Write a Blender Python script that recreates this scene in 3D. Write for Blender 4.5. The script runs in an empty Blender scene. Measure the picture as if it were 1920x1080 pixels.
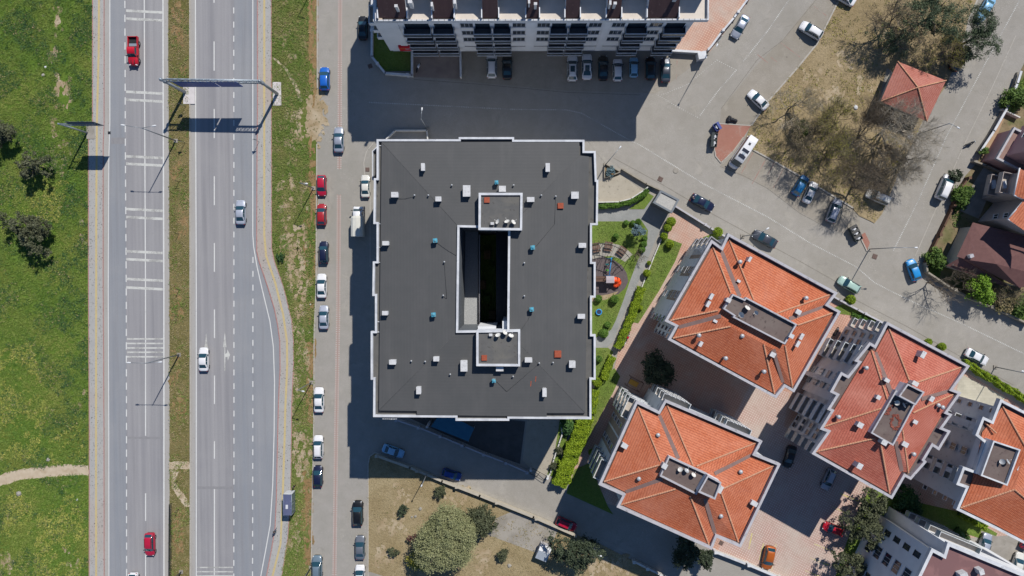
import bpy, math, random
import numpy as np
from mathutils import Vector, Matrix
random.seed(7)
S = bpy.context.scene
COL = S.collection
R = math.radians
# ------------------------------------------------------------------ camera
H = 128.0
F = 1280.0
d = Vector(((970-960)/F, (540-503)/F, -1)).normalized()
CQ = d.rotation_difference(Vector((0, 0, -1)))
CR = CQ.to_matrix()
def P(u, v, z=0.0):
    r = CR @ Vector(((u-960)/F, (540-v)/F, -1))
    t = (z-H)/r.z
    return Vector((r.x*t, r.y*t, z))
def P2(u, v, z=0.0):
    p = P(u, v, z); return (p.x, p.y)
def PP(pts, z=0.0): return [P2(u, v, z) for u, v in pts]
cam = bpy.data.cameras.new('camera'); co = bpy.data.objects.new('camera', cam); COL.objects.link(co)
cam.sensor_width = 36; cam.lens = 36*F/1920; cam.clip_start = 1; cam.clip_end = 3000
co.location = (0, 0, H); co.rotation_mode = 'QUATERNION'; co.rotation_quaternion = CQ
S.camera = co
# ------------------------------------------------------------------ mesh builder
def area2(p): return sum(p[i-1][0]*p[i][1]-p[i][0]*p[i-1][1] for i in range(len(p)))
class MB:
    def __init__(s): s.v=[]; s.f=[]; s.m=[]; s.uv={}; s.sm=set()
    def face(s, pts, m=0, uv=None):
        n=len(s.v); s.v += [tuple(p) for p in pts]; s.f.append(tuple(range(n, n+len(pts)))); s.m.append(m)
        if uv: s.uv[len(s.f)-1]=uv
        return s
    def sheet(s, poly, z, m=0):
        if area2(poly) < 0: poly=poly[::-1]
        return s.face([(x,y,z) for x,y in poly], m)
    def prism(s, poly, z0, z1, m=0, mt=None, bottom=False):
        if mt is None: mt=m
        if area2(poly) < 0: poly=poly[::-1]
        k=len(poly); n=len(s.v)
        s.v += [(x,y,z0) for x,y in poly]+[(x,y,z1) for x,y in poly]
        for i in range(k):
            j=(i+1)%k; s.f.append((n+i,n+j,n+k+j,n+k+i)); s.m.append(m)
        s.f.append(tuple(range(n+k,n+2*k))); s.m.append(mt)
        if bottom: s.f.append(tuple(range(n+k-1,n-1,-1))); s.m.append(m)
        return s
    def box(s, c, size, rz=0.0, m=0, mt=None, tilt=None):
        sx,sy,sz=[q/2 for q in size]; n=len(s.v)
        M=Matrix.Rotation(rz,3,'Z')
        if tilt is not None: M = M @ tilt
        for z in (-sz,sz):
            for x,y in ((-sx,-sy),(sx,-sy),(sx,sy),(-sx,sy)):
                p=M@Vector((x,y,z)); s.v.append((c[0]+p.x,c[1]+p.y,c[2]+p.z))
        for f in ((0,1,5,4),(1,2,6,5),(2,3,7,6),(3,0,4,7),(3,2,1,0)): s.f.append(tuple(n+i for i in f)); s.m.append(m)
        s.f.append((n+4,n+5,n+6,n+7)); s.m.append(m if mt is None else mt)
        return s
    def tube(s, p0, p1, r0, r1=None, n=8, m=0, caps=True):
        r1=r0 if r1 is None else r1
        p0=Vector(p0);p1=Vector(p1);a=(p1-p0)
        if a.length<1e-6: return s
        a.normalize(); b=a.orthogonal().normalized(); c=a.cross(b); k=len(s.v)
        for p,r in ((p0,r0),(p1,r1)):
            for i in range(n):
                t=2*math.pi*i/n; s.v.append(tuple(p+b*(r*math.cos(t))+c*(r*math.sin(t))))
        for i in range(n):
            j=(i+1)%n; s.f.append((k+i,k+j,k+n+j,k+n+i)); s.m.append(m); s.sm.add(len(s.f)-1)
        if caps:
            s.f.append(tuple(range(k+n-1,k-1,-1))); s.m.append(m)
            s.f.append(tuple(range(k+n,k+2*n))); s.m.append(m)
        return s
    def lathe(s, c, prof, n=16, m=0):
        k=len(s.v)
        for r,z in prof:
            for i in range(n):
                t=2*math.pi*i/n; s.v.append((c[0]+r*math.cos(t),c[1]+r*math.sin(t),c[2]+z))
        for q in range(len(prof)-1):
            for i in range(n):
                j=(i+1)%n; s.f.append((k+q*n+i,k+q*n+j,k+(q+1)*n+j,k+(q+1)*n+i)); s.m.append(m); s.sm.add(len(s.f)-1)
        return s
    def grid(s, rows, m=0, smooth=True, close=False):
        k=len(s.v); w=len(rows[0])
        for r in rows: s.v += [tuple(p) for p in r]
        for i in range(len(rows)-1):
            for j in range(w if close else w-1):
                j2=(j+1)%w
                s.f.append((k+i*w+j,k+i*w+j2,k+(i+1)*w+j2,k+(i+1)*w+j)); s.m.append(m)
                if smooth: s.sm.add(len(s.f)-1)
        return s
    def build(s, name, mats, parent=None, off=None, props=None):
        me=bpy.data.meshes.new(name)
        v=s.v
        if off is not None: v=[(a-off[0],b-off[1],c-off[2]) for a,b,c in v]
        me.from_pydata(v,[],s.f)
        if not isinstance(mats,(list,tuple)): mats=[mats]
        for mm in mats: me.materials.append(mm)
        if len(mats)>1: me.polygons.foreach_set('material_index', s.m)
        if s.sm: me.polygons.foreach_set('use_smooth',[i in s.sm for i in range(len(s.f))])
        if s.uv:
            ul=me.uv_layers.new(name='UVMap')
            for i,u in s.uv.items():
                st=me.polygons[i].loop_start
                for q,c in enumerate(u): ul.data[st+q].uv=c
        me.update()
        o=bpy.data.objects.new(name,me); COL.objects.link(o)
        if parent: o.parent=parent
        return o
def npmesh(name, V, Q, mats, parent=None, nv=4, off=None, mi=None):
    """fast mesh from numpy: V (n,3), Q (m,nv)"""
    me=bpy.data.meshes.new(name)
    V=np.asarray(V,dtype=np.float32)
    if off is not None: V=V-np.array(off,dtype=np.float32)
    me.vertices.add(len(V)); me.vertices.foreach_set('co',V.ravel())
    Q=np.asarray(Q,dtype=np.int32); m=len(Q)
    me.loops.add(m*nv); me.loops.foreach_set('vertex_index',Q.ravel())
    me.polygons.add(m); me.polygons.foreach_set('loop_start',np.arange(0,m*nv,nv,dtype=np.int32))
    if not isinstance(mats,(list,tuple)): mats=[mats]
    for x in mats: me.materials.append(x)
    if mi is not None: me.polygons.foreach_set('material_index',np.asarray(mi,dtype=np.int32))
    me.update(calc_edges=True)
    o=bpy.data.objects.new(name,me); COL.objects.link(o)
    if parent: o.parent=parent
    return o
def tag(o, label=None, cat=None, group=None, kind=None):
    if label: o['label']=label
    if cat: o['category']=cat
    if group: o['group']=group
    if kind: o['kind']=kind
    return o
def thing(name, label, cat, loc=(0,0,0), rz=0.0, group=None):
    o=bpy.data.objects.new(name,None); COL.objects.link(o); o.empty_display_size=.5
    o.location=loc; o.rotation_euler=(0,0,rz)
    return tag(o,label,cat,group)
def struct(name, mb, mats):
    o=mb.build(name,mats); o['kind']='structure'; return o
def kids(o): return list(o.children)
def copy_tree(o, parent=None):
    c=o.copy(); COL.objects.link(c)
    if parent is not None: c.parent=parent
    for ch in kids(o): copy_tree(ch,c)
    return c
# ------------------------------------------------------------------ materials
EXPO = 1.4
def lin(c):
    c=c/255.0
    return c/12.92 if c<=.04045 else ((c+.055)/1.055)**2.4
def C(r,g,b,k=1.0):
    return tuple(min(.85,lin(x)/EXPO*k) for x in (r,g,b))+(1.0,)
class NT:
    def __init__(s,mat):
        mat.use_nodes=True; s.t=mat.node_tree; s.t.nodes.clear()
    def n(s,typ,**kw):
        o=s.t.nodes.new(typ)
        for k,v in kw.items():
            if k.startswith('i_'):
                key=k[2:]; key=int(key) if key.isdigit() else key.replace('_',' ')
                if hasattr(v,'is_output') : s.t.links.new(v,o.inputs[key])
                else: o.inputs[key].default_value=v
            else: setattr(o,k,v)
        return o
    def mix(s,f,a,b,mode='MIX'):
        o=s.t.nodes.new('ShaderNodeMix'); o.data_type='RGBA'; o.blend_type=mode; o.clamp_factor=True
        for key,v in ((0,f),(6,a),(7,b)):
            if hasattr(v,'is_output'): s.t.links.new(v,o.inputs[key])
            else: o.inputs[key].default_value=v
        return o.outputs[2]
    def ramp(s,f,stops,interp='LINEAR'):
        o=s.t.nodes.new('ShaderNodeValToRGB'); o.color_ramp.interpolation=interp
        e=o.color_ramp.elements
        while len(e)<len(stops): e.new(.5)
        for x,(p,c) in zip(e,stops):
            x.position=p; x.color=c if not isinstance(c,(int,float)) else (c,c,c,1)
        s.t.links.new(f,o.inputs[0]); return o.outputs[0]
    def math(s,op,a,b=0.0,c=None):
        o=s.t.nodes.new('ShaderNodeMath'); o.operation=op
        for i,v in enumerate((a,b) if c is None else (a,b,c)):
            if hasattr(v,'is_output'): s.t.links.new(v,o.inputs[i])
            else: o.inputs[i].default_value=v
        return o.outputs[0]
    def pos(s,scale=(1,1,1),rz=0.0,obj=False,uv=False):
        g=s.n('ShaderNodeTexCoord') if (obj or uv) else s.n('ShaderNodeNewGeometry')
        m=s.n('ShaderNodeMapping'); m.inputs['Scale'].default_value=scale; m.inputs['Rotation'].default_value=(0,0,rz)
        s.t.links.new(g.outputs['UV'] if uv else g.outputs['Object'] if obj else g.outputs['Position'], m.inputs[0]); return m.outputs[0]
    def noise(s,vec,sc,det=4.0,rough=.55,dist=0.0):
        o=s.n('ShaderNodeTexNoise',i_Scale=sc,i_Detail=det,i_Roughness=rough,i_Distortion=dist)
        s.t.links.new(vec,o.inputs['Vector']); return o.outputs[0]
    def out(s,col,rough=.8,metal=0.0,spec=.3,bump=None,bstr=.3,bdist=.05,coat=0.0,trans=0.0):
        b=s.n('ShaderNodeBsdfPrincipled')
        for k,v in (('Base Color',col),('Roughness',rough),('Metallic',metal),('Specular IOR Level',spec),('Coat Weight',coat),('Transmission Weight',trans)):
            if hasattr(v,'is_output'): s.t.links.new(v,b.inputs[k])
            else: b.inputs[k].default_value=v
        if coat: b.inputs['Coat Roughness'].default_value=.06
        if bump is not None:
            q=s.n('ShaderNodeBump'); q.inputs['Strength'].default_value=bstr; q.inputs['Distance'].default_value=bdist
            s.t.links.new(bump,q.inputs['Height']); s.t.links.new(q.outputs[0],b.inputs['Normal'])
        o=s.n('ShaderNodeOutputMaterial'); s.t.links.new(b.outputs[0],o.inputs[0]); return b
def newmat(name):
    m=bpy.data.materials.new(name); return m,NT(m)
def mk(name,c1,c2=None,sc=2.0,det=5.0,st=(1,1,1),c3=None,sc3=.15,t3=(.45,.65),c4=None,sc4=8.0,t4=(.6,.68),rough=.85,bump=0.0,bsc=None,spec=.25,metal=0.0,coat=0.0,obj=False,rz=0.0,lo=.35,hi=.65):
    """mottled surface: c1..c2 by noise, big patches of c3, small specks of c4"""
    m,t=newmat(name)
    v=t.pos(st,obj=obj,rz=rz); v1=t.pos((1,1,1),obj=obj)
    n1=t.noise(v,sc,det)
    col=t.ramp(n1,[(lo,c1),(hi,c2 or c1)])
    if c3: col=t.mix(t.ramp(t.noise(v1,sc3,5,.6,.3),[(t3[0],0.0),(t3[1],1.0)]),col,c3)
    if c4: col=t.mix(t.ramp(t.noise(v1,sc4,3,.6),[(t4[0],0.0),(t4[1],1.0)]),col,c4)
    bn=None
    if bump: bn=t.noise(v1,bsc or sc*4,4,.65)
    t.out(col,rough=rough,bump=bn,bstr=bump,spec=spec,metal=metal,coat=coat)
    return m
SUN_E=4.6; SKY_E=.082; EV=.25
# ------------------------------------------------------------------ light
sd = Vector((.479*math.cos(R(47)), .878*math.cos(R(47)), math.sin(R(47)))).normalized()
sl=bpy.data.lights.new('sun','SUN'); sl.energy=SUN_E; sl.angle=R(.53); sl.color=(1,.955,.89)
so=bpy.data.objects.new('sun',sl); COL.objects.link(so); so.rotation_mode='QUATERNION'; so.rotation_quaternion=sd.to_track_quat('Z','Y')
W=bpy.data.worlds.new('World'); S.world=W; W.use_nodes=True
wt=W.node_tree; bg=wt.nodes['Background']; sk=wt.nodes.new('ShaderNodeTexSky'); sk.sky_type='NISHITA'; sk.sun_disc=False
sk.sun_elevation=R(47); sk.sun_rotation=math.atan2(sd.x,sd.y); sk.air_density=1.0; sk.dust_density=0.0; sk.ozone_density=8.0
wt.links.new(sk.outputs[0],bg.inputs[0]); bg.inputs[1].default_value=SKY_E
S.view_settings.view_transform='Standard'; S.view_settings.look='None'; S.view_settings.exposure=EV; S.view_settings.gamma=1
S.render.engine='CYCLES'; S.cycles.max_bounces=6; S.cycles.diffuse_bounces=4
# ------------------------------------------------------------------ ground materials
def asphalt(name,a,b,streak=1.0,warm=0.0):
    m,t=newmat(name)
    v=t.pos((1,1,1)); vs=t.pos((1.1,.012,1))
    col=t.ramp(t.noise(vs,1.0,3,.5),[(.3,a),(.7,b)])
    col=t.mix(t.ramp(t.noise(v,.09,4,.6,.4),[(.42,0.0),(.7,.35)]),col,C(172,171,170))
    col=t.mix(t.ramp(t.noise(t.pos((1.6,.05,1)),.7,4,.6),[(.5,0.0),(.78,.5)]),col,C(130,129,132))
    col=t.mix(t.ramp(t.noise(v,5,3,.7),[(.35,.14),(.65,0.0)]),col,C(105,105,106))
    col=t.mix(t.ramp(t.noise(v,1.1,4,.7),[(.66,0.0),(.76,.35)]),col,C(120,119,120))
    t.out(col,rough=.85,bump=t.noise(v,14,3),bstr=.15,bdist=.02,spec=.2); return m
M={}
M['road']=asphalt('asphalt',C(147,146,149),C(168,166,167))
M['road_blue']=asphalt('asphalt_auxiliary',C(145,149,155),C(154,156,160))
M['strip']=mk('concrete_drain_strip',C(171,167,161),C(178,175,170),sc=.8,st=(1,.15,1),c4=C(140,135,130),sc4=3,t4=(.62,.72))
def pav(name,a,b,brick,rz=0.0,mort=C(120,115,108),dirt=C(128,124,114),specks=C(80,77,70),bw=.22,amt=.55):
    m,t=newmat(name)
    v=t.pos((1,1,1)); vr=t.pos((1,1,1),rz=rz)
    col=t.ramp(t.noise(v,.5,6,.6),[(.3,a),(.7,b)])
    br=t.n('ShaderNodeTexBrick'); br.inputs['Scale'].default_value=1; br.inputs['Brick Width'].default_value=bw; br.inputs['Row Height'].default_value=bw*.62
    br.inputs['Mortar Size'].default_value=.012; br.inputs['Color1'].default_value=(1,1,1,1); br.inputs['Color2'].default_value=(.86,.86,.86,1); br.inputs['Mortar'].default_value=(.62,.62,.62,1)
    t.t.links.new(vr,br.inputs[0])
    col=t.mix(amt,col,br.outputs[0],'MULTIPLY')
    col=t.mix(t.ramp(t.noise(v,.055,6,.65,.6),[(.45,0.0),(.72,.6)]),col,dirt)
    col=t.mix(t.ramp(t.noise(v,.35,6,.7,.5),[(.56,0.0),(.75,.5)]),col,C(186,180,168))
    col=t.mix(t.ramp(t.noise(v,2.2,5,.75),[(.62,0.0),(.78,.5)]),col,specks)
    col=t.mix(t.math('MULTIPLY',t.ramp(t.noise(v,5.5,3,.7),[(.58,0.0),(.66,.8)]),t.ramp(t.noise(v,.13,5,.6),[(.5,0.0),(.66,1.0)])),col,C(206,202,194))
    col=t.mix(t.ramp(t.noise(t.pos((.35,.35,.35)),1.0,7,.72,1.2),[(.60,0.0),(.66,.30),(.72,.30)]),col,C(136,132,124))
    col=t.mix(t.ramp(t.noise(v,.75,3,.5),[(.73,0.0),(.79,.55)]),col,C(92,88,82))
    t.out(col,rough=.9,bump=br.outputs[0],bstr=.15,bdist=.01,spec=.15); return m
M['street']=pav('street_paving',C(166,161,152),C(176,171,163),True,rz=R(28),dirt=C(146,141,130))
M['street_side']=pav('side_street_paving',C(165,161,153),C(175,170,163),True,dirt=C(150,147,136))
M['parking']=pav('parking_paving',C(160,153,141),C(172,165,154),True,rz=R(28),dirt=C(144,137,122))
M['walk']=pav('walkway_paving',C(170,165,155),C(180,175,166),True,bw=.3)
M['stonepath']=pav('garden_stone_path',C(150,152,150),C(168,169,166),True,bw=.35,dirt=C(140,142,138))
M['tactile_side']=mk('pavement_slabs',C(172,171,168),C(180,178,173),sc=.6,c4=C(76,72,68),sc4=4.5,t4=(.62,.66),c3=C(180,168,158),sc3=.05,t3=(.5,.7),bump=.1)
M['yellow']=mk('yellow_tactile',C(206,186,132),C(196,178,136),sc=3,c4=C(120,112,96),sc4=6,t4=(.62,.7))
M['redkerb']=mk('red_kerb_brick',C(170,112,104),C(188,152,146),sc=9,lo=.45,hi=.55)
M['kerb']=mk('kerb_concrete',C(178,172,162),C(190,185,176),sc=2,c4=C(130,124,115),sc4=4)
def paint(name,c,under,wear=(.60,.68)):
    m,t=newmat(name); v=t.pos((1,1,1))
    col=t.ramp(t.noise(v,1.5,4),[(.3,c),(.7,tuple(x*.88 for x in c[:3])+(1,))])
    f=t.math('ADD',t.math('MULTIPLY',t.noise(v,.45,3),.6),t.math('MULTIPLY',t.noise(v,4,5,.75),.45))
    col=t.mix(t.ramp(f,[(wear[0],0.0),(wear[1],1.0)]),col,under)
    t.out(col,rough=.7); return m
M['paint']=paint('road_paint',C(226,226,222),C(168,167,168),(.63,.74))
M['paint_worn']=paint('worn_road_paint',C(214,214,208),C(163,162,158),(.50,.62))
M['paint_yellow']=paint('yellow_bay_paint',C(222,208,120),C(205,190,165),(.46,.58))
M['paint_red']=paint('red_bay_paint',C(168,128,116),C(160,152,142),(.47,.6))
M['redtile']=mk('red_paver',C(184,152,142),C(174,140,131),sc=4)
M['whitetile']=mk('white_paver',C(206,202,196),C(190,184,176),sc=4)
def grassmat(name,a,b,dry,soil,dryt=(.5,.62),soilt=(.66,.74),sc=.12):
    m,t=newmat(name); v=t.pos((1,1,1))
    col=t.ramp(t.noise(v,1.6,6,.7),[(.3,a),(.68,b)])
    col=t.mix(t.ramp(t.noise(v,sc,6,.62,.4),[(dryt[0],0.0),(dryt[1],.9)]),col,dry)
    col=t.mix(t.ramp(t.noise(v,sc*1.9,7,.7,.6),[(soilt[0],0.0),(soilt[1],.9)]),col,soil)
    col=t.mix(t.ramp(t.noise(v,4.5,4,.7),[(.38,.5),(.6,0.0)]),col,tuple(x*.75 for x in a[:3])+(1,))
    t.out(col,rough=.95,bump=t.noise(v,3.2,5,.7),bstr=.6,bdist=.25,spec=.05); return m
M['meadow']=grassmat('meadow_ground',C(84,114,40),C(122,146,66),C(128,130,66),C(150,134,98),sc=.075)
M['median']=grassmat('median_ground',C(100,102,56),C(132,122,78),C(148,132,92),C(170,153,116),dryt=(.4,.6),soilt=(.58,.72),sc=.2)
M['verge']=grassmat('verge_ground',C(92,112,48),C(120,130,70),C(142,134,88),C(178,160,124),dryt=(.46,.6),soilt=(.56,.66),sc=.14)
M['drylot']=grassmat('dry_lot_ground',C(148,132,98),C(170,152,118),C(178,162,128),C(188,172,142),dryt=(.4,.6),soilt=(.6,.75),sc=.16)
M['park']=grassmat('park_ground',C(148,132,98),C(172,153,120),C(180,162,130),C(190,174,144),dryt=(.4,.6),soilt=(.6,.75),sc=.14)
M['lawn']=grassmat('lawn_ground',C(104,128,56),C(128,148,74),C(140,144,82),C(140,130,86),dryt=(.5,.7),soilt=(.68,.8),sc=.22)
M['soil']=mk('bare_soil',C(176,157,126),C(158,138,106),sc=.7,c3=C(190,174,148),sc3=.4,c4=C(110,106,66),sc4=2.2,t4=(.58,.66),bump=.4,bsc=3)
M['brownsoil']=mk('brown_soil',C(140,112,74),C(160,134,94),sc=1.2,c4=C(100,86,56),sc4=4,t4=(.55,.66),bump=.4,bsc=4)
M['base']=mk('outskirts_ground',C(140,128,96),C(112,116,70),sc=.05,det=8)
M['concrete']=mk('concrete_slab',C(160,154,144),C(172,166,156),sc=.5,c3=C(146,140,130),sc3=.3,c4=C(120,116,108),sc4=2.5,t4=(.66,.74))
M['ramp']=mk('ramp_concrete',C(172,164,148),C(182,174,158),sc=.6,c4=C(150,144,130),sc4=2)
M['terracotta']=pav('terracotta_paving',C(172,120,104),C(182,132,116),True,bw=.2,dirt=C(160,118,106))
M['tan']=mk('tan_paving',C(176,146,116),C(186,158,128),sc=.6)
def checker(name,tile,line,rz,size=.42,mort=.09,alt=None,amt=1.0):
    m,t=newmat(name); v=t.pos((1,1,1)); vr=t.pos((1,1,1),rz=rz)
    br=t.n('ShaderNodeTexBrick',offset=0.0); br.inputs['Scale'].default_value=1; br.inputs['Brick Width'].default_value=size; br.inputs['Row Height'].default_value=size
    br.inputs['Mortar Size'].default_value=mort; br.inputs['Mortar Smooth'].default_value=.2
    br.inputs['Color1'].default_value=tile; br.inputs['Color2'].default_value=alt or tile; br.inputs['Mortar'].default_value=line
    t.t.links.new(vr,br.inputs[0])
    col=t.mix(t.ramp(t.noise(v,.12,6,.65,.4),[(.42,0.0),(.7,.75)]),br.outputs[0],C(200,190,178))
    col=t.mix(t.ramp(t.noise(v,.9,5,.7),[(.5,0.0),(.75,.4)]),col,C(160,138,122))
    t.out(col,rough=.85,spec=.2); return m
M['pink']=checker('pink_courtyard_paving',C(212,178,156),C(190,142,124),R(28.5),alt=C(206,170,148))
M['cream']=checker('cream_courtyard_paving',C(222,208,194),C(192,158,148),R(28.5),alt=C(214,198,182),mort=.12)
M['rubber']=mk('playground_rubber',C(98,88,90),C(108,98,98),sc=3)
M['pondblue']=mk('pool_cover_blue',C(44,104,134),C(52,112,140),sc=1,rough=.4)
M['navy_metal']=mk('dark_metal',C(50,54,60),C(60,64,70),rough=.5,metal=.3)
# ------------------------------------------------------------------ ground geometry
def line_pts(pts,z): return [Vector(P(u,v,z)) for u,v in pts]
def resample(pl,step):
    out=[pl[0]]
    for a,b in zip(pl,pl[1:]):
        n=max(1,int((b-a).length/step))
        out+= [a.lerp(b,i/n) for i in range(1,n+1)]
    return out
def strip(mb,pts,w,z,m=0,off=0.0):
    pl=line_pts(pts,z); L=[];Rr=[]
    for i,p in enumerate(pl):
        a=pl[max(i-1,0)]; b=pl[min(i+1,len(pl)-1)]; t=(b-a); t.z=0; t.normalize(); n=Vector((-t.y,t.x,0))
        L.append(p+n*(off+w/2)); Rr.append(p+n*(off-w/2))
    for i in range(len(pl)-1): mb.face([Rr[i],Rr[i+1],L[i+1],L[i]],m)
def walk(pts,z):
    pl=line_pts(pts,z); seg=[(a,b,(b-a).length) for a,b in zip(pl,pl[1:])]; tot=sum(s[2] for s in seg)
    def at(s):
        for a,b,l in seg:
            if s<=l: return a.lerp(b,s/l),(b-a).normalized()
            s-=l
        return b,(b-a).normalized()
    return tot,at
def dashes(mb,pts,w,on,off,z,m=0,ph=0.0,jit=0.0,side=0.0):
    tot,at=walk(pts,z); s=ph
    while s<tot:
        a,t=at(s); b,_=at(min(s+on,tot)); n=Vector((-t.y,t.x,0))
        ww=w*(1+random.uniform(-jit,jit)); c=n*side
        mb.face([a-n*ww/2+c,b-n*ww/2+c,b+n*ww/2+c,a+n*ww/2+c],m); s+=on+off
def sheet(name,pts,mat,z,prism=None):
    mb=MB()
    if prism is None: mb.sheet(PP(pts,z),z)
    else: mb.prism(PP(pts,z),z-prism,z)
    return struct(name,mb,mat)
def rag(pts,amp=2.0,step=6.0,seed=0):
    """px polygon with an irregular outline"""
    rr=random.Random(seed); out=[]
    for i in range(len(pts)):
        a=Vector(pts[i]); b=Vector(pts[(i+1)%len(pts)]); n=max(1,int((b-a).length/step))
        for k in range(n):
            p=a.lerp(b,k/n); out.append((p.x+rr.uniform(-amp,amp),p.y+rr.uniform(-amp,amp)))
    return out
def blob(cx,cy,rx,ry,seed,n=40,rot=0.0):
    rr=random.Random(seed); ph=[rr.uniform(0,6.28) for _ in range(6)]; out=[]
    for i in range(n):
        t=2*math.pi*i/n; k=1+.22*math.sin(2*t+ph[0])+.16*math.sin(3*t+ph[1])+.12*math.sin(5*t+ph[2])+.1*math.sin(9*t+ph[3])+rr.uniform(-.07,.07)
        x=rx*k*math.cos(t); y=ry*k*math.sin(t); out.append((cx+x*math.cos(rot)-y*math.sin(rot),cy+x*math.sin(rot)+y*math.cos(rot)))
    return out
mb=MB(); mb.sheet([(-700,-700),(700,-700),(700,700),(-700,700)],-.06); struct('ground',mb,M['base'])
T,B=-260,1340
sheet('street_paving',[(588,T),(2300,T),(2300,B),(584,B)],M['street'],0)
XL=[(172.5,T),(172.5,236)]; XM=[(165,238),(165,540),(166.5,810),(166,B)]
mb=MB(); mb.sheet(PP([(-500,T)]+XL+XM+[(-500,B)],.02),.02); struct('meadow',mb,M['meadow'])
# left pavement
KL=[(196,T),(196,236),(193.5,270),(193.5,540),(195,810),(196,B)]
mb=MB(); mb.prism(PP(XL+XM+KL[::-1],.12),-.05,.12); struct('pavement',mb,M['tactile_side'])
mb=MB(); strip(mb,[(187,T),(185,100),(181.5,236),(180.5,400),(180,810),(180.5,B)],.38,.126,0)
for k in ([(195,T),(195,230),(193.3,270),(193.3,540),(194.8,810),(195.5,B)],[(173.5,T),(173.5,235)],[(166,240),(166,540),(167.3,810),(167,B)]): strip(mb,k,.16,.128,1)
struct('pavement_strips',mb,[M['yellow'],M['redkerb']])
# left carriageway
EL=[(316,T),(315.5,100),(317,300),(318,600),(318,B)]
sheet('highway',KL+EL[::-1],M['road'],.004)
sheet('drain_strip',KL+[(204,B),(203.5,810),(203,540),(204,270),(205.5,200),(205.5,T)],M['strip'],.008)
sheet('drain_strip',[(306.5,T),(306.5,270),(308,540),(308,B)]+EL[::-1],M['strip'],.008)
sheet('highway_auxiliary_lane',[(205.5,T),(205.5,200),(204,270),(203.5,540),(204,810),(204.5,B),(238,B),(237,810),(236.5,540),(235,270),(233.5,T)],M['road_blue'],.010)
# right carriageway
KR=[(482,T),(482,200),(481,330),(480.5,470),(485,490),(502,540),(514,580),(520,610),(524,640),(524.5,690),(521.5,752),(520,810),(518.5,880),(517.5,935),(515,990),(507.5,1035),(499,1080),(484,1150),(480,B)]
ER=[(354,T),(354.5,200),(355,540),(355.5,810),(355,B)]
sheet('highway',ER+KR[::-1],M['road'],.004)
sheet('drain_strip',ER+[(366,B),(366,540),(366,T)],M['strip'],.008)
mb=MB(); mb.sheet(PP([(438,T),(438,B)]+KR[::-1],.010),.010); struct('highway_auxiliary_lane',mb,M['road_blue'])
# median
mb=MB(); mb.prism(PP(rag([(316,T),(315.5,100),(317,300),(318,600),(318,B),(355,B),(355.5,810),(355,540),(354.5,200),(354,T)],.5,7,3),.1),-.05,.1); struct('median',mb,M['median'])
mb=MB()
for k in ([(355.8,T),(355.8,200),(356.3,540),(356.8,810),(356.3,B)],): strip(mb,k,.22,.125)
struct('kerb',mb,M['kerb'])
# right pavement
WR=[(509,T),(509.5,270),(510,465),(515,490),(530,532),(534,545),(547.5,602),(551,640),(551,680),(547,765),(547,810),(545.5,935),(540,1010),(529,1080),(516,1150),(510,B)]
mb=MB(); mb.prism(PP(KR+WR[::-1],.12),-.05,.12); struct('pavement',mb,M['tactile_side'])
mb=MB()
YL=[(495.5,T),(495.5,200),(495.5,440),(499,480),(516,530),(531,590),(538,640),(538.5,685),(535,765),(534,810),(530,935),(526,1020),(511,1080),(498,1150)]
strip(mb,YL,.38,.126,0); strip(mb,[(x+.7,y) for x,y in KR],.18,.128,1); strip(mb,[(x-.7,y) for x,y in WR],.14,.128,1)
struct('pavement_strips',mb,[M['yellow'],M['redkerb']])
# verge between pavement and side road
VR=[(594,T),(594.5,165),(594,270),(592.5,540),(589,620),(588,810),(585,960),(583.5,1080),(583,B)]
sheet('verge',WR+VR[::-1],M['verge'],.05,.1)
def frags(mb,poly,n,seed,r0,r1,z,ex=1.0,jit=14):
    """many small ragged patches filling and fraying a pixel polygon"""
    rr=random.Random(seed); xs=[p[0] for p in poly]; ys=[p[1] for p in poly]; k=0; t=0
    def ins(x,y):
        c=False; j=len(poly)-1
        for i in range(len(poly)):
            if (poly[i][1]>y)!=(poly[j][1]>y) and x<(poly[j][0]-poly[i][0])*(y-poly[i][1])/(poly[j][1]-poly[i][1]+1e-9)+poly[i][0]: c=not c
            j=i
        return c
    while k<n and t<n*20:
        t+=1; x=rr.uniform(min(xs)-jit*.3,max(xs)+jit*.3); y=rr.uniform(min(ys)-jit,max(ys)+jit)
        if not ins(x,y) and rr.random()<.82: continue
        r=rr.uniform(r0,r1)*rr.uniform(.5,1); mb.sheet(PP(blob(x,y,r,r*rr.uniform(.7,ex*1.6),rr.randint(0,9999),16),z+k*.0003),z+k*.0003); k+=1
mb=MB()
def rb(px,z,seed,amp=2.0,step=6): mb.sheet(PP(rag(px,amp,step,seed),z),z)
rb([(575,200),(582,182),(594,176),(606,196),(606,230),(596,256),(582,258),(572,238)],.0555,1,2.5,4)
SVP=[[(562,200),(578,176),(600,168),(614,195),(614,238),(596,268),(566,272),(556,250)],[(526,325),(550,325),(556,380),(548,412),(572,425),(578,470),(546,485),(533,440),(528,390)],[(536,455),(574,465),(582,530),(576,590),(556,606),(541,545)],[(556,596),(574,640),(577,705),(565,705),(554,650)],[(548,805),(578,808),(586,850),(576,892),(553,908)],[(546,690),(562,700),(560,812),(547,812)],[(546,970),(562,965),(560,1018),(546,1015)],[(528,60),(545,50),(552,110),(540,118)],[(540,210),(555,205),(560,300),(545,320)]]
for i,pl_ in enumerate(SVP): frags(mb,pl_,(46,44,60,26,44,20,16,10,16)[i],i+20,2.0,8.0,.0562+.012*(i%2),1.3)
struct('bare_soil',mb,M['soil'])
mb=MB()
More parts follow.
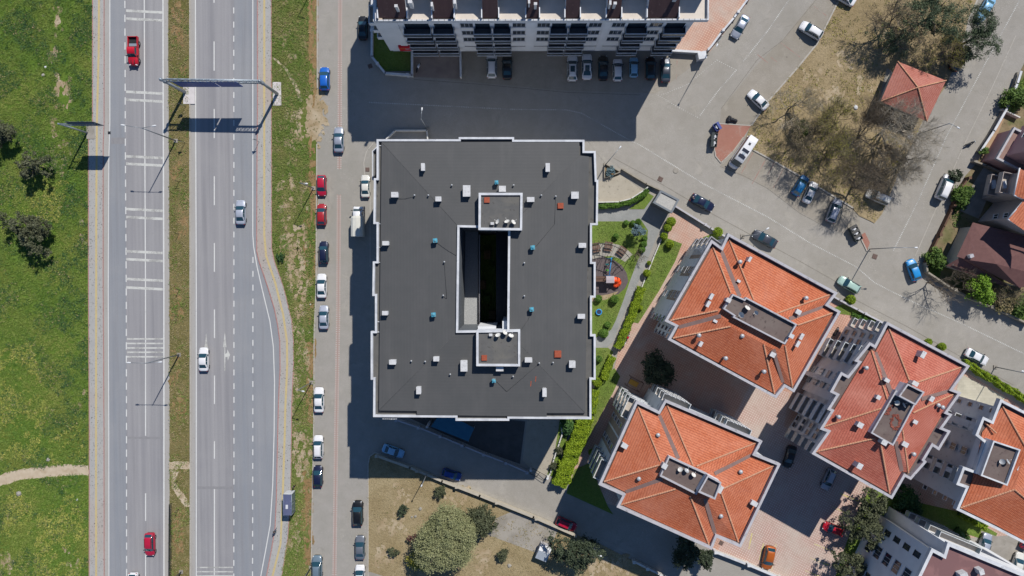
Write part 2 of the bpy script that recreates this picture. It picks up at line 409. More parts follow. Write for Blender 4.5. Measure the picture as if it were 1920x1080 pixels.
for i,pl_ in enumerate([[(578,-40),(594,-40),(594,165),(590,190),(578,190),(582,100)],[(577,270),(594,270),(593,420),(582,420),(583,340)],[(574,660),(590,640),(588,800),(579,800),(571,730)],[(572,900),(587,890),(585,1060),(574,1070),(569,985)],[(570,420),(592,420),(590,600),(578,600)]]): frags(mb,pl_,(70,46,60,60,30)[i],i+60,2.0,6.0,.054+.02*(i%2),2.2,4)
struct('brown_soil',mb,M['brownsoil'])
# footpaths through the grass
mb=MB()
rb([(-40,898),(0,890),(40,879),(85,874),(125,871),(166,872),(166,891),(120,892),(85,895),(40,900),(0,912),(-40,922)],.034,11,1.3,5)
rb([(512,107),(520,112),(538,128),(552,150),(562,170),(567,190),(562,192),(555,172),(545,150),(533,128),(512,110)],.062,12,.7,5)
rb([(318,866),(355,865),(356,879),(318,880)],.108,13,1.2,4)
rb([(320,880),(335,884),(328,905),(350,935),(356,950),(345,950),(322,915)],.110,14,1.2,4)
struct('footpath',mb,mk('pale_path_soil',C(206,190,166),C(192,174,148),sc=1,c3=C(178,158,130),sc3=.5,t3=(.55,.7)))
mb=MB()
for i,(pl_,n) in enumerate([([(100,140),(132,140),(138,200),(100,205)],26),([(92,80),(106,80),(106,110),(92,108)],9),([(98,10),(116,10),(114,70),(98,70)],8),([(88,220),(104,220),(104,250),(90,250)],7),([(104,260),(134,265),(130,320),(100,318)],14),([(2,1040),(26,1040),(24,1075),(0,1075)],14),([(122,1030),(150,1025),(148,1080),(120,1080)],14),([(150,735),(157,735),(157,760),(150,760)],5),([(152,410),(160,410),(160,460),(152,460)],6)]): frags(mb,pl_,n,i+90,2.0,7.0,.036+.009*(i%2),1.2,6)
struct('bare_soil',mb,M['soil'])
mb=MB()
for i,(x,y,rx,ry) in enumerate([(335,70,12,22),(332,20,14,14),(330,320,9,14),(345,420,9,24),(333,570,13,30),(330,690,10,26),(338,770,14,22),(336,1000,10,44),(345,130,6,10)]): frags(mb,[(x-rx,y-ry),(x+rx*.8,y-ry),(x+rx*.8,y+ry),(x-rx,y+ry)],int(rx*ry/12),i+130,2.0,5.0,.104+.008*(i%2),1.4,6)
struct('dry_grass_patch',mb,M['brownsoil'])
# side road, its kerb and red dotted centre line
sheet('side_road',VR+[(700,B),(692,880),(700,262),(700,T)],M['street_side'],.004)
mb=MB(); strip(mb,[(x+.4,y) for x,y in VR if y<170],.2,.12); strip(mb,[(594,270),(592.5,540),(589,620),(588,810),(585,960),(583.5,1080),(583,B)],.2,.12); struct('kerb',mb,M['kerb'])
mb=MB()
CL=[(638.8,T),(637,235),(636.3,317)],[(635.5,365),(634,600),(630.5,800),(627,1080),(625,B)]
for cl in CL:
    for sgn in (-1,1):
        dashes(mb,cl,.24,.17,.24,.010,0,0,.1,sgn*.27); dashes(mb,cl,.24,.17,.24,.010,1,.2,.1,sgn*.27)
    dashes(mb,cl,.2,.3,.11,.010,0,.2,.1,0)
struct('road_markings',mb,[M['redtile'],M['whitetile']])
# dotted white centre lines of the other streets
mb=MB()
for pl in ([(692,192),(860,200),(960,205),(1062,206),(1090,212),(1170,257),(1202,273),(1320,345),(1440,407),(1518,455),(1580,487),(1605,500),(1640,530),(1667,544),(1720,570),(1800,605),(1905,656),(2000,700)],
           [(1520,-60),(1440,57),(1393,116)],[(1381,131),(1345,172),(1312,217)],[(1945,-60),(1912,0),(1855,105),(1775,255),(1720,380),(1675,470)]):
    dashes(mb,pl,.2,.16,.17,.012,0,0,.25)
for pl in ([(1240,178),(1290,158),(1345,112)],[(1345,113),(1382,132)],[(1230,176),(1270,200),(1312,222)]): dashes(mb,pl,.14,.12,.3,.012,0,0,.4)
struct('road_markings',mb,M['paint_worn'])
# highway markings
mb=MB(); z=.016
strip(mb,[(206,T),(206,230),(204,300),(203,540),(204,810),(204.5,B)],.16,z)
dashes(mb,[(233.3,T),(235,270),(236.7,540),(237.2,810),(237.5,B)],.2,1.35,1.2,z)
strip(mb,[(269.5,T),(271.2,200),(272.8,540),(273,817)],.2,z)
dashes(mb,[(273,925),(273,B)],.2,5.3,6.4,z)
strip(mb,[(305,T),(306,200),(307.2,540),(307.5,B)],.24,z)
strip(mb,[(366,T),(367,270),(368,540),(368,B)],.2,z)
dashes(mb,[(401,72-125*2),(401.8,322),(402.2,700),(402,860)],.2,5.4,7.1,z)
strip(mb,[(402,917),(401.5,B)],.2,z)
dashes(mb,[(437.8,T),(438.5,270),(438.7,810),(438,B)],.2,1.1,1.5,z,0,.7)
strip(mb,[(474,T),(474,200),(474,440),(475.5,462),(482,500),(491,540),(506,602),(512.5,650),(514.7,715),(514,810),(511.3,910),(506.5,985),(497.5,1035),(489,1080),(476,1150)],.18,z)
dashes(mb,[(474.3,482),(474,810),(473,B)],.2,1.1,1.5,z)
struct('road_markings',mb,M['paint'])
mb=MB()
for y0,y1 in ((22,37),(174,189),(295,309),(394,409),(473,488),(525,541)):
    for y in (y0,y1): strip(mb,[(236.5,y-2),(305,y+1.5)],.48,.020)
for y in (635.5,644,652.5,660.5,669): strip(mb,[(238,y),(306.5,y)],.3,.020)
for y in (1064,1072,1080): strip(mb,[(369,y),(437,y)],.24,.020)
def arrow(x,y0): mb.sheet(PP([(x,y0),(x+3.2,y0+29),(x+1,y0+29),(x+1,y0+74),(x-1,y0+74),(x-1,y0+29),(x-3.2,y0+29)],.02),.02)
arrow(421.5,622); arrow(386.5,624)
mb.sheet(PP([(422.6,664),(426,661),(426,655),(431.5,665),(427,677),(426.5,669),(422.6,670)],.021),.021)
struct('road_markings',mb,M['paint_worn'])
mb=MB()
def rectm(u0,v0,u1,v1,m=0): mb.sheet(PP([(u0,v0),(u1,v0),(u1,v1),(u0,v1)],.014),.014,m)
rectm(239,819,307,823); rectm(369,912,438,917); rectm(208,258,235,270)
struct('asphalt_patch',mb,mk('asphalt_seam',C(142,141,143),C(150,149,150),sc=2))
# ---- parking bays along the streets
sheet('parking_bays',[(1330,118),(1510,-40),(1600,-40),(1532,82),(1497,125),(1440,190),(1405,232),(1345,232),(1322,205),(1345,180),(1400,130),(1420,110),(1470,72)][0:0] or [(1535,-10),(1602,-10),(1534,82),(1499,125),(1440,190),(1408,233),(1350,230),(1352,205),(1420,120),(1470,72)],M['parking'],.006)
sheet('parking_bays',[(1395,278),(1440,297),(1500,332),(1570,374),(1612,400),(1612,450),(1560,430),(1500,398),(1440,352),(1390,330),(1350,310)],M['parking'],.006)
sheet('parking_bays',[(775,97),(1262,97),(1330,100),(1230,175),(1060,170),(900,155),(776,144)],M['parking'],.006)
mb=MB()
for a,b in (((1464,80),(1500,107)),((1445,107),(1457,116)),((1527,12),(1550,30)),((1412,286),(1390,325)),((1435,300),(1410,345)),((1452,305),(1438,330)),((1270,105),(1268,150)),((1231,103),(1230,160)),((1210,103),(1209,150)),((1470,315),(1450,352)),((1440,118),(1420,102))):
    strip(mb,[a,b],.13,.014)
struct('road_markings',mb,M['paint_red'])
# ---- small park between the streets
PK=[(1603,-60),(1532,82),(1497,125),(1440,190),(1409,235),(1396,262),(1412,280),(1440,296),(1500,330),(1570,372),(1600,392),(1612,405),(1640,418),(1655,400),(1672,355),(1695,300),(1738,212),(1775,160),(1800,95),(1815,40),(1850,-40),(1860,-60)]
mb=MB(); mb.prism(PP(rag(PK,.6,8,5),.1),-.05,.1); struct('park_ground',mb,M['park'])
mb=MB(); 
for k in ([(1603,-60),(1532,82),(1497,125),(1440,190),(1409,235)],[(1411,280),(1440,296),(1500,330),(1570,372),(1600,390)],[(1815,40),(1850,-40)]): strip(mb,k,.28,.14)
struct('kerb',mb,M['kerb'])
mb=MB(); mb.prism(PP([(1345,232),(1408,236),(1394,257),(1375,283),(1353,304),(1342,293),(1338,270)],.1),-.05,.1); mb.prism(PP([(1612,442),(1622,436),(1631,455),(1626,470)],.1),-.05,.1)
struct('terracotta_paving',mb,M['terracotta'])
mb=MB(); strip(mb,[(1345,231.5),(1408,235.5)],.16,.13); strip(mb,[(1394,257),(1375,283),(1352,305)],.16,.13); strip(mb,[(1338,270),(1342,293),(1352,305)],.2,.13); strip(mb,[(1612,442),(1626,471)],.2,.13); struct('kerb',mb,M['kerb'])
mb=MB()
for i,(x,y,rx,ry) in enumerate([(1668,285,20,12),(1625,160,18,14),(1560,185,24,16),(1520,150,16,12),(1585,110,14,12),(1680,60,20,14),(1480,230,16,12)]): frags(mb,[(x-rx,y-ry),(x+rx,y-ry),(x+rx,y+ry),(x-rx,y+ry)],int(rx*ry/11),i+180,2,7,.104+.01*(i%2),1.1,8)
struct('bare_soil',mb,M['soil'])
sheet('walkway',[(1646,192),(1663,128),(1672,133),(1668,200)],M['walk'],.108)
# ---- north building plot
sheet('yard_paving',[(776,92),(865,92),(865,148),(776,144)],mk('yard_screed',C(150,136,128),C(160,146,136),sc=.5,c3=C(136,122,116),sc3=.2),.012)
mb=MB(); mb.prism(PP([(701,-80),(760,-80),(760,80),(771,82),(771,133),(723,133),(701,110)],.1),-.05,.1); struct('lawn',mb,M['lawn'])
sheet('courtyard_paving',[(1240,-60),(1430,-60),(1404,2),(1330,98),(1255,98)],M['pink'],.010)
# ---- centre building plot
sheet('pavement',[(694,300),(700,275),(712,262),(712,800),(694,800)],M['walk'],.03,.06)
sheet('pavement',[(1100,262),(1134,305),(1230,375),(1330,440),(1400,480),(1570,572),(1665,610),(1800,690),(1800,680),(1590,560),(1400,462),(1260,380),(1165,318),(1120,285)],M['walk'],.03,.06)
sheet('driveway',[(1110,345),(1133,337),(1163,327),(1206,353),(1212,358),(1180,376),(1110,384)],M['ramp'],.016)
sheet('planting_bed',[(1133,308),(1163,322),(1158,329),(1133,336)],M['brownsoil'],.08,.1)
sheet('garden_path',[(1105,393),(1206,393),(1225,362),(1262,382),(1240,425),(1228,452),(1205,510),(1190,545),(1165,600),(1150,640),(1138,652),(1105,652),(1105,632),(1120,632),(1146,618),(1155,600),(1170,560),(1180,530),(1195,490),(1213,455),(1215,432),(1204,415),(1105,415)],M['stonepath'],.014)
for pts in ([(1105,415),(1204,415),(1215,432),(1213,455),(1195,490),(1180,530),(1170,560),(1155,600),(1146,618),(1120,632),(1105,632)],[(1105,652),(1140,652),(1150,660),(1125,715),(1105,720)],[(1180,392),(1216,362),(1226,368),(1208,392)],[(1244,444),(1279,457),(1266,490),(1236,545),(1197,606),(1172,602),(1196,550),(1214,510)],[(1152,690),(1163,706),(1150,735),(1120,790),(1075,880),(1060,905),(1085,800),(1105,745),(1118,720)]):
    mb=MB(); mb.prism(PP(pts,.06),-.05,.06); struct('lawn',mb,M['lawn'])
mb=MB(); mb.sheet(PP(blob(1140,545,38,44,3,50)[0:0] or [(1105,482),(1130,481),(1152,488),(1166,498),(1175,512),(1178,528),(1172,540),(1160,551),(1140,556),(1105,560)],.068),.068); struct('playground_surface',mb,M['rubber'])
mb=MB(); mb.sheet(PP([(1110,462),(1126,456),(1142,455),(1160,459),(1175,467),(1186,477),(1172,491),(1160,484),(1146,480),(1130,481),(1110,486)],.07),.07); struct('stone_terrace',mb,M['walk'])
mb=MB(); mb.sheet(PP([(1105,556),(1140,552),(1160,546),(1150,556),(1135,562),(1105,566)],.075),.075); struct('bare_soil',mb,M['soil'])
# south side of the centre building
sheet('garage_ramp',[(990,775),(1051,775),(1052,812),(1030,880),(1022,893),(995,880),(980,862)],M['ramp'],.010)
sheet('yard_paving',[(760,780),(880,780),(985,790),(975,870),(905,845),(820,808)],mk('yard_tarmac',C(84,82,80),C(96,94,92),sc=.6),.010)
sheet('planting_bed',[(1051,780),(1080,780),(1060,830),(1040,895),(1026,890),(1040,850)],M['lawn'],.06,.1)
# ---- dry lot south
LOT=[(690,870),(692,858),(700,850),(708,850),(770,877),(900,930),(1000,970),(1083,1004),(1120,1018),(1190,1053),(1240,1078),(1270,1120),(1270,1300),(690,1300)]
mb=MB(); mb.prism(PP(rag(LOT,.4,10,9),.08),-.05,.08); struct('dry_lot',mb,M['drylot'])
mb=MB(); strip(mb,[(690,1300),(690,870),(693,856),(702,849),(714,850)],.22,.14); struct('kerb',mb,M['kerb'])
sheet('concrete_slab',[(930,972),(960,959),(1047,992),(1038,1012),(1010,1038),(915,1003)],M['concrete'],.095)
sheet('concrete_slab',[(690,1071),(718,1080),(718,1100),(690,1100)],M['concrete'],.095)
mb=MB()
for i,(x,y,rx,ry) in enumerate([(758,928,16,12),(735,985,26,14),(720,1040,20,16),(1140,1060,36,16),(905,1050,12,18),(860,930,30,10)]): frags(mb,[(x-rx,y-ry),(x+rx,y-ry),(x+rx,y+ry),(x-rx,y+ry)],int(rx*ry/11),i+220,2,7,.084+.01*(i%2),1.1,8)
struct('bare_soil',mb,M['soil'])
sheet('pavement',[(714,848),(770,870),(900,924),(1000,963),(1083,998),(1120,1012),(1190,1046),(1240,1072),(1244,1068),(1192,1041),(1085,991),(1000,957),(900,917),(770,864),(716,843)],M['walk'],.03,.06)
# ---- apartment courtyards
sheet('courtyard_paving',[(1262,384),(1340,438),(1400,475),(1575,572),(1665,612),(1800,690),(1960,790),(1960,1000),(1790,1010),(1650,900),(1560,1100),(1450,1085),(1335,1032),(1175,955),(1075,925),(1062,905),(1075,880),(1120,790),(1150,735),(1163,706),(1152,690),(1172,602),(1197,606),(1236,545),(1266,490),(1279,457),(1244,444),(1255,405)],M['pink'],.012)
sheet('courtyard_paving',[(1407,722),(1480,735),(1470,800),(1560,860),(1640,905),(1580,1100),(1450,1085),(1344,1035),(1420,870),(1365,800)],M['cream'],.020)
mb=MB(); mb.prism(PP([(1078,880),(1105,868),(1140,950),(1150,965),(1062,925)],.06),-.05,.06); mb.prism(PP([(1318,445),(1336,438),(1360,455),(1345,470),(1325,460)],.06),-.05,.06); mb.prism(PP([(1565,577),(1580,570),(1668,612),(1655,620),(1620,600),(1600,592),(1572,588)],.06),-.05,.06); struct('lawn',mb,M['lawn'])
sheet('tool_yard',[(1800,700),(1885,745),(1870,770),(1790,752)],pav('crazy_paving',C(205,198,176),C(214,206,186),True,bw=.8,specks=C(120,118,100),amt=.9),.03)
mb=MB()
for a,b in (((1527,1020),(1562,1034)),((1519,1046),(1555,1060)),((1510,1070),(1545,1084)),((1575,925),(1610,940)),((1560,950),(1592,964)),((1410,1000),(1404,1030)),((1455,1020),(1447,1070)),((1432,1018),(1424,1050))): strip(mb,[a,b],.22,.026)
struct('bay_markings',mb,M['paint_yellow'])
mb=MB(); mb.prism(PP([(1630,915),(1690,935),(1800,960),(1870,1000),(1858,1030),(1840,1010),(1760,985),(1660,960),(1610,1100),(1560,1100),(1590,1010)],.06),-.05,.06); struct('lawn',mb,M['lawn'])
sheet('parking_court',[(1840,995),(1960,1040),(1960,1120),(1830,1120)],M['concrete'],.07,.1)
# paved patches in the yard
mb=MB()
# ---- east gardens beyond the street
EG=[(1935,90),(1905,150),(1880,212),(1857,262),(1832,305),(1810,330),(1800,352),(1780,395),(1762,430),(1745,465),(1730,500),(1732,512),(1775,540),(1850,575),(1935,615),(2100,690),(2100,90)]
mb=MB(); mb.prism(PP(EG,.05),-.05,.05); struct('garden_soil',mb,mk('garden_soil',C(128,112,84),C(150,134,104),sc=.5,c3=C(96,104,58),sc3=.25,c4=C(90,80,60),sc4=3))
mb=MB()
for i,p in enumerate([[(1893,175),(1925,140),(1925,190),(1896,215),(1874,207)],[(1800,345),(1820,350),(1815,385),(1780,392)],[(1740,485),(1765,465),(1768,500),(1760,525),(1733,510)],[(1905,560),(1930,540),(1930,612),(1895,590)]]): mb.sheet(PP(rag(p,1,5,i),.06),.06)
struct('lawn',mb,M['lawn'])
sheet('garden_path',[(1868,222),(1886,215),(1850,300),(1838,312),(1842,280)],M['tan'],.065)
sheet('yard_paving',[(1830,345),(1850,330),(1870,300),(1905,330),(1850,420),(1795,400),(1800,345)][0:0] or [(1822,350),(1845,312),(1872,325),(1835,410),(1800,395)],M['concrete'],.060)

# seams, gutters and kerb edges of the side streets
mb=MB()
for pl_ in ([(1150,296),(1240,345),(1330,398),(1420,447),(1500,490),(1590,541)],[(1604,562),(1700,612),(1800,668),(1900,722)],[(1350,312),(1395,330),(1440,354),(1500,400),(1560,432)],[(776,149),(900,158),(1060,173),(1200,178)],[(1697,302),(1752,190),(1803,100),(1848,0)],[(1470,74),(1420,112),(1352,204)],[(1535,-6),(1470,72)]): strip(mb,pl_,.11,.0125)
struct('gutter_seam',mb,mk('dark_seam',C(128,122,112),C(146,140,130),sc=2))
mb=MB()
for pl_ in ([(1905,66),(1862,160),(1806,275),(1782,330)],[(1760,380),(1738,430),(1716,480)],[(700,268),(687,284),(682,305),(684,330),(694,345),(694,500)],[(1690,872),(1690,873)]): strip(mb,pl_,.16,.035)
struct('kerb',mb,M['kerb'])
# ------------------------------------------------------------------ vehicle materials
def simple(name,c,rough=.5,metal=0.0,spec=.4,coat=0.0,trans=0.0):
    m,t=newmat(name); t.out(c,rough=rough,metal=metal,spec=spec,coat=coat,trans=trans); return m
def carpaint(name,c,metal=0.0,rough=.38):
    m,t=newmat(name); v=t.pos((1,1,1),obj=True)
    col=t.mix(t.ramp(t.noise(v,2.5,5,.7),[(.5,0.0),(.8,.25)]),c,tuple(x*.75+.03 for x in c[:3])+(1,))
    t.out(col,rough=rough,metal=metal,spec=.35,coat=.45); return m
PNT={k:carpaint('paint_'+k,C(*c),mt) for k,(c,mt) in dict(white=((236,236,238),0),offwhite=((224,222,214),0),silver=((176,182,196),.35),grey=((120,126,136),.3),
  dark_grey=((66,70,80),.3),black=((22,24,28),.1),navy=((26,34,66),.15),blue=((28,104,200),.05),light_blue=((140,192,226),.1),sky_blue=((40,150,220),0),petrol_blue=((20,110,168),.1),deep_blue=((28,70,150),.1),
  red=((196,22,44),0),dark_red=((170,34,44),0),maroon_red=((190,28,62),0),pale_green=((176,206,194),.1),orange=((188,98,32),.1),slate=((118,138,152),.2),lilac_silver=((188,194,208),.2)).items()}
glass=simple('car_glass',(.014,.045,.062,1),rough=.05,spec=.8)
tyre=simple('tyre_rubber',(.012,.012,.013,1),rough=.85)
rimm=simple('wheel_rim',(.35,.36,.38,1),rough=.35,metal=.8)
trim=simple('black_trim',(.012,.013,.015,1),rough=.6)
lampw=simple('headlight_lens',(.55,.58,.6,1),rough=.1,spec=.6)
lampr=simple('taillight_lens',(.3,.01,.012,1),rough=.15,spec=.6)
whitep=simple('white_panel',C(232,232,230),rough=.5)
lightm=simple('galvanised_steel',C(168,178,188),rough=.45,metal=.4)
darkm=simple('dark_steel',C(48,52,58),rough=.5,metal=.3)
def lerpt(tab,f):
    for (a,va),(b,vb) in zip(tab,tab[1:]):
        if f<=b: return va+(vb-va)*(f-a)/(b-a)
    return tab[-1][1]
KINDS=dict(
 sedan=dict(L=4.6,W=1.82,H=1.45,xa=.25,xb=.425,xc=.69,xd=.875,zt=[(0,.46),(.012,.58),(.045,.68),(.13,.78),(.26,.92),(.5,.95),(.85,.98),(.93,.96),(.975,.88),(.995,.7),(1,.55)]),
 hatch=dict(L=4.05,W=1.76,H=1.48,xa=.225,xb=.41,xc=.83,xd=.965,zt=[(0,.46),(.012,.60),(.045,.70),(.13,.82),(.24,.95),(.5,.98),(.93,1.02),(.97,.98),(.99,.85),(1,.6)]),
 suv=dict(L=4.5,W=1.86,H=1.66,xa=.235,xb=.40,xc=.86,xd=.975,zt=[(0,.52),(.012,.70),(.04,.82),(.13,.95),(.25,1.06),(.5,1.08),(.95,1.1),(.98,1.05),(.992,.9),(1,.62)]),
 van=dict(L=4.4,W=1.82,H=1.83,xa=.18,xb=.345,xc=.93,xd=.985,zt=[(0,.52),(.012,.68),(.04,.82),(.12,.96),(.2,1.06),(.5,1.08),(.97,1.1),(.985,1.05),(.995,.9),(1,.62)]),
 camper=dict(L=6.6,W=2.1,H=2.75,xa=.075,xb=.175,xc=.985,xd=.995,zt=[(0,.6),(.008,.85),(.02,1.0),(.05,1.14),(.08,1.22),(.5,1.25),(.98,1.25),(.99,1.2),(.996,1.0),(1,.7)]))
WID=[(0,.46),(.006,.58),(.02,.72),(.045,.84),(.08,.92),(.13,.97),(.25,1),(.75,1),(.9,.97),(.95,.91),(.98,.82),(.993,.71),(1,.58)]
def wheel(root,x,y,r,sgn):
    mb=MB(); w=.2; n=14
    for k,(rr,yy) in enumerate([(r*.62,-w/2),(r*.95,-w/2),(r,-w/2+.03),(r,w/2-.03),(r*.95,w/2),(r*.62,w/2)]):
        row=[(rr*math.cos(2*math.pi*i/n),yy,rr*math.sin(2*math.pi*i/n)) for i in range(n)]
        if k==0: rows=[]
        rows.append(row)
    mb.grid(rows,close=True); o=mb.build('wheel',tyre,root); o.location=(x,y,r)
    m2=MB(); m2.face([(r*.63*math.cos(2*math.pi*i/10),sgn*(w/2-.02),r*.63*math.sin(2*math.pi*i/10)) for i in range(10)]); m2.build('rim',rimm,o)
def make_car(kind,label='',cat='car'):
    p=KINDS[kind]; L,Wd,Hh=p['L'],p['W'],p['H']; hw=Wd/2
    X=lambda f: L/2-f*L
    root=thing({'van':'parked_van','camper':'camper_van'}.get(kind,'parked_car'),label,cat)
    mb=MB(); rows=[]
    fs=sorted(set([0,.004,.012,.025,.045,.08,.13,.19,.26,.35,.5,.65,.78,.87,.93,.96,.975,.985,.993,1]))
    for f in fs:
        w=lerpt(WID,f)*hw; zt=lerpt(p['zt'],f); zl=.24 if .03<f<.97 else .3; x=X(f)
        half=[(w*.90,zl),(w*.985,zl+.14),(w,zl+.3 if zt>.75 else (zl+zt)/2),(w*.975,max(zt-.16,zl+.14)),(w*.93,zt-.045),(w*.84,zt),(w*.45,zt+.028),(0,zt+.036)]
        rows.append([(x,-y,z) for y,z in half]+[(x,y,z) for y,z in half[-2::-1]])
    mb.grid(rows); mb.face(rows[0][::-1]); mb.face(rows[-1])
    zA=lerpt(p['zt'],p['xa'])-.01; zD=lerpt(p['zt'],p['xd'])-.01
    rw=.70 if kind!='camper' else .86; 
    cr=[(p['xa'],zA,.86),(p['xb'],Hh-.075,rw-.02),((p['xb']*.6+p['xc']*.4),Hh,rw),((p['xb']*.2+p['xc']*.8),Hh-.02,rw-.01),(p['xc'],Hh-.07,rw-.035),(p['xd'],zD,.82)]
    ys=(-1,-.93,-.5,0,.5,.93,1); crown=(-.06,-.025,0,.012,0,-.025,-.06)
    cab=[[(X(f)+ (.05 if k in(0,) and abs(y)<.6 else 0),y*w*hw,z+c*(1 if 0<k<5 else .3)) for y,c in zip(ys,crown)] for k,(f,z,w) in enumerate(cr)]
    mb.grid(cab)
    for sgn,j in ((-1,0),(1,6)):
        edge=[cab[k][j] for k in range(6)]
        b0=(X(p['xa']-.01),sgn*hw*.955,zA-.02); b1=(X(p['xd']+.008),sgn*hw*.93,zD-.02); bm=(X((p['xa']+p['xd'])/2),sgn*hw*.965,(zA+zD)/2-.02)
        f=[b0]+edge+[b1,bm]; mb.face(f if sgn>0 else f[::-1])
    BODY=mb
    # glass set 6 mm proud of the painted shell
    def panel(name,a,b,i0=1,i1=5,s0=.06,s1=.94):
        rws=[]
        nrm=None
        for t in (s0,.5,s1):
            rws.append([Vector(a[i]).lerp(Vector(b[i]),t) for i in range(len(ys))][i0:i1+1])
        n=(rws[2][0]-rws[0][0]).cross(rws[0][-1]-rws[0][0]).normalized()
        if n.z<0: n=-n
        q=MB(); q.grid([[v+n*.008 for v in r] for r in rws]); return q.build(name,glass,root)
    panel('windshield',cab[0],cab[1],0,6,.04,.95); panel('rear_window',cab[5],cab[4],1,5,.12,.92)
    for sgn,j in ((-1,0),(1,6)):
        def side(fa,fb,n):
            top=[];bot=[]
            for i in range(n+1):
                f=fa+(fb-fa)*i/n
                # interpolate roof edge
                fe=[(c[0],Vector(cab[k][j])) for k,c in enumerate(cr)]
                for (f0,v0),(f1,v1) in zip(fe,fe[1:]):
                    if f<=f1: e=v0.lerp(v1,(f-f0)/(f1-f0)); break
                else: e=fe[-1][1]
                b=Vector((X(f),sgn*hw*.96,zA+(zD-zA)*(f-p['xa'])/(p['xd']-p['xa'])))
                top.append(b.lerp(e,.86)+Vector((0,sgn*.012,.004))); bot.append(b.lerp(e,.10)+Vector((0,sgn*.012,.004)))
            return bot,top
        q=MB(); mid=(p['xa']*.5+p['xd']*.5)
        for fa,fb in ((p['xa']+.035,mid-.008),(mid+.008,p['xd']-.05)):
            b,t=side(fa,fb,3); q.grid([b,t] if sgn>0 else [t,b],smooth=False)
        q.build('side_window',glass,root)
    wr=.32 if kind not in('suv','camper') else .36
    for fx in (.185,.805):
        for sgn in (-1,1): wheel(root,X(fx),sgn*(hw-.11),wr,sgn)
    for sgn in (-1,1):
        q=MB(); q.box((X(.045),sgn*hw*.64,lerpt(p['zt'],.04)-.035),(.14,.30,.1),-sgn*.75); q.build('headlight',lampw,root)
        q=MB(); q.box((X(.978),sgn*hw*.68,lerpt(p['zt'],.97)-.14),(.12,.26,.16),sgn*.3); q.build('taillight',lampr,root)
        q=MB(); q.box((X(p['xa']+.05),sgn*(hw+.07),zA+.04),(.13,.2,.13),sgn*.15); q.build('mirror',trim,root)
    q=BODY
    def seam(f0,f1,y0,y1,dz=.004):
        a=[];n=6
        for i in range(n+1):
            f=f0+(f1-f0)*i/n; y=y0+(y1-y0)*i/n; w=lerpt(WID,f)*hw; zt=lerpt(p['zt'],f); r=abs(y)/max(w,.01)
            z=zt+.036-(.036*(r/.84)**1.5 if r<.84 else .05)+dz; a.append(Vector((X(f),y,z)))
        for u,v in zip(a,a[1:]):
            t=(v-u).normalized(); nn=Vector((-t.y,t.x,0))*.012; q.face([u-nn,v-nn,v+nn,u+nn],1)
    for sgn in (-1,1): seam(.06,p['xa']-.015,sgn*hw*.62,sgn*hw*.78)
    seam(.055,.055,-hw*.6,hw*.6)
    if kind=='sedan': seam(.985,.985,-hw*.5,hw*.5)
    q.box((X(.004),0,.42),(.05,hw*1.0,.2),m=1); q.box((X(.996),0,.40),(.05,hw*1.1,.16),m=1)
    if kind in('suv','van'):
        for sgn in (-1,1): q.box((X((p['xb']+p['xc'])/2),sgn*rw*hw*.93,Hh+.01),((p['xc']-p['xb'])*L*.85,.05,.05),m=1)
    q.build('body',[PNT['white'],trim],root)
    return root
proto={k:make_car(k) for k in KINDS}
used=set()
def put_car(kind,u,v,ang,paint,label,group,cat='car',sc=1.0,z=0.02,sunroof=False):
    if kind in used: o=copy_tree(proto[kind])
    else: o=proto[kind]; used.add(kind)
    o['label']=label; o['category']=cat
    if group: o['group']=group
    elif 'group' in o: del o['group']
    p=P(u,v,.75); o.location=(p.x,p.y,z); o.rotation_euler=(0,0,R(ang)); o.scale=(sc,sc,sc)
    for c in kids(o):
        if c.name.split('.')[0]=='body': c.material_slots[0].link='OBJECT'; c.material_slots[0].material=PNT[paint]
    if sunroof:
        k=KINDS[kind]; mb=MB(); xc=k['L']/2-k['L']*(k['xb']+.18); mb.box((xc,0,k['H']+.012),(1.05,.78,.012)); mb.build('sunroof',glass,o)
    return o
GS='cars parked along the side road'; GN='cars parked by the north apartment block'; GE='cars parked around the small park'; GC='cars in the tiled courtyards'; GH='cars driving on the highway'; GL='cars along the southern lane'
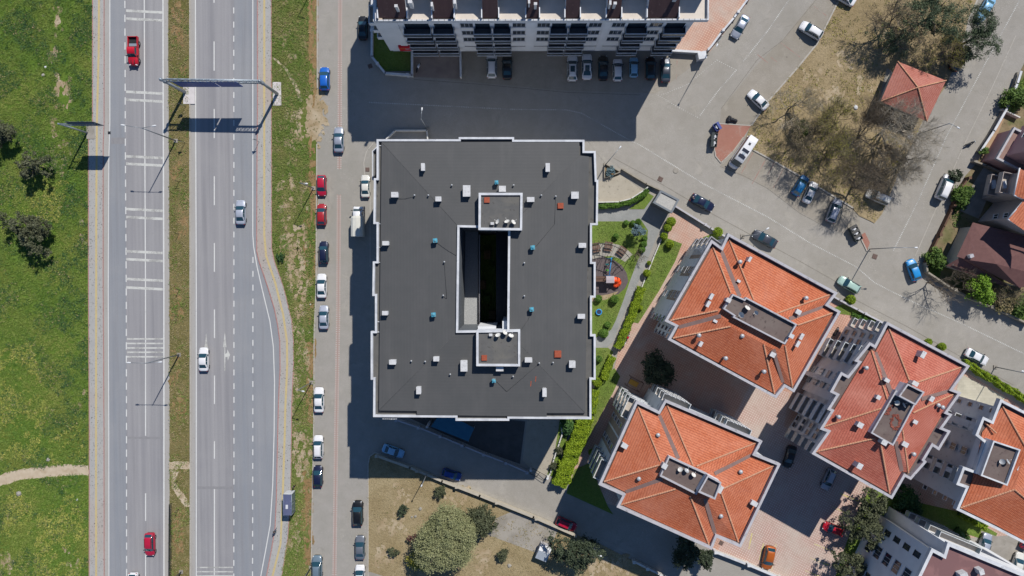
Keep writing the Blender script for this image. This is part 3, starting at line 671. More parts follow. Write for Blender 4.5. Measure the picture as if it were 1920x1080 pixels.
for a in [
 ('hatch',608.5,147.5,90,'blue','bright blue hatchback parked alone beside the dirt patch on the side road',GS,1.06),
 ('sedan',635,262,90,'silver','silver sedan driving over the red dotted centre line of the side road',None,1.02),
 ('hatch',603,348,-90,'maroon_red','crimson hatchback facing down, upper of the two red cars on the side road',GS,.97),
 ('hatch',603,402,90,'dark_red','red hatchback parked directly below another red car on the side road',GS,.99),
 ('suv',607,473,90,'navy','black car with purple tint parked opposite the box truck',GS,.92),
 ('sedan',603,536,90,'white','white sedan parked just above a silver car on the side road',GS,1.0),
 ('sedan',607,595,90,'lilac_silver','silver sedan parked between two white sedans on the side road',GS,.98),
 ('sedan',598,750,90,'white','white sedan parked at the foot of a lamp post on the side road',GS,1.04),
 ('suv',597,838,90,'white','white crossover parked just above the dark blue car on the side road',GS,.98),
 ('hatch',596,893,90,'navy','dark blue hatchback parked across the verge from the bus shelter',GS,1.0),
 ('suv',594.5,1064,90,'slate','blue grey car at the bottom edge with a lamp post beside it',GS,1.02),
 ('suv',671,962,90,'black','black crossover parked beside the dry lot kerb',GS,1.05),
 ('sedan',675,1027,90,'grey','grey sedan parked beside the dry lot behind a black car',GS,1.0),
 ('hatch',675,1080,90,'white','white car at the bottom edge beside the dry lot, cut by the frame',GS,1.05),
 ('sedan',685,349,90,'offwhite','boxy white sedan parked against the big dark roofed building',GS,.92),
 ('sedan',680,52,90,'black','dark car parked in deep shade beside the corner garden wall',GS,.96),
 ('sedan',451,398,90,'lilac_silver','silver sedan driving up the highway nearest the pavement',GH,1.0),
 ('sedan',381.5,674,90,'white','white sedan driving over a painted arrow on the highway',GH,.98),
 ('suv',281,1021,-90,'maroon_red','red crossover driving down the left carriageway',GH,.98),
 ('hatch',250,1094,-90,'white','white vehicle roof just entering at the bottom edge of the left carriageway',GH,1.0),
 ('suv',922,123,90,'white','white crossover standing apart at the left end of the shaded parking row',GN,1.02),
 ('sedan',951,125,90,'black','black car in deep shade right beside the leftmost white crossover',GN,1.0),
 ('suv',1073,128,90,'white','white car with a black sunroof in the shaded parking row',GN,1.05),
 ('sedan',1100.5,125,90,'white','white sedan between the sunroof car and a black car in the shaded row',GN,1.04),
 ('sedan',1131,127,90,'black','black car with grey bonnet between two white cars in the shaded row',GN,1.0),
 ('hatch',1158,131,90,'white','small white hatchback between the black car and the pale blue one',GN,1.02),
 ('hatch',1188.5,126,90,'light_blue','little pale blue hatchback in the shaded parking row',GN,.92),
 ('hatch',1220,128,90,'black','black hatchback in deep shade beside the pale blue hatchback',GN,1.04),
 ('sedan',1248,131,90,'dark_grey','dark grey sedan at the sunlit end of the shaded parking row',GN,1.0),
 ('sedan',1388,50,-120,'silver','silver sedan parked along the white courtyard wall',GE,1.0),
 ('suv',1521,57,149,'white','white crossover alone in the parking bays beside the dry park',GE,1.0),
 ('sedan',1583,-6,149,'white','white car cut by the top edge beside the park',GE,1.0),
 ('sedan',1422,187,137,'white','white sedan dappled by twig shade beside the terracotta triangle',GE,.98),
 ('sedan',1317,380,-28,'navy','dark navy sedan standing by the stone gatehouse',GE,1.02),
 ('sedan',1434,448,152,'dark_grey','dark grey sedan parked by the red roofed block under a lamp',GE,1.05),
 ('hatch',1501,348,58,'petrol_blue','petrol blue hatchback parked nose to the park kerb',GE,1.02),
 ('sedan',1520,361,65,'white','white sedan parked right next to the petrol blue hatchback',GE,.92),
 ('suv',1564,395,69,'silver','silver crossover under bare branches beside the tree trunk',GE,1.0),
 ('van',1646,369,157,'offwhite','white van dappled by twig shade parked below the grey twiggy crown',GE,1.02),
 ('van',1771,351,67,'white','clean white van parked on the sunny east street by a garden wall',GE,1.1),
 ('hatch',1713,506,110,'sky_blue','bright sky blue hatchback at the corner of the garden wall',GE,1.02),
 ('suv',1592,534,150,'pale_green','pale mint green car at the corner of the red roofed block',GE,.98),
 ('sedan',1832,669,-27,'white','white sedan parked beside a clipped hedge at the right edge',GE,1.0),
 ('sedan',1848,17,-120,'light_blue','silver blue sedan at the top edge by the park kerb',GE,1.02),
 ('hatch',1797,114,58,'black','black car half hidden under the dark pine',GE,.98),
 ('suv',1554,899,-113,'silver','pale blue white crossover standing in the courtyard shade',GC,.92),
 ('sedan',1481,857,-106,'black','black car in deep courtyard shade beside the red roofs',GC,.95),
 ('hatch',1563,992,160,'red','red hatchback under the olive trees in the cream courtyard',GC,1.0),
 ('hatch',1441,1046,-101,'orange','copper orange car parked on yellow bay lines by the courtyard wall',GC,1.12),
 ('suv',1846,1021,72,'silver','silver car with dark glass half hidden by the white facade',GC,.98),
 ('sedan',1908,1058,72,'offwhite','white car at the bottom right edge of the frame',GC,1.0),
 ('hatch',1929,1012,62,'maroon_red','red car of which only a corner shows at the right edge',GC,1.0),
 ('sedan',737,846,-20,'light_blue','light blue sedan parked in the blue shade by the lot wall',GL,.93),
 ('suv',847,890,-18,'deep_blue','deep blue car against the low wall at the edge of the shade',GL,.84),
 ('suv',1062,983,-23,'maroon_red','dark red car in the shade where the low wall breaks off',GL,.9)]:
    put_car(a[0],a[1],a[2],a[3],a[4],a[5],a[6],sc=a[7],sunroof='sunroof' in a[5])
# camper van with roof panels
o=put_car('camper',1391,287,-124,'white','white camper van with two black solar panels on its roof',None,'camper van',.97)
mb=MB()
for x in (-.1,1.15): mb.box((x,0,2.78),(.62,1.35,.04))
mb.build('solar_panel',navym:=simple('solar_cells',(.015,.018,.03,1),rough=.25,spec=.6),o)
mb=MB(); mb.box((.52,0,2.80),(.42,.6,.09)); mb.box((-1.6,-.1,2.79),(.42,.42,.08),m=1); mb.build('roof_vent',[lightm,darkm],o)
# pickup
def pickup():
    p=P(250,96,.8); r=thing('pickup_truck','red pickup truck with an open bed on the left carriageway','pickup truck',(p.x,p.y,.02),R(-90),GH)
    mb=MB(); rows=[]
    zt=[(0,.55),(.01,.75),(.03,.9),(.1,1.02),(.25,1.1),(.3,1.12),(.98,1.12),(1,1.0)]; L=5.3; hw=.92
    for f in (0,.008,.02,.05,.12,.2,.27,.4,.55,.62):
        w=lerpt(WID,f)*hw; z=lerpt(zt,f); x=L/2-f*L
        h=[(w*.92,.35),(w,.5),(w,z-.2 if z>.8 else .55),(w*.95,z-.05),(w*.85,z),(0,z+.04)]
        rows.append([(x,-y,zz) for y,zz in h]+[(x,y,zz) for y,zz in h[-2::-1]])
    mb.grid(rows); mb.face(rows[0][::-1]); mb.face(rows[-1])
    cab=[[(x,y*w,z) for y in (-1,-.9,0,.9,1)] for x,z,w in ((L/2-.27*L,1.1,.82),(L/2-.37*L,1.75,.68),(L/2-.48*L,1.8,.7),(L/2-.60*L,1.76,.68),(L/2-.62*L,1.1,.82))]
    mb.grid(cab)
    for j,sg in ((0,-1),(4,1)): mb.face([c[j] for c in cab])
    mb.build('body',PNT['red'],r)
    q=MB(); a,b=cab[0],cab[1]; q.face([Vector(a[0]).lerp(Vector(b[0]),.05)+Vector((.01,0,.01)),Vector(a[4]).lerp(Vector(b[4]),.05)+Vector((.01,0,.01)),Vector(a[4]).lerp(Vector(b[4]),.95)+Vector((.01,0,.01)),Vector(a[0]).lerp(Vector(b[0]),.95)+Vector((.01,0,.01))]); q.build('windshield',glass,r)
    q=MB(); a,b=cab[4],cab[3]; q.face([Vector(a[i]).lerp(Vector(b[i]),t)+Vector((-.01,0,.01)) for i,t in ((1,.1),(3,.1),(3,.9),(1,.9))]); q.build('rear_window',glass,r)
    for j,sg in ((0,-1),(4,1)):
        q=MB(); q.face([(L/2-.33*L,sg*.80,1.2),(L/2-.385*L,sg*.715,1.68),(L/2-.585*L,sg*.72,1.68),(L/2-.6*L,sg*.80,1.2)]); q.build('side_window',glass,r)
    q=MB(); x0=L/2-.625*L; x1=-L/2
    q.box(((x0+x1)/2,0,.6),(x0-x1,1.7,.1)); 
    for sg in (-1,1): q.box(((x0+x1)/2,sg*.86,.82),(x0-x1,.12,.56),m=1)
    q.box((x1+.05,0,.85),(.1,1.6,.5),m=1); q.box((x0-.06,0,1.0),(.08,1.6,.3)); q.box((x0-.45,0,.8),(.5,1.4,.3),m=2); q.build('cargo_bed',[trim,PNT['red'],lightm],r)
    for fx in (.19,.79):
        for sg in (-1,1): wheel(r,L/2-fx*L,sg*.86,.4,sg)
    for sg in (-1,1):
        q=MB(); q.box((L/2-.12,sg*.62,.85),(.14,.36,.14),-sg*.3); q.build('headlight',lampw,r)
        q=MB(); q.box((-L/2-.01,sg*.8,.95),(.06,.14,.3)); q.build('taillight',lampr,r)
        q=MB(); q.box((L/2-.32*L,sg*1.03,1.2),(.14,.26,.18)); q.build('mirror',trim,r)
        q=MB(); q.box((L/2-.15*L,sg*.3,1.06),(.9,.14,.05)); q.build('bonnet_stripe',trim,r)
pickup()
def boxtruck():
    p=P(672,416,1.0); r=thing('box_truck','small white truck with a ridged tarpaulin cargo box','truck',(p.x,p.y,.02),R(90))
    mb=MB(); rows=[]
    for x,z,w in ((2.85,.6,.75),(2.8,1.0,.84),(2.7,1.15,.9),(2.35,1.25,.93)):
        rows.append([(x,-w,.4),(x,-w,z-.1),(x,-w*.85,z),(x,0,z+.03),(x,w*.85,z),(x,w,z-.1),(x,w,.4)])
    rows += [[(1.8,-.95,.4),(1.8,-.92,1.2),(1.85,-.76,2.0),(1.85,0,2.05),(1.85,.76,2.0),(1.8,.92,1.2),(1.8,.95,.4)],[(1.05,-.95,.4),(1.05,-.92,1.2),(1.05,-.78,2.0),(1.05,0,2.08),(1.05,.78,2.0),(1.05,.92,1.2),(1.05,.95,.4)]]
    mb.grid(rows); mb.face(rows[0][::-1]); mb.face(rows[-1]); mb.build('body',PNT['white'],r)
    q=MB(); q.face([(2.38,-.78,1.31),(2.38,.78,1.31),(1.95,.68,2.01),(1.95,-.68,2.01)]); q.build('windshield',glass,r)
    for sg in (-1,1):
        q=MB(); q.face([(1.75,sg*.94,1.3),(1.2,sg*.94,1.3),(1.2,sg*.83,1.9),(1.7,sg*.83,1.9)]); q.build('side_window',glass,r)
        q=MB(); q.box((2.1,sg*1.12,1.4),(.1,.3,.3)); q.build('mirror',trim,r)
        q=MB(); q.box((2.78,sg*.62,.85),(.12,.34,.16),-sg*.3); q.build('headlight',lampw,r)
    q=MB(); L0,L1=1.0,-2.75; w=1.06; zs=[(w,.75),(w,2.35),(w*.62,2.68),(0,2.78)]
    ring=[(y,z) for y,z in zs]+[(-y,z) for y,z in zs[-2::-1]]
    rows=[[(x,y*(.8 if x==L0 else 1),z-(.12 if x==L0 else 0)) for y,z in ring] for x in (L0,L0-.35,-1,L1)]
    q.grid(rows,smooth=False); q.face(rows[0][::-1]); q.face(rows[-1]); q.box(((L0+L1)/2,0,.68),(L0-L1,2.1,.14)); q.build('cargo_box',mk('tarpaulin',C(226,224,214),C(214,212,202),sc=1.2,bump=.2,bsc=2),r)
    q=MB(); q.box((0,0,.5),(5.2,.8,.2)); q.build('chassis',trim,r)
    for x in (1.9,-1.7):
        for sg in (-1,1): wheel(r,x,sg*.85,.38,sg)
boxtruck()
# motorcycles and scooters
def motorbike(u,v,ang,label,c,name='motorcycle'):
    p=P(u,v,.5); r=thing(name,label,name,(p.x,p.y,.02),R(ang),'motorbikes parked outdoors')
    for x in (.68,-.68):
        mb=MB(); n=14; rows=[[(x+rr*math.cos(2*math.pi*i/n),yy,.31+rr*math.sin(2*math.pi*i/n)) for i in range(n)] for rr,yy in ((.2,-.05),(.31,-.05),(.31,.05),(.2,.05))]
        mb.grid(rows,close=True); mb.build('wheel',tyre,r)
    mb=MB(); mb.grid([[(x,-w,z-.16),(x,-w,z-.04),(x,-w*.5,z),(x,w*.5,z),(x,w,z-.04),(x,w,z-.16)] for x,w,z in ((.5,.05,.82),(.36,.16,.92),(.1,.18,.92),(-.1,.13,.82))]); mb.box((.1,0,.5),(.6,.26,.3)); mb.build('body',c,r)
    mb=MB(); mb.grid([[(x,-w,z-.1),(x,-w*.6,z),(x,w*.6,z),(x,w,z-.1)] for x,w,z in ((-.08,.12,.83),(-.4,.17,.84),(-.75,.12,.92),(-.9,.05,.94))]); mb.build('seat',trim,r)
    mb=MB(); mb.tube((.45,-.38,1.02),(.45,.38,1.02),.02,n=6); mb.tube((.45,-.38,1.02),(.3,-.42,1.0),.025,n=6); mb.tube((.45,.38,1.02),(.3,.42,1.0),.025,n=6); mb.build('handlebar',lightm,r)
    mb=MB(); 
    for y in (-.09,.09): mb.tube((.68,y,.31),(.45,y,1.0),.03,n=6)
    mb.build('fork',lightm,r)
    mb=MB(); mb.lathe((.62,0,.8),[(0,-.1),(.09,-.06),(.1,.05),(0,.1)],8); mb.build('headlight',lampw,r)
motorbike(1820,268,20,'dark motorcycle parked beside the white railing wall of the east street',PNT['black'])
motorbike(784,127,65,'motorcycle standing beside the shaded corner garden wall',PNT['white'])
motorbike(1176,634,60,'red and black motorcycle nearest the hedge end on pink paving',PNT['red'])
motorbike(1170,645,66,'white scooter just below the red motorcycle on pink paving',PNT['white'],'scooter')
motorbike(1568,622,62,'dark motorcycle parked between the two red roofed blocks',PNT['black'])
# ------------------------------------------------------------------ building helpers and materials
def inset(poly,dd):
    if area2(poly)<0: poly=poly[::-1]
    n=len(poly); out=[]
    for i in range(n):
        a,b,c=Vector(poly[i-1]),Vector(poly[i]),Vector(poly[(i+1)%n])
        d1=(b-a).normalized(); d2=(c-b).normalized(); n1=Vector((-d1.y,d1.x)); n2=Vector((-d2.y,d2.x))
        k=n1+n2; q=k.dot(n1)
        out.append(tuple(b+k*(dd/q)) if abs(q)>.15 else tuple(b+n1*dd))
    return out
def ring(mb,outer,inner,z0,z1,m=0,side=True):
    """parapet: flat top between two outlines of equal count, with inner and outer faces"""
    if area2(outer)<0: outer=outer[::-1]
    if area2(inner)<0: inner=inner[::-1]
    n=len(outer)
    for i in range(n):
        j=(i+1)%n
        o0,o1,i0,i1=outer[i],outer[j],inner[i],inner[j]
        mb.face([(*o0,z1),(*o1,z1),(*i1,z1),(*i0,z1)],m)
        mb.face([(*o0,z0),(*o1,z0),(*o1,z1),(*o0,z1)],m)
        mb.face([(*i1,z0),(*i0,z0),(*i0,z1),(*i1,z1)],m)
def keyhole(outer,hole):
    if area2(outer)<0: outer=outer[::-1]
    if area2(hole)>0: hole=hole[::-1]
    bi=min(((Vector(o)-Vector(h)).length,i,j) for i,o in enumerate(outer) for j,h in enumerate(hole))
    _,i,j=bi
    return outer[:i+1]+hole[j:]+hole[:j+1]+outer[i:]
M['para']=mk('white_parapet',C(226,228,230),C(214,216,220),sc=1.5,c4=C(170,172,176),sc4=2.2,t4=(.64,.74),c3=C(200,202,206),sc3=.6)
M['para_grey']=mk('grey_parapet',C(196,194,198),C(184,182,186),sc=1,c4=C(150,148,150),sc4=2)
M['wall_white']=mk('white_render',C(234,236,240,1.06),C(226,229,233,1.04),sc=.5,c4=C(206,208,212,1.1),sc4=1.2,t4=(.66,.78))
M['wall_cream']=mk('cream_render',C(206,198,184),C(198,190,176),sc=.5)
M['wall_grey']=mk('grey_blue_render',C(212,219,225,1.1),C(204,211,218,1.1),sc=.5,c4=C(186,193,200),sc4=1.0)
M['wall_brown']=mk('brown_render',C(160,146,136),C(150,137,128),sc=.6)
M['deck']=mk('roof_membrane',C(98,98,97),C(108,107,105),sc=.7,c3=C(118,115,108),sc3=.3,t3=(.52,.75),c4=C(90,88,85),sc4=1.5)
M['deck_brown']=mk('brown_membrane',C(108,94,90),C(116,102,98),sc=.6,c3=C(124,112,106),sc3=.25,c4=C(96,84,80),sc4=1.6)
def seamroof(name,a,b,ang):
    m,t=newmat(name); v=t.pos((1,1,1)); vr=t.pos((1,1,1),rz=ang)
    col=t.ramp(t.noise(v,.35,6,.65),[(.3,a),(.7,b)])
    w=t.n('ShaderNodeTexWave',wave_type='BANDS',bands_direction='X'); w.inputs['Scale'].default_value=.62; t.t.links.new(vr,w.inputs[0])
    col=t.mix(t.ramp(w.outputs[0],[(.0,.0),(.04,.0),(.06,.0),(.93,.0),(.985,.16)]),col,C(70,70,72))
    col=t.mix(t.ramp(t.noise(t.pos((.5,.06,1),rz=ang),1,4,.6),[(.5,0.0),(.8,.35)]),col,C(108,107,106))
    col=t.mix(t.ramp(t.noise(v,2.6,5,.75),[(.62,0.0),(.8,.3)]),col,C(78,78,80))
    t.out(col,rough=.6,bump=w.outputs[0],bstr=.1,bdist=.03,spec=.25); return m
M['roof_dark']=seamroof('dark_metal_roof',C(86,87,87),C(92,92,92),0)
M['roof_dark2']=seamroof('dark_metal_roof_turned',C(86,87,87),C(92,92,92),R(90))
M['chim']=mk('chimney_render',C(222,222,222),C(206,206,206),sc=2,c4=C(160,160,158),sc4=4,t4=(.6,.72))
M['vent']=simple('galvanised_vent',C(190,192,194),rough=.5,metal=.2)
M['cyan']=mk('cyan_cowl',C(70,160,190),C(90,170,190),sc=4,c4=C(150,140,120),sc4=6,t4=(.55,.65))
M['rust']=mk('rust_red_hatch',C(176,92,66),C(160,80,58),sc=3,c4=C(130,100,84),sc4=6)
M['winglass']=simple('window_glass',(.02,.032,.045,1),rough=.05,spec=.7)
M['winframe']=simple('window_frame',C(216,218,222),rough=.5)
M['dish']=simple('dish_white',C(224,222,216),rough=.45)
def dish(u,v,z,az,label,r=.42,group='satellite dishes on the roofs',m=None,pole=.55):
    p=P(u,v,z); t=thing('satellite_dish',label,'satellite dish',(p.x,p.y,z-pole),R(az),group)
    q=MB(); q.tube((-.1,0,0),(-.1,0,pole),.035,n=6); q.build('mount',darkm,t)
    q=MB(); Mx=Matrix.Rotation(R(52),3,'Y'); n=16; rows=[]
    for k,(rr,dz) in enumerate(((.02,0),(r*.5,.03),(r*.85,.09),(r,.13))):
        rows.append([tuple(Mx@Vector((rr*math.cos(2*math.pi*i/n),rr*math.sin(2*math.pi*i/n),dz))+Vector((0,0,pole))) for i in range(n)])
    q.grid(rows,close=True); q.build('reflector',m or M['dish'],t)
    q=MB(); q.tube((.1,0,pole-.25),(.62,0,pole+.12),.02,n=5); q.box((.62,0,pole+.14),(.1,.08,.1)); q.build('feed_arm',M['dish'],t)
def chimney(mb_list,u,v,w,h,z,parent,hh=1.05,mat=None,name='chimney',rz=0.0):
    """roof-mounted box with a slightly wider cap; (u,v,w,h) of its top in photo pixels"""
    p=P(u,v,z); k=(H-z)/F; q=MB(); q.box((p.x,p.y,z-hh/2-.1),(w*k-.1,h*k-.1,hh+.2),rz); q.box((p.x,p.y,z+.03),(w*k,h*k,.14),rz)
    return q.build(name,mat or M['chim'],parent)
# ------------------------------------------------------------------ the big grey roofed apartment building
Z=19.5
OUT=[(706,261),(860,261),(860,257),(964,257),(964,262),(1096,262),(1096,283),(1117,283),(1119,337),(1122,337),(1121,422),(1110,422),(1110,491),(1117,491),(1117,558),(1110,558),(1110,627),(1117,627),(1117,712),(1109,712),(1109,786),(955,785),(955,789),(854,789),(854,783),(699.5,782),(700,712),(695,712),(695,621),(703,621),(703,555),(698,555),(699,490),(706,490),(706,420),(700,420),(701,334),(706,334)]
ow=PP(OUT,Z)
court_px=[(857.5,422),(957,424),(955,623),(855,624)]
cw=PP(court_px,20.5)
BC=thing('apartment_building','big apartment building with a flat dark grey roof and a deep narrow light well','building',(P(905,520).x,P(905,520).y,0))
b0=(P(905,520).x,P(905,520).y,0)
q=MB(); wl=inset(ow,.25); pts=wl if area2(wl)>0 else wl[::-1]
for i in range(len(pts)):
    a,b=pts[i],pts[(i+1)%len(pts)]; q.face([(*a,0),(*b,0),(*b,Z-.3),(*a,Z-.3)])
wallo=q.build('wall',M['wall_white'],BC,b0)
q=MB(); ring(q,ow,inset(ow,.32),18.7,Z); q.sheet(keyhole(inset(ow,.2),cw),18.85,1); q.build('parapet',[M['para'],M['deck']],BC,b0)
E=[(716,267),(1086,266),(1086,292),(1104,294),(1097,774),(1025,774),(1025,781),(782,777),(782,770),(711,769)]
I=[(857,422),(956,424),(954,624),(855,625)]
iz=20.15; il=[Vector(P(u,v,iz)) for u,v in I]
def ez(p):
    dx=max(il[3].x-p.x,p.x-il[1].x,0); dy=max(il[3].y-p.y,p.y-il[0].y,0); return iz-.055*max(dx,dy)
el=[]
for u,v in E:
    p=Vector(P(u,v,19.2)); p.z=ez(p); el.append(p)
q=MB(); Q=il
q.face([el[0],el[1],el[2],Q[1],Q[0]][::-1],1); q.face([el[2],el[3],el[4],Q[2],Q[1]][::-1],0); q.face([el[4],el[5],el[6],el[7],el[8],el[9],Q[3],Q[2]][::-1],1); q.face([el[9],el[0],Q[0],Q[3]][::-1],0)
for i in range(len(el)):
    a,b=el[i],el[(i+1)%len(el)]; q.face([a,b,(b.x,b.y,18.86),(a.x,a.y,18.86)],2)
roof=q.build('roof',[M['roof_dark'],M['roof_dark2'],M['navy_metal']],BC,b0)
# ridge seams
for a,b in ((el[0],Q[0]),(el[2],Q[1]),(el[4],Q[2]),(el[9],Q[3])): q=MB(); q.tube(a+Vector((0,0,.01)),b+Vector((0,0,.01)),.02,n=5); q.build('ridge_cap',M['roof_dark'],roof,b0)
for u,v in ((1005,711),(996,720)):
    a=Vector(P(u,v-5,20)); b=Vector(P(u-1,v+5,20)); a.z=ez(a)+.012; b.z=ez(b)+.012; w_=Vector((.07,0,0)); q=MB(); q.face([a-w_,b-w_,b+w_,a+w_]); q.build('red_paint_mark',M['rust'],roof,b0)
def boff(o): return o
def addroof(fn): return fn
for (u,v,w,h) in [(793,313,7,14),(1027,314,8,16),(740,365,13,10),(822,373,11,9),(875,358,14,21),(942,354,13,11),(995,374,14,9),(1078,366,14,13),(723,456,12,8),(1092,460,14,9),(722,587,11,8),(1090,593,14,9),(736,679,13,9),(818,673,11,9),(870,686,13,21),(991,675,14,9),(1073,683,12,13),(785,732,9,14),(1021,736,8,16),(937,692,14,8)]:
    p=P(u,v,20); rz=ez(p); z=rz+1.0; k=(H-z)/F; p=P(u,v,z)
    q=MB(); q.box((p.x,p.y,z-.65),(w*k-.12,h*k-.12,1.3)); 
    n=3 if w>h else 1; m_=3 if h>w else 1
    q.box((p.x,p.y,z+.02),(w*k,h*k,.13)); q.build('chimney',M['chim'],roof,b0)
for (u,v,s) in [(931,342,7),(816,451,8),(999,464,8),(813,590,8),(997,580,8),(926,714,7)]:
    p=P(u,v,20); z=ez(p)+.85; k=(H-z)/F; p=P(u,v,z)
    q=MB(); q.box((p.x,p.y,z-.5),(s*k*.8,s*k*.8,1.0),m=1); q.box((p.x,p.y,z),(s*k,s*k,.3),.1); q.lathe((p.x,p.y,z),[(.3,.14),(.2,.26),(0,.3)],8); q.build('ventilator',[M['cyan'],M['vent']],roof,b0)
for (u,v) in [(847,347),(777,366),(803,366),(963,347),(1015,366),(1042,368),(833,491),(983,493),(831,554),(983,555),(771,677),(797,678),(1011,681),(1037,680),(844,702),(962,706)]:
    p=P(u,v,20); z=ez(p)+.42; p=P(u,v,z); q=MB(); q.tube((p.x,p.y,z-.5),(p.x,p.y,z),.10,n=8); q.lathe((p.x,p.y,z),[(.15,-.06),(.15,.02),(0,.07)],8); q.build('vent_pipe',M['vent'],roof,b0)
for (u,v,s) in [(1051,386,11),(1046,664,13)]:
    p=P(u,v,20); z=ez(p)+.22; p=P(u,v,z); k=(H-z)/F; q=MB(); q.box((p.x,p.y,z-.1),(s*k,s*k,.3)); q.box((p.x,p.y,z+.07),(s*k*.9,s*k*.9,.06)); q.build('roof_hatch',M['rust'],roof,b0)
# stair towers beside the light well
for name,c,hat in (('north',((897.5,361.5),(980,361.5),(979,432),(897,431)),(913,375)),('south',((893,619.5),(975.5,618),(975.5,687),(893,686.5)),(908,671))):
    o=PP(c,21.6); q=MB(); q.prism(inset(o,.05),18.4,21.3); q2=inset(o,.36); ring(q,o,q2,21.2,21.62,1); q.sheet(q2,21.33,2)
    tw=q.build('stair_tower',[M['wall_white'],M['para'],M['deck']],BC,b0)
    p=P(hat[0],hat[1],21.5); q=MB(); q.box((p.x,p.y,21.45),(.85,.85,.22)); q.build('roof_hatch',M['rust'],tw,b0)
    # light well rim
q=MB(); ring(q,cw,inset(cw,.34),20.0,20.55,0); ci=inset(cw,.32)
rim=q.build('well_rim',M['para'],BC,b0)
q=MB(); cp=ci if area2(ci)>0 else ci[::-1]
for i in range(4):
    a,b=cp[i],cp[(i+1)%4]; q.face([(*b,0),(*a,0),(*a,20.1),(*b,20.1)])
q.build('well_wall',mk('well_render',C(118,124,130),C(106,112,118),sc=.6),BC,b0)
q=MB(); a=P(897,440,.05); b=P(934,620,.05); q.box(((a.x+b.x)/2,(a.y+b.y)/2,.1),(a.x-b.x if a.x>b.x else b.x-a.x,a.y-b.y,.2)); q.build('well_planting',M['lawn'],BC,b0)
q=MB(); a=P(866,422,8); b=P(897,630,8); nn=40
for i in range(nn):
    x0=a.x-1+(b.x-a.x+1)*i/nn; x1=a.x-1+(b.x-a.x+1)*(i+1)/nn; xm=(x0+x1)/2
    q.face([(x0,b.y,8.0),(xm,b.y,8.08),(xm,a.y,8.08),(x0,a.y,8.0)]); q.face([(xm,b.y,8.08),(x1,b.y,8.0),(x1,a.y,8.0),(xm,a.y,8.08)])
q.face([(b.x,b.y,0),(b.x,b.y,8.0),(b.x,a.y,8.0),(b.x,a.y,0)],1)
q.build('well_canopy',[mk('corrugated_sheet',C(212,214,214),C(184,186,188),sc=6,c4=C(226,228,228),sc4=9,rough=.6),M['navy_metal']],BC,b0)
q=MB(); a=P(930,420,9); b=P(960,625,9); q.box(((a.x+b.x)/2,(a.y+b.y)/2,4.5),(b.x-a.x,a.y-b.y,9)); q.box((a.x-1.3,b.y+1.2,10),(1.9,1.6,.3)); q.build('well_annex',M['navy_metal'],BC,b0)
q=None
for (a,b,c) in (((997,582),(990,600),(972,626)),((816,453),(840,470),(857,480)),((777,368),(760,372),(746,372)),((1042,370),(1040,420),(1005,462)),((931,716),(950,735),(1011,682)),((833,493),(838,560),(831,556))):
    pts=[Vector((*P2(u,v,20),0)) for u,v in (a,b,c)]; q=MB()
    for p_ in pts: p_.z=ez(p_)+.05
    q.tube(pts[0],pts[1],.022,n=4); q.tube(pts[1],pts[2],.022,n=4); q.build('cable',M['navy_metal'],roof,b0)
for (u0,v0,u1,v1,z0,z1) in ((896,612,930,621,9.0,17.5),(942,602,952,620,9.0,19.2)):
    a=P(u0,v0,z1); b=P(u1,v1,z1); q=MB(); q.box(((a.x+b.x)/2,(a.y+b.y)/2,(z0+z1)/2),(b.x-a.x,a.y-b.y,z1-z0)); q.build('well_bay',M['wall_white'],BC,b0)
a=P(899,440,8.6); b=P(899,612,8.6); q=MB(); q.box((a.x,(a.y+b.y)/2,8.5),(.16,a.y-b.y,.9)); q.build('well_railing',M['para_grey'],BC,b0)
for k in range(6):
    p=P(905+(k%3)*9,450+k*28,1); q=MB(); q.box((p.x,p.y,.9),(1.2,1.6,1.6)); q.build('well_planter',M['brownsoil'] if k%2 else M['lawn'],BC,b0)
# glazed roof strip, gutter ties and the low balcony on the west side
q=MB(); 
for i in range(9):
    p=P(723+i*8.3,271.5,19.3); q.box((p.x,p.y,19.3),(.06,.55,.08))
a=P(722,268.5,19.3); b=P(791,268.5,19.3)
for dy in (0,-.5): q.box(((a.x+b.x)/2,a.y+dy,19.3),(b.x-a.x,.07,.08))
q.face([(a.x,a.y-.5,19.26),(b.x,a.y-.5,19.26),(b.x,a.y,19.26),(a.x,a.y,19.26)],1); q.build('skylight_strip',[M['para'],simple('green_glass',(.18,.28,.2,1),rough=.2)],roof,b0)
q=MB()
for (u0,v0,u1) in [(706,274,718),(706,420,717),(706,464,716),(700,492,716),(704,603,714),(700,622,714)]:
    a=P(u0,v0,18.6); b=P(u1,v0,18.6); q.box(((a.x+b.x)/2,a.y,18.95),(b.x-a.x,.12,.22))
q.build('gutter_tie',M['para'],BC,b0)
q=MB(); o=PP([(697.5,283),(705,276),(708,276),(708,337),(697.5,337)],12); q.prism(o,10.9,11.0,1); ring(q,o,inset(o,.15),11.0,12.0); q.build('balcony',[M['para'],M['deck']],BC,b0)
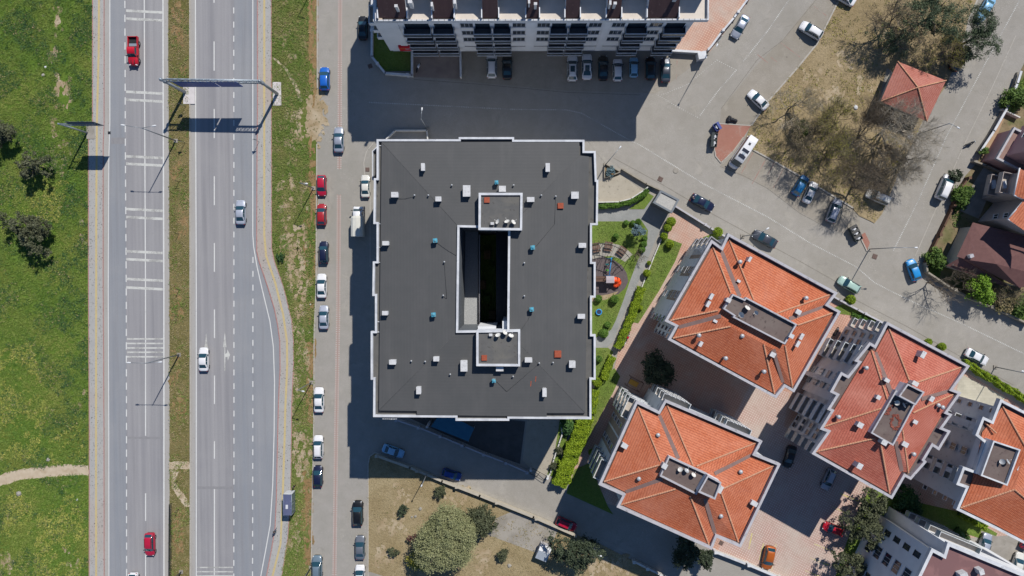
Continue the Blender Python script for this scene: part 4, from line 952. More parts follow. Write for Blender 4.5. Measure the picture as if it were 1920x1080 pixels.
# sign letters low on the south parapet (only their feet show)
q=MB(); x=717.5
for wd,kind in ((3.4,'o'),(3.4,'c'),(3.4,'e'),(3.4,'a'),(1.2,'i'),(3.6,'n'),(1.0,'i'),(1.0,'i'),(1.6,'f'),(3.2,'e')):
    c=P(x+wd/2,784.5,18.7); k=(H-18.7)/F*wd
    if kind in 'ocea':
        n=12
        for i in range(n):
            t0=2*math.pi*i/n; t1=2*math.pi*(i+1)/n
            if kind=='c' and i in (0,11): continue
            q.tube((c.x+k*.42*math.cos(t0),c.y,18.7+.42*math.sin(t0)),(c.x+k*.42*math.cos(t1),c.y,18.7+.42*math.sin(t1)),.07,n=5)
    else: q.box((c.x,c.y,18.75),(k*.6,.14,.9))
    x+=wd+.25
LET=q
for o_ in (LET,):
    o_.build('sign_lettering',M['para'],BC,b0)
dd=dict(r=.42)
for (u,v,az,lab) in [(934,416,150,'white satellite dish next to the white box on the upper stair tower'),(951,416,110,'middle satellite dish of the three on the upper stair tower'),(962,417,40,'rightmost satellite dish on the upper stair tower'),(934,629,110,'left satellite dish on the lower stair tower'),(946,624,50,'satellite dish turned edge on over the light well rim'),(958,630,70,'right satellite dish on the lower stair tower')]:
    dish(u,v,22.0,az,lab)
for (u,v,lab) in [(923,419,'small white cabinet beside the dishes on the upper stair tower'),(920,628,'small white cabinet beside the dishes on the lower stair tower')]:
    p=P(u,v,21.9); t=thing('cabinet',lab,'cabinet',(p.x,p.y,21.34),0,'cabinets on the stair towers'); q=MB(); q.box((0,0,.26),(.5,.36,.46)); q.box((0,0,.5),(.54,.4,.05)); q.build('casing',M['chim'],t)
# ------------------------------------------------------------------ red tiled apartment blocks
def tilemat(name,a,b,c,mort):
    m,t=newmat(name); uv=t.pos((1,1,1),uv=True); v=t.pos((1,1,1))
    br=t.n('ShaderNodeTexBrick',offset=0.0); br.inputs['Scale'].default_value=1; br.inputs['Brick Width'].default_value=.24; br.inputs['Row Height'].default_value=.40
    br.inputs['Mortar Size'].default_value=.022; br.inputs['Mortar Smooth'].default_value=.4; br.inputs['Color1'].default_value=a; br.inputs['Color2'].default_value=b; br.inputs['Mortar'].default_value=mort
    t.t.links.new(uv,br.inputs[0])
    col=t.mix(t.ramp(t.noise(v,.16,6,.65,.5),[(.42,0.0),(.68,.65)]),br.outputs[0],c)
    col=t.mix(t.ramp(t.noise(t.pos((2.4,2.4,2.4)),1.0,3,.7),[(.54,0.0),(.72,.6)]),col,C(168,92,72))
    col=t.mix(t.ramp(t.noise(v,.33,7,.75,1.0),[(.55,0.0),(.68,.4)]),col,C(186,118,98))
    col=t.mix(t.ramp(t.noise(v,.9,5,.75,.8),[(.62,0.0),(.74,.5)]),col,C(226,160,134))
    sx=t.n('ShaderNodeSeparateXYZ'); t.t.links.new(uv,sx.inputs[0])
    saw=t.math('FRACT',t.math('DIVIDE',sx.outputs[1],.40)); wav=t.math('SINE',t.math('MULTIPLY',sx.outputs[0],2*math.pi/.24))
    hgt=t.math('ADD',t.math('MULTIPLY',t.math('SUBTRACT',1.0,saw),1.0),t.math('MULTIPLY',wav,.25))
    col=t.mix(t.ramp(saw,[(.0,.36),(.12,.3),(.22,0.0),(1.0,0.0)]),col,mort)  # dark overlap gap, with the shadow line under each tile lip painted into the colour
    t.out(col,rough=.8,bump=hgt,bstr=.55,bdist=.07,spec=.12); return m
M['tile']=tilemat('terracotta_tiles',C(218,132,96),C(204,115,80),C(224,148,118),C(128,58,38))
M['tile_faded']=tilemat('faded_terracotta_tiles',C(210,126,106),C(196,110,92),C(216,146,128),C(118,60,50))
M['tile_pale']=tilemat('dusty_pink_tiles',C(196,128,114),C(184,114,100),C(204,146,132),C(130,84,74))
M['ridge']=mk('ridge_tiles',C(216,168,136),C(200,144,114),sc=3.2,c4=C(176,120,94),sc4=5,t4=(.55,.65))
M['valley']=mk('valley_metal',C(134,110,104),C(144,120,114),sc=1)
M['louvre']=simple('white_louvre',C(232,232,232),rough=.5)
M['rail_glass']=simple('balcony_glass',(.2,.25,.28,1),rough=.15,spec=.5); M['balc_floor']=mk('balcony_floor_tiles',C(206,196,184),C(190,180,168),sc=1.5)
M['dark_void']=simple('recess_interior',(.05,.05,.055,1),rough=.9)
def pmean(px): return (sum(x for x,_ in px)/len(px),sum(y for _,y in px)/len(px))
WP={}
def window(par,c,ang,w,h,b0,cols=1,frame='winframe',deep=.06):
    """framed window as a part with its pane below it; c = centre on the wall plane, ang = outward direction"""
    key=(round(w,2),round(h,2),cols,frame)
    if key not in WP:
        q=MB(); f=.055
        for y,z,a,bb in ((0,h/2-f/2,w,f),(0,-h/2+f/2,w,f)): q.box((deep/2,y,z),(deep,a,bb))
        for y in [-w/2+f/2,w/2-f/2]+[-w/2+w*k/cols for k in range(1,cols)]: q.box((deep/2,y,0),(deep,f,h-2*f-.004))
        q.box((deep/2+.02,0,-h/2-.05),(deep+.05,w+.12,.06))
        o=q.build('window',M[frame],par); g=MB(); g.face([(.02,-w/2,-h/2),(.02,w/2,-h/2),(.02,w/2,h/2),(.02,-w/2,h/2)]); p=g.build('pane',M['winglass'],o)
        WP[key]=(o,p)
    else:
        s,sp=WP[key]; o=s.copy(); COL.objects.link(o); o.parent=par; p=sp.copy(); COL.objects.link(p); p.parent=o
    o.location=(c[0]-b0[0],c[1]-b0[1],c[2]-b0[2]); o.rotation_euler=(0,0,ang); return o
class Wall:
    """a straight facade seen from outside: a -> b in world xy, outward normal on the given side"""
    def __init__(s,a,b,out):
        s.a=Vector(a); s.b=Vector(b); s.d=(s.b-s.a); s.L=s.d.length; s.d.normalize(); n=Vector((-s.d.y,s.d.x))
        if n.dot(Vector(out))<0: n=-n
        s.n=n; s.ang=math.atan2(n.y,n.x)
    def pt(s,t,z,o=0.0):
        p=s.a+s.d*t+s.n*o; return (p.x,p.y,z)
def balcony(par,w,t0,t1,z,dep,b0,kind='solid',mat='wall_white',slabm='balc_floor',gl='rail_glass',top=False):
    q=MB(); tm=(t0+t1)/2; L=t1-t0; rz=math.atan2(w.d.y,w.d.x)
    q.box(w.pt(tm,z,dep/2),(L,dep,.16),rz,0,2)
    fm=0 if kind=='solid' else 1
    q.box(w.pt(tm,z+.58,dep-.06),(L,.1,1.0),rz,fm,0)
    for t in (t0+.06,t1-.06): q.box(w.pt(t,z+.58,dep/2-.06),(.1,dep-.13,1.0),rz,fm,0)
    if top: q.box(w.pt(tm,z+1.12,dep-.06),(L,.14,.08),rz,0); q.box(w.pt(tm,z+.0,dep+.03),(L,.06,.2),rz,0)
    if kind=='louvre':
        for k in range(5): q.box(w.pt(t0+L*(.18+.16*k),z+.66,dep+.05),(L*.12,.06,1.5),rz,3)
    return q.build('balcony',[M[mat],M[gl],M[slabm],M['louvre']],par,b0)
def panel(par,w,t0,t1,z0,z1,mat,b0,name='cladding_panel',o=.03):
    q=MB(); q.box(w.pt((t0+t1)/2,(z0+z1)/2,o/2),(t1-t0,o,z1-z0),math.atan2(w.d.y,w.d.x)); return q.build(name,M[mat] if isinstance(mat,str) else mat,par,b0)
def tile_block(label,out_px,h,faces,hips,valleys,group,tile='tile',over=.6,wallm='wall_grey',eave=1.0,rise=1.7,para='para_grey',wall_in=None):
    o=PP(out_px,h); c=pmean(out_px); b=P(c[0],c[1],h); b0=(b.x,b.y,0)
    root=thing('apartment_block',label,'apartment block',b0,0,group)
    q=MB(); w=inset(o,over)
    for i in range(len(w)):
        a_,b_=w[i],w[(i+1)%len(w)]; q.face([(*a_,0),(*b_,0),(*b_,h-.9),(*a_,h-.9)])
    q.build('wall',M[wallm],root,b0)
    q=MB(); i1=inset(o,.42); ring(q,o,i1,h-.95,h,0); q.sheet(inset(o,.2),h-.80,1); q.face([(x,y,h-.93) for x,y in (o if area2(o)<0 else o[::-1])]); q.build('eaves',[M[para],M['deck_brown']],root,b0)
    ze=h-.62; zt=ze+rise
    q=MB()
    for f in faces:
        V=[]
        for (u,v,k) in f: V.append(Vector(P(u,v,ze+rise*k)))
        e=(V[1]-V[0]); e.z=0; e.normalize(); n=(V[1]-V[0]).cross(V[2]-V[0]).normalized()
        if n.z<0: n=-n
        up=n.cross(e) if n.cross(e).z>0 else -n.cross(e)
        uv=[((p-V[0]).dot(e),(p-V[0]).dot(up)) for p in V]
        # a closed skirt below the eave edge
        q.face(V,0,uv); a_,b_=V[0],V[1]; q.face([a_,b_,b_-Vector((0,0,.16)),a_-Vector((0,0,.16))],0,[(0,0),(1,0),(1,.1),(0,.1)])
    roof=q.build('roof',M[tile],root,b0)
    for name,ls,r,m in (('ridge',hips,.16,'ridge'),):
        for a_,c_ in ls:
            q=MB(); A=Vector(P(a_[0],a_[1],ze+rise*(a_[2] if len(a_)>2 else 0)+.02)); B=Vector(P(c_[0],c_[1],ze+rise*(c_[2] if len(c_)>2 else 1)+.04))
            n=max(2,int((B-A).length/.38)); 
            for k in range(n): q.tube(A.lerp(B,k/n),A.lerp(B,(k+1.02)/n),r*1.08,r*.78,n=7,caps=False)
            q.build('ridge',M[m],roof,b0)
    for a_,c_ in valleys:
        A=Vector(P(a_[0],a_[1],ze+.06)); B=Vector(P(c_[0],c_[1],ze+rise*(c_[2] if len(c_)>2 else 1)+.08)); d_=(B-A).normalized(); n=Vector((-d_.y,d_.x,0)).normalized()*.33
        q=MB(); q.face([A-n,B-n,B+n,A+n]); q.build('valley_gutter',M['valley'],roof,b0)
    return root,roof,b0,ze,zt
def terrace(root,px,z,b0,para='para_grey',name='roof_terrace',base=2.5,lip=.55):
    o=PP(px,z); q=MB(); q.prism(inset(o,.03),z-base,z-lip); i=inset(o,.24); ring(q,o,i,z-lip-.05,z,1); q.sheet(i,z-lip+.01,2); return q.build(name,[M['wall_white'],M[para],M['deck_brown']],root,b0)
def rchim(roof,b0,u,v,w,h,z,rz=R(-28.5),hh=1.2,kind=0):
    p=P(u,v,z); k=(H-z)/F; q=MB(); q.box((p.x,p.y,z-hh/2-.3),(w*k-.14,h*k-.14,hh+.7),rz); q.box((p.x,p.y,z+.02),(w*k,h*k,.16),rz)
    return q.build('chimney',M['chim'],roof,b0)
def rvent(roof,b0,u,v,z):
    p=P(u,v,z); q=MB(); q.tube((p.x,p.y,z-1.3),(p.x,p.y,z-.1),.2,n=8); q.lathe((p.x,p.y,z),[(.18,-.25),(.36,-.12),(.36,.05),(.2,.16),(0,.2)],10); q.build('roof_vent',M['vent'],roof,b0)
GB='red tiled apartment blocks'
# ---- block A
hA=15.5
OA=[(1334,449),(1353,463),(1365,437),(1571,549),(1554,571),(1577,584),(1489,736),(1472,726),(1455,747),(1252,637),(1266,612),(1246,602)]
v1,v2,v3,v4,v5,v6,v7,v8,v9,v10,v11,v12=[(1336,462,0),(1352,469,0),(1367,449,0),(1558,552,0),(1545,574,0),(1563,586,0),(1486,727,0),(1469,717,0),(1452,738,0),(1262,634,0),(1272,614,0),(1257,601,0)]
q1,q2,q3,q4,q5,q6,q7,q8,q9,q10,q11,q12=[(1370,549,1),(1387,556,1),(1413,562,1),(1455,588,1),(1480,598,1),(1495,610,1),(1472,648,1),(1450,655,1),(1432,645,1),(1370,612,1),(1352,592,1),(1346,582,1)]
fA=[(v1,v2,q2,q1),(v2,v3,q3,q2),(v3,v4,q4,q3),(v4,v5,q5,q4),(v5,v6,q6,q5),(v6,v7,q7,q6),(v7,v8,q8,q7),(v8,v9,q9,q8),(v9,v10,q10,q9),(v10,v11,q11,q10),(v11,v12,q12,q11),(v12,v1,q1,q12)]
fA.append(((1346,582,1),(1370,549,1),(1387,556,1),(1413,562,1),(1455,588,1),(1480,598,1),(1495,610,1),(1472,648,1),(1450,655,1),(1432,645,1),(1370,612,1),(1352,592,1)))
A,roofA,bA,zeA,ztA=tile_block('red tiled block with a long stepped brown terrace on its roof, nearest the small park',OA,hA,fA,[(v1,q1),(v3,q3),(v4,q4),(v6,q6),(v7,q7),(v9,q9),(v10,q10),(v12,q12)],[(v2,q2),(v5,q5),(v8,q8),(v11,q11)],GB)
terrace(A,[(1374,551),(1396,561),(1399,557),(1495,608),(1472,646),(1374,595),(1376,592),(1356,579)],ztA+1.0,bA)
for (u,v,w,h) in [(1366,563,9,8),(1484,630,9,8)]: rchim(roofA,bA,u,v,w,h,ztA+1.35)
for (u,v,w,h,k) in [(1334,556,6,12,1),(1328,570,6,12,1),(1503,631,6,12,1),(1496,645,6,12,1),(1406,486,5,10,1),(1497,585,10,9,0),(1449,665,10,9,0)]: rchim(roofA,bA,u,v,w,h,ztA+.3)
for (u,v,w,h) in [(1385,527,7,5),(1341,602,8,5),(1314,645,6,10)]: rchim(roofA,bA,u,v,w,h,ztA-.2)
for (u,v) in [(1311,629),(1361,672),(1392,630),(1433,697),(1512,559),(1388,491),(1390,627),(1434,659)][:6]: rvent(roofA,bA,u,v,ztA)
for (u,v,az,lab) in [(1401,578,60,'large cream satellite dish on the brown terrace of the upper left red block'),(1391,590,200,'satellite dish turned edge on beside the large cream dish'),(1419,586,200,'right hand satellite dish on the brown terrace of the upper left red block')]: dish(u,v,ztA+1.0,az,lab,.5 if 'large' in lab else .38,pole=.6)
wA=Wall(P2(1246,602,hA),P2(1334,449,hA),(-1,.4)); wA.a+= -wA.n*.6; L=wA.L
for k,t in enumerate((3.0,8.0,12.9,17.6)):
    t=t-1
    for z in (2.2,5.2,8.2,11.2): window(A,wA.pt(L-t if k>3 else (17.0-t),z),wA.ang,1.25,1.2,bA,2)
for t in (4.0,8.8,12.3): panel(A,wA,t,t+1.9,5.2,14.2,'wall_brown',bA)
panel(A,wA,L-2.4,L-.3,.2,14.4,'wall_white',bA)
wA2=Wall(P2(1334,449,hA),P2(1353,463,hA),(.4,1)); wA2.a-=wA2.n*.6
for z in (2.8,5.8,8.8,11.8): balcony(A,wA2,.2,3.2,z,1.6,bA,'solid','para_grey')
wA3=Wall(P2(1266,612,hA),P2(1252,637,hA),(-1,.4)); wA3.a-=wA3.n*.6
for t in (.75,1.9):
    for z in (2.2,5.2,8.2,11.2): window(A,wA3.pt(t,z),wA3.ang,.85,1.5,bA,1)
# ---- block B
hB=15.5
OB=[(1663,603),(1819,686),(1787,730),(1803,736),(1777,773),(1786,777),(1768,802),(1783,808),(1761,845),(1749,837),(1734,862),(1738,866),(1708,900),(1697,894),(1673,936),(1522,851),(1551,810),(1537,805),(1558,771),(1551,768),(1568,741),(1556,735),(1577,697),(1590,704),(1609,680),(1602,677),(1631,641),(1640,647)]
s1,s2,s3,s4,s5,s6,s7,s8,s9,s10,s11,s12=[(1666,614,0),(1804,688,0),(1784,731,0),(1790,738,0),(1703,886,0),(1691,884,0),(1668,925,0),(1530,847,0),(1549,808,0),(1545,800,0),(1633,654,0),(1641,660,0)]
p1,p2,p3,p4,p5,p6,p7,p8,p9,p10,p11,p12=[(1706,716,1),(1716,718,1),(1728,748,1),(1712,774,1),(1692,806,1),(1680,828,1),(1652,836,1),(1640,822,1),(1648,800,1),(1652,766,1),(1664,750,1),(1672,738,1)]
fB=[(s1,s2,p2,p1),(s2,s3,p3,p2),(s3,s4,p4,p3),(s4,s5,p5,p4),(s5,s6,p6,p5),(s6,s7,p7,p6),(s7,s8,p8,p7),(s8,s9,p9,p8),(s9,s10,p10,p9),(s10,s11,p11,p10),(s11,s12,p12,p11),(s12,s1,p1,p12),(p1,p2,p3,p4,p5,p6,p7,p8,p9,p10,p11,p12)]
B_,roofB,bB,zeB,ztB=tile_block('faded red tiled block with spare tiles in a ring on its terrace and stepped balconies',OB,hB,fB,[(s1,p1),(s2,p2),(s4,p4),(s5,p5),(s7,p7),(s8,p8),(s10,p10),(s11,p11)],[(s3,p3),(s6,p6),(s12,p12)],GB,'tile_faded',over=1.5,wallm='wall_white')
terrace(B_,[(1680,731),(1717,757),(1675,836),(1633,812)],ztB+.9,bB)
terrace(B_,[(1702,719),(1734,735),(1717,760),(1685,743)],ztB+2.1,bB,base=3.2)
for (u,v,w,h) in [(1716,719,12,8),(1658,830,11,9)]: rchim(roofB,bB,u,v,w,h,ztB+1.2)
for (u,v,w,h) in [(1731,665,8,13),(1663,713,10,7),(1647,745,8,8),(1613,797,11,10),(1716,791,9,7),(1697,833,12,9),(1612,874,10,11),(1747,748,8,10)]: rchim(roofB,bB,u,v,w,h,ztB+.25)
for (u,v) in [(1625,690),(1573,782),(1714,852),(1760,760),(1768,764)]: rvent(roofB,bB,u,v,ztB-.6)
for (u,v,az,lab) in [(1683,756,150,'left dish of the pair beside the small tower on the faded red block'),(1694,760,40,'right dish of the pair beside the small tower on the faded red block')]: dish(u,v,ztB+.9,az,lab,.42,pole=.6)
rr=random.Random(4); tp=None
def loose_tile(x,y,z,a):
    global tp
    if tp is None:
        q=MB(); q.grid([[(-.21,y_,z_) for y_,z_ in ((-.12,-.05),(-.06,.03),(.06,.03),(.12,-.05))],[(.21,y_,z_) for y_,z_ in ((-.12,-.05),(-.06,.03),(.06,.03),(.12,-.05))]],smooth=False); tp=q.build('roof_tile',M['tile_faded']); o=tp
        tag(o,'loose spare roof tile lying in a ring on a brown roof terrace','roof tile','spare roof tiles on the terrace')
    else: o=tp.copy(); COL.objects.link(o)
    o.location=(x,y,z); o.rotation_euler=(0,0,a)
for i in range(40):
    a=2*math.pi*i/40; rad=rr.uniform(.75,1.25); p=P(1680+rad*10*math.cos(a)*.8,792+rad*12*math.sin(a),ztB+.5); loose_tile(p.x,p.y,ztB+.42,rr.uniform(0,3))
for i in range(14):
    p=P(1664+rr.uniform(-3,3)+i*.8,778-i*1.3+rr.uniform(-2,2),ztB+.5); loose_tile(p.x,p.y,ztB+.42,rr.uniform(0,3))
wB=Wall(P2(1663,603,hB),P2(1522,851,hB),(-1,.4)); wB.a-=wB.n*1.5
FZ=(1.6,4.5,7.4,10.3,13.0); sc=wB.L/28.0
def T(t): return t*sc
for z in FZ:
    zz=z-1.3
    if z>2: balcony(B_,wB,T(.0),T(2.0),zz,1.2,bB,'glass','para')
    for t in (2.9,4.5): window(B_,wB.pt(T(t),z+.1),wB.ang,1.0,1.2,bB,1)
    balcony(B_,wB,T(5.6),T(9.6),zz,1.9,bB,'solid','wall_grey')
    for t in (10.8,): window(B_,wB.pt(T(t),z+.1,.06),wB.ang,1.5,1.5,bB,2)
    balcony(B_,wB,T(12.0),T(15.8),zz,1.5,bB,'louvre' if z in (4.5,10.3,13.0) else 'glass','para')
    window(B_,wB.pt(T(17.2),z+.1,.06),wB.ang,1.5,1.5,bB,2)
    balcony(B_,wB,T(18.6),T(22.4),zz,1.8,bB,'solid','wall_grey')
    for t in (23.4,24.9): window(B_,wB.pt(T(t),z+.1),wB.ang,1.0,1.2,bB,1)
    if z>2: balcony(B_,wB,T(26.0),T(28.0),zz,1.2,bB,'glass','wall_cream')
for t in (9.7,16.2): panel(B_,wB,T(t),T(t+2.2),.2,14.5,'wall_brown',bB,o=.05)
# ---- block C
hC=15.5
OC=[(1193,751),(1235,771),(1247,749),(1430,827),(1417,851),(1464,870),(1389,1027),(1344,1008),(1335,1031),(1156,951),(1167,929),(1122,909)]
c1,c2,c3,c4,c5,c6,c7,c8,c9,c10,c11,c12=[(1196,761,0),(1236,779,0),(1250,758,0),(1418,830,0),(1408,853,0),(1451,873,0),(1384,1016,0),(1341,1000,0),(1329,1021,0),(1165,946,0),(1173,923,0),(1133,903,0)]
d1,d2,d3,d4,d5,d6,d7,d8,d9,d10,d11,d12=[(1238,864,1),(1272,860,1),(1299,872,1),(1306,874,1),(1340,888,1),(1356,916,1),(1352,924,1),(1322,935,1),(1294,930,1),(1267,917,1),(1242,898,1),(1236,872,1)]
fC=[(c1,c2,d2,d1),(c2,c3,d3,d2),(c3,c4,d4,d3),(c4,c5,d5,d4),(c5,c6,d6,d5),(c6,c7,d7,d6),(c7,c8,d8,d7),(c8,c9,d9,d8),(c9,c10,d10,d9),(c10,c11,d11,d10),(c11,c12,d12,d11),(c12,c1,d1,d12),(d1,d2,d3,d4,d5,d6,d7,d8,d9,d10,d11,d12)]
Cb,roofC,bC,zeC,ztC=tile_block('red tiled block nearest the low lane wall, stair tower ending its terrace',OC,hC,fC,[(c1,d1),(c3,d3),(c4,d4),(c6,d6),(c7,d7),(c9,d9),(c10,d10),(c12,d12)],[(c2,d2),(c5,d5),(c8,d8),(c11,d11)],GB)
terrace(Cb,[(1254,855),(1328,889),(1306,928),(1237,893)],ztC+.9,bC)
terrace(Cb,[(1327,891),(1353,905),(1341,937),(1309,923)],ztC+2.1,bC,base=3.2)
for (u,v,w,h) in [(1246,874,10,10),(1351,918,7,14)]: rchim(roofC,bC,u,v,w,h,ztC+1.2)
for (u,v,w,h) in [(1171,836,12,9),(1414,944,13,9)]: rchim(roofC,bC,u,v,w,h,ztC-.6)
for (u,v) in [(1234,816),(1198,898),(1352,968),(1389,885),(1272,875)][:4]: rvent(roofC,bC,u,v,ztC-.5)
for (u,v,az,lab) in [(1276,881,120,'left satellite dish on the terrace of the red block by the lane'),(1287,883,60,'grey middle satellite dish on the terrace of the red block by the lane'),(1300,891,60,'right satellite dish on the terrace of the red block by the lane')]: dish(u,v,ztC+.9,az,lab,.42,pole=.6,m=M['vent'] if 'grey' in lab else None)
wC=Wall(P2(1193,751,hC),P2(1122,909,hC),(-1,.4)); wC.a-=wC.n*.6; sc=wC.L/17.0
for z in FZ[:5]:
    zz=z-1.3
    if z>2:
        balcony(Cb,wC,.1*sc,4.2*sc,zz,1.3,bC,'louvre','para'); balcony(Cb,wC,13*sc,16.9*sc,zz,1.3,bC,'glass','para')
    for t in (6.2,10.6): window(Cb,wC.pt(t*sc,z+.1,.05),wC.ang,.9,1.5,bC,1)
for t in (4.6,8.4): panel(Cb,wC,t*sc,(t+3.4)*sc,.2,14.2,'wall_brown',bC)
wC2=Wall(P2(1193,751,hC),P2(1235,771,hC),(.4,1)); wC2.a-=wC2.n*.6
for z in FZ[1:]:
    window(Cb,wC2.pt(2.2,z+.1),wC2.ang,1.0,1.3,bC,1); window(Cb,wC2.pt(3.7,z+.1),wC2.ang,1.0,1.3,bC,1)
wC3=Wall(P2(1247,749,hC),P2(1430,827,hC),(.4,1)); wC3.a-=wC3.n*.6
for z in FZ[1:]:
    zz=z-1.3; balcony(Cb,wC3,.2,5.2,zz,1.35,bC,'louvre','para'); balcony(Cb,wC3,11.8,16.4,zz,1.35,bC,'louvre','para')
# ---- block D at the right edge
hD=15.5
OD=[(1876,748),(1962,792),(2030,840),(1960,1040),(1867,992),(1793,956),(1811,915),(1793,909),(1806,875),(1829,883),(1846,830),(1829,816),(1843,781),(1860,789)]
e1,e2,e3,e4,e5,e6,e7=[(1880,762,0),(1985,815,0),(1950,1030,0),(1868,985,0),(1801,952,0),(1822,905,0),(1842,810,0)]
g1,g2,g3,g4=[(1925,842,1),(1955,880,1),(1935,945,1),(1902,918,1)]
fD=[(e1,e2,g2,g1),(e2,e3,g3,g2),(e3,e4,e5,g4,g3),(e5,e6,e7,e1,g1,g4),(g1,g2,g3,g4)]
D_,roofD,bD,zeD,ztD=tile_block('red tiled block at the right edge with its facade in blue shade',OD,hD,fD,[(e1,g1),(e5,g4),(g4,g3),((1846,792,.0),(1868,812,.3))],[],GB,over=1.2,wallm='wall_grey',para='para')
terrace(D_,[(1863,826),(1914,843),(1889,911),(1839,892)],ztD+.4,bD,para='para',base=4)
rchim(roofD,bD,1915,879,14,12,ztD-.2)
for (u,v,az,lab) in [(1880,866,150,'grey satellite dish on the terrace at the right edge'),(1889,866,40,'white satellite dish at the right on the right edge terrace')]: dish(u,v,ztD+.4,az,lab,.45,m=M['vent'],pole=.6)
wD=Wall(P2(1876,748,hD),P2(1793,956,hD),(-1,.4)); wD.a-=wD.n*1.2
for z in FZ[1:]:
    for t in (2.2,): window(D_,wD.pt(t,z+.1),wD.ang,.8,1.1,bD,1)
    balcony(D_,wD,4.4,6.6,z-1.3,1.6,bD,'solid','para'); window(D_,wD.pt(10.2,z),wD.ang,1.3,1.5,bD,2)
    balcony(D_,wD,13.2,15.8,z-1.3,1.6,bD,'glass','para'); window(D_,wD.pt(19,z+.1),wD.ang,.8,1.0,bD,1)
# ------------------------------------------------------------------ north apartment block
hN=18.6
M['maroon']=mk('maroon_sheet_roof',C(88,68,68),C(80,62,63),sc=.5,st=(4,.3,1),c4=C(100,80,78),sc4=2)
M['terrace_floor']=mk('pale_terrace_tiles',C(226,216,204),C(216,206,194),sc=.8)
M['beige']=mk('beige_gutter',C(206,190,170),C(190,172,152),sc=2)
yF=P(1000,105,0).y; xL=P(738,97,0).x; xR=P(1256,97,0).x; yB=yF+16
bN=((xL+xR)/2,yF,0)
N=thing('apartment_block','white apartment block with maroon roof dormers and shaded balconies over the parking row','apartment block',bN)
q=MB(); q.prism([(xL,yF),(xR,yF),(xR,yB),(xL,yB)],3.3,hN-.56,bottom=True); q.prism([(xL,yF+.9),(xR,yF+.9),(xR,yB),(xL,yB)],0,3.3); q.build('wall',M['wall_white'],N,bN)
xr2=P(1328,38,hN).x; xl2=P(704,38,hN).x; yt=P(1000,40,hN).y
q=MB(); q.prism([(xl2+.1,yt+.1),(xr2-.1,yt+.1),(xr2-.1,yB),(xl2+.1,yB)],hN-.545,hN-.30); q.build('floor_slab',[M['terrace_floor']],N,bN)
q=MB(); o=[(xl2,yt),(xr2,yt),(xr2,yB),(xl2,yB)]; ring(q,o,inset(o,.22),hN-.55,hN+.35)
for k in range(60):
    x=xl2+(xr2-xl2)*(k+.5)/60; q.box((x,yt+.1,hN+.36),(.06,.26,.06),m=1)
q.build('parapet',[M['para'],M['navy_metal']],N,bN)
zR=hN+3.0; yk=P(1000,-8,hN).y; yf=P(1000,33,hN).y
q=MB(); q.prism([(xl2+.5,yk),(xr2-.6,yk),(xr2-.6,yB-.5),(xl2+.5,yB-.5)],hN-.31,zR-.02,1,0); 
roofN=q.build('roof',[M['maroon'],M['wall_white']],N,bN)
for a_,c_ in ((711,763),(812,851),(905,934),(987,1010),(1060,1086),(1137,1163),(1213,1270)):
    x0=P(a_,30,hN).x; x1=P(c_,30,hN).x
    q=MB(); zf=hN+.15
    q.face([(x0,yf,zf),(x1,yf,zf),(x1,yk,zR),(x0,yk,zR)],0)
    for x in (x0,x1): q.face([(x,yf,hN-.3),(x,yf,zf),(x,yk,zR),(x,yk,hN-.3)],1)
    q.face([(x0,yf,hN-.3),(x1,yf,hN-.3),(x1,yf,zf),(x0,yf,zf)],0)
    for x in (x0-.12,x1+.12): q.face([(x-.08,yt+.3,hN-.3),(x+.08,yt+.3,hN-.3),(x+.08,yt+.3,hN+.5),(x-.08,yt+.3,hN+.5)],1); q.prism([(x-.08,yt+.3),(x+.08,yt+.3),(x+.08,yf+1.3),(x-.08,yf+1.3)],hN-.3,hN+.9,1)
    q.build('dormer',[M['maroon'],M['wall_white']],roofN,bN)
q=MB(); q.box((xl2+.75,(yt+yB)/2,hN-.1),(.7,yB-yt-.6,.4)); q.build('gutter',M['beige'],roofN,bN)
for (u,v,w,h,s) in [(743,12,6,5,.55),(992,3,4,9,.9),(1004,8,6,5,.6),(1144,6,4,8,.9),(1153,7,6,5,.6),(1266,-4,8,7,1.0),(769,3,8,8,.9),(810,9,4,8,.6),(853,4,5,8,.7)]:
    p=P(u,v,hN+2.6); k=(H-hN-2.6)/F; q=MB(); q.box((p.x,p.y,hN+1.6),(w*k-.1,h*k-.1,2.4)); q.box((p.x,p.y,hN+2.83),(w*k,h*k,.12)); q.build('chimney',M['chim'],roofN,bN)
wN=Wall((xL,yF),(xR,yF),(0,-1)); wN0=Wall((xL,yF+.9),(xR,yF+.9),(0,-1))
def tN(u,z): return P(u,60,z).x-xL
ZT=15.2
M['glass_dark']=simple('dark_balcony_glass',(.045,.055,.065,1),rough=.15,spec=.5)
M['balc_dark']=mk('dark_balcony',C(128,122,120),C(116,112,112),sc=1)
for (a_,c_) in ((757,809),(812,852),(888,922),(924,958),(1031,1064),(1066,1102),(1172,1213),(1243,1285)):
    t0=tN(a_,ZT); t1=tN(c_,ZT)
    for z in (4.6,7.9,11.2,14.5): balcony(N,wN,t0,t1,z,1.35,bN,'glass','para','balc_dark','glass_dark',True); panel(N,wN,t0+.3,t1-.3,z+.1,z+2.4,'winglass',bN,'balcony_door',.02)
for u in (876,973,1019,1115,1158,1228):
    for z in (9.4,12.7,16.2): window(N,wN.pt(tN(u,ZT),z),wN.ang,2.1,1.8,bN,3)
for u,wd in ((995,1.5),(1136,1.0),(858,.9),(742,1.2)): panel(N,wN,tN(u,ZT)-wd/2,tN(u,ZT)+wd/2,3.35,18.0,'wall_white',bN,'pilaster',.14)
for a_,c_ in ((1163,1183),(1192,1255)): panel(N,wN0,tN(a_,3),tN(c_,3),1.9,3.0,simple('brick_red_panel',C(150,92,84)),bN,'fascia',.08)
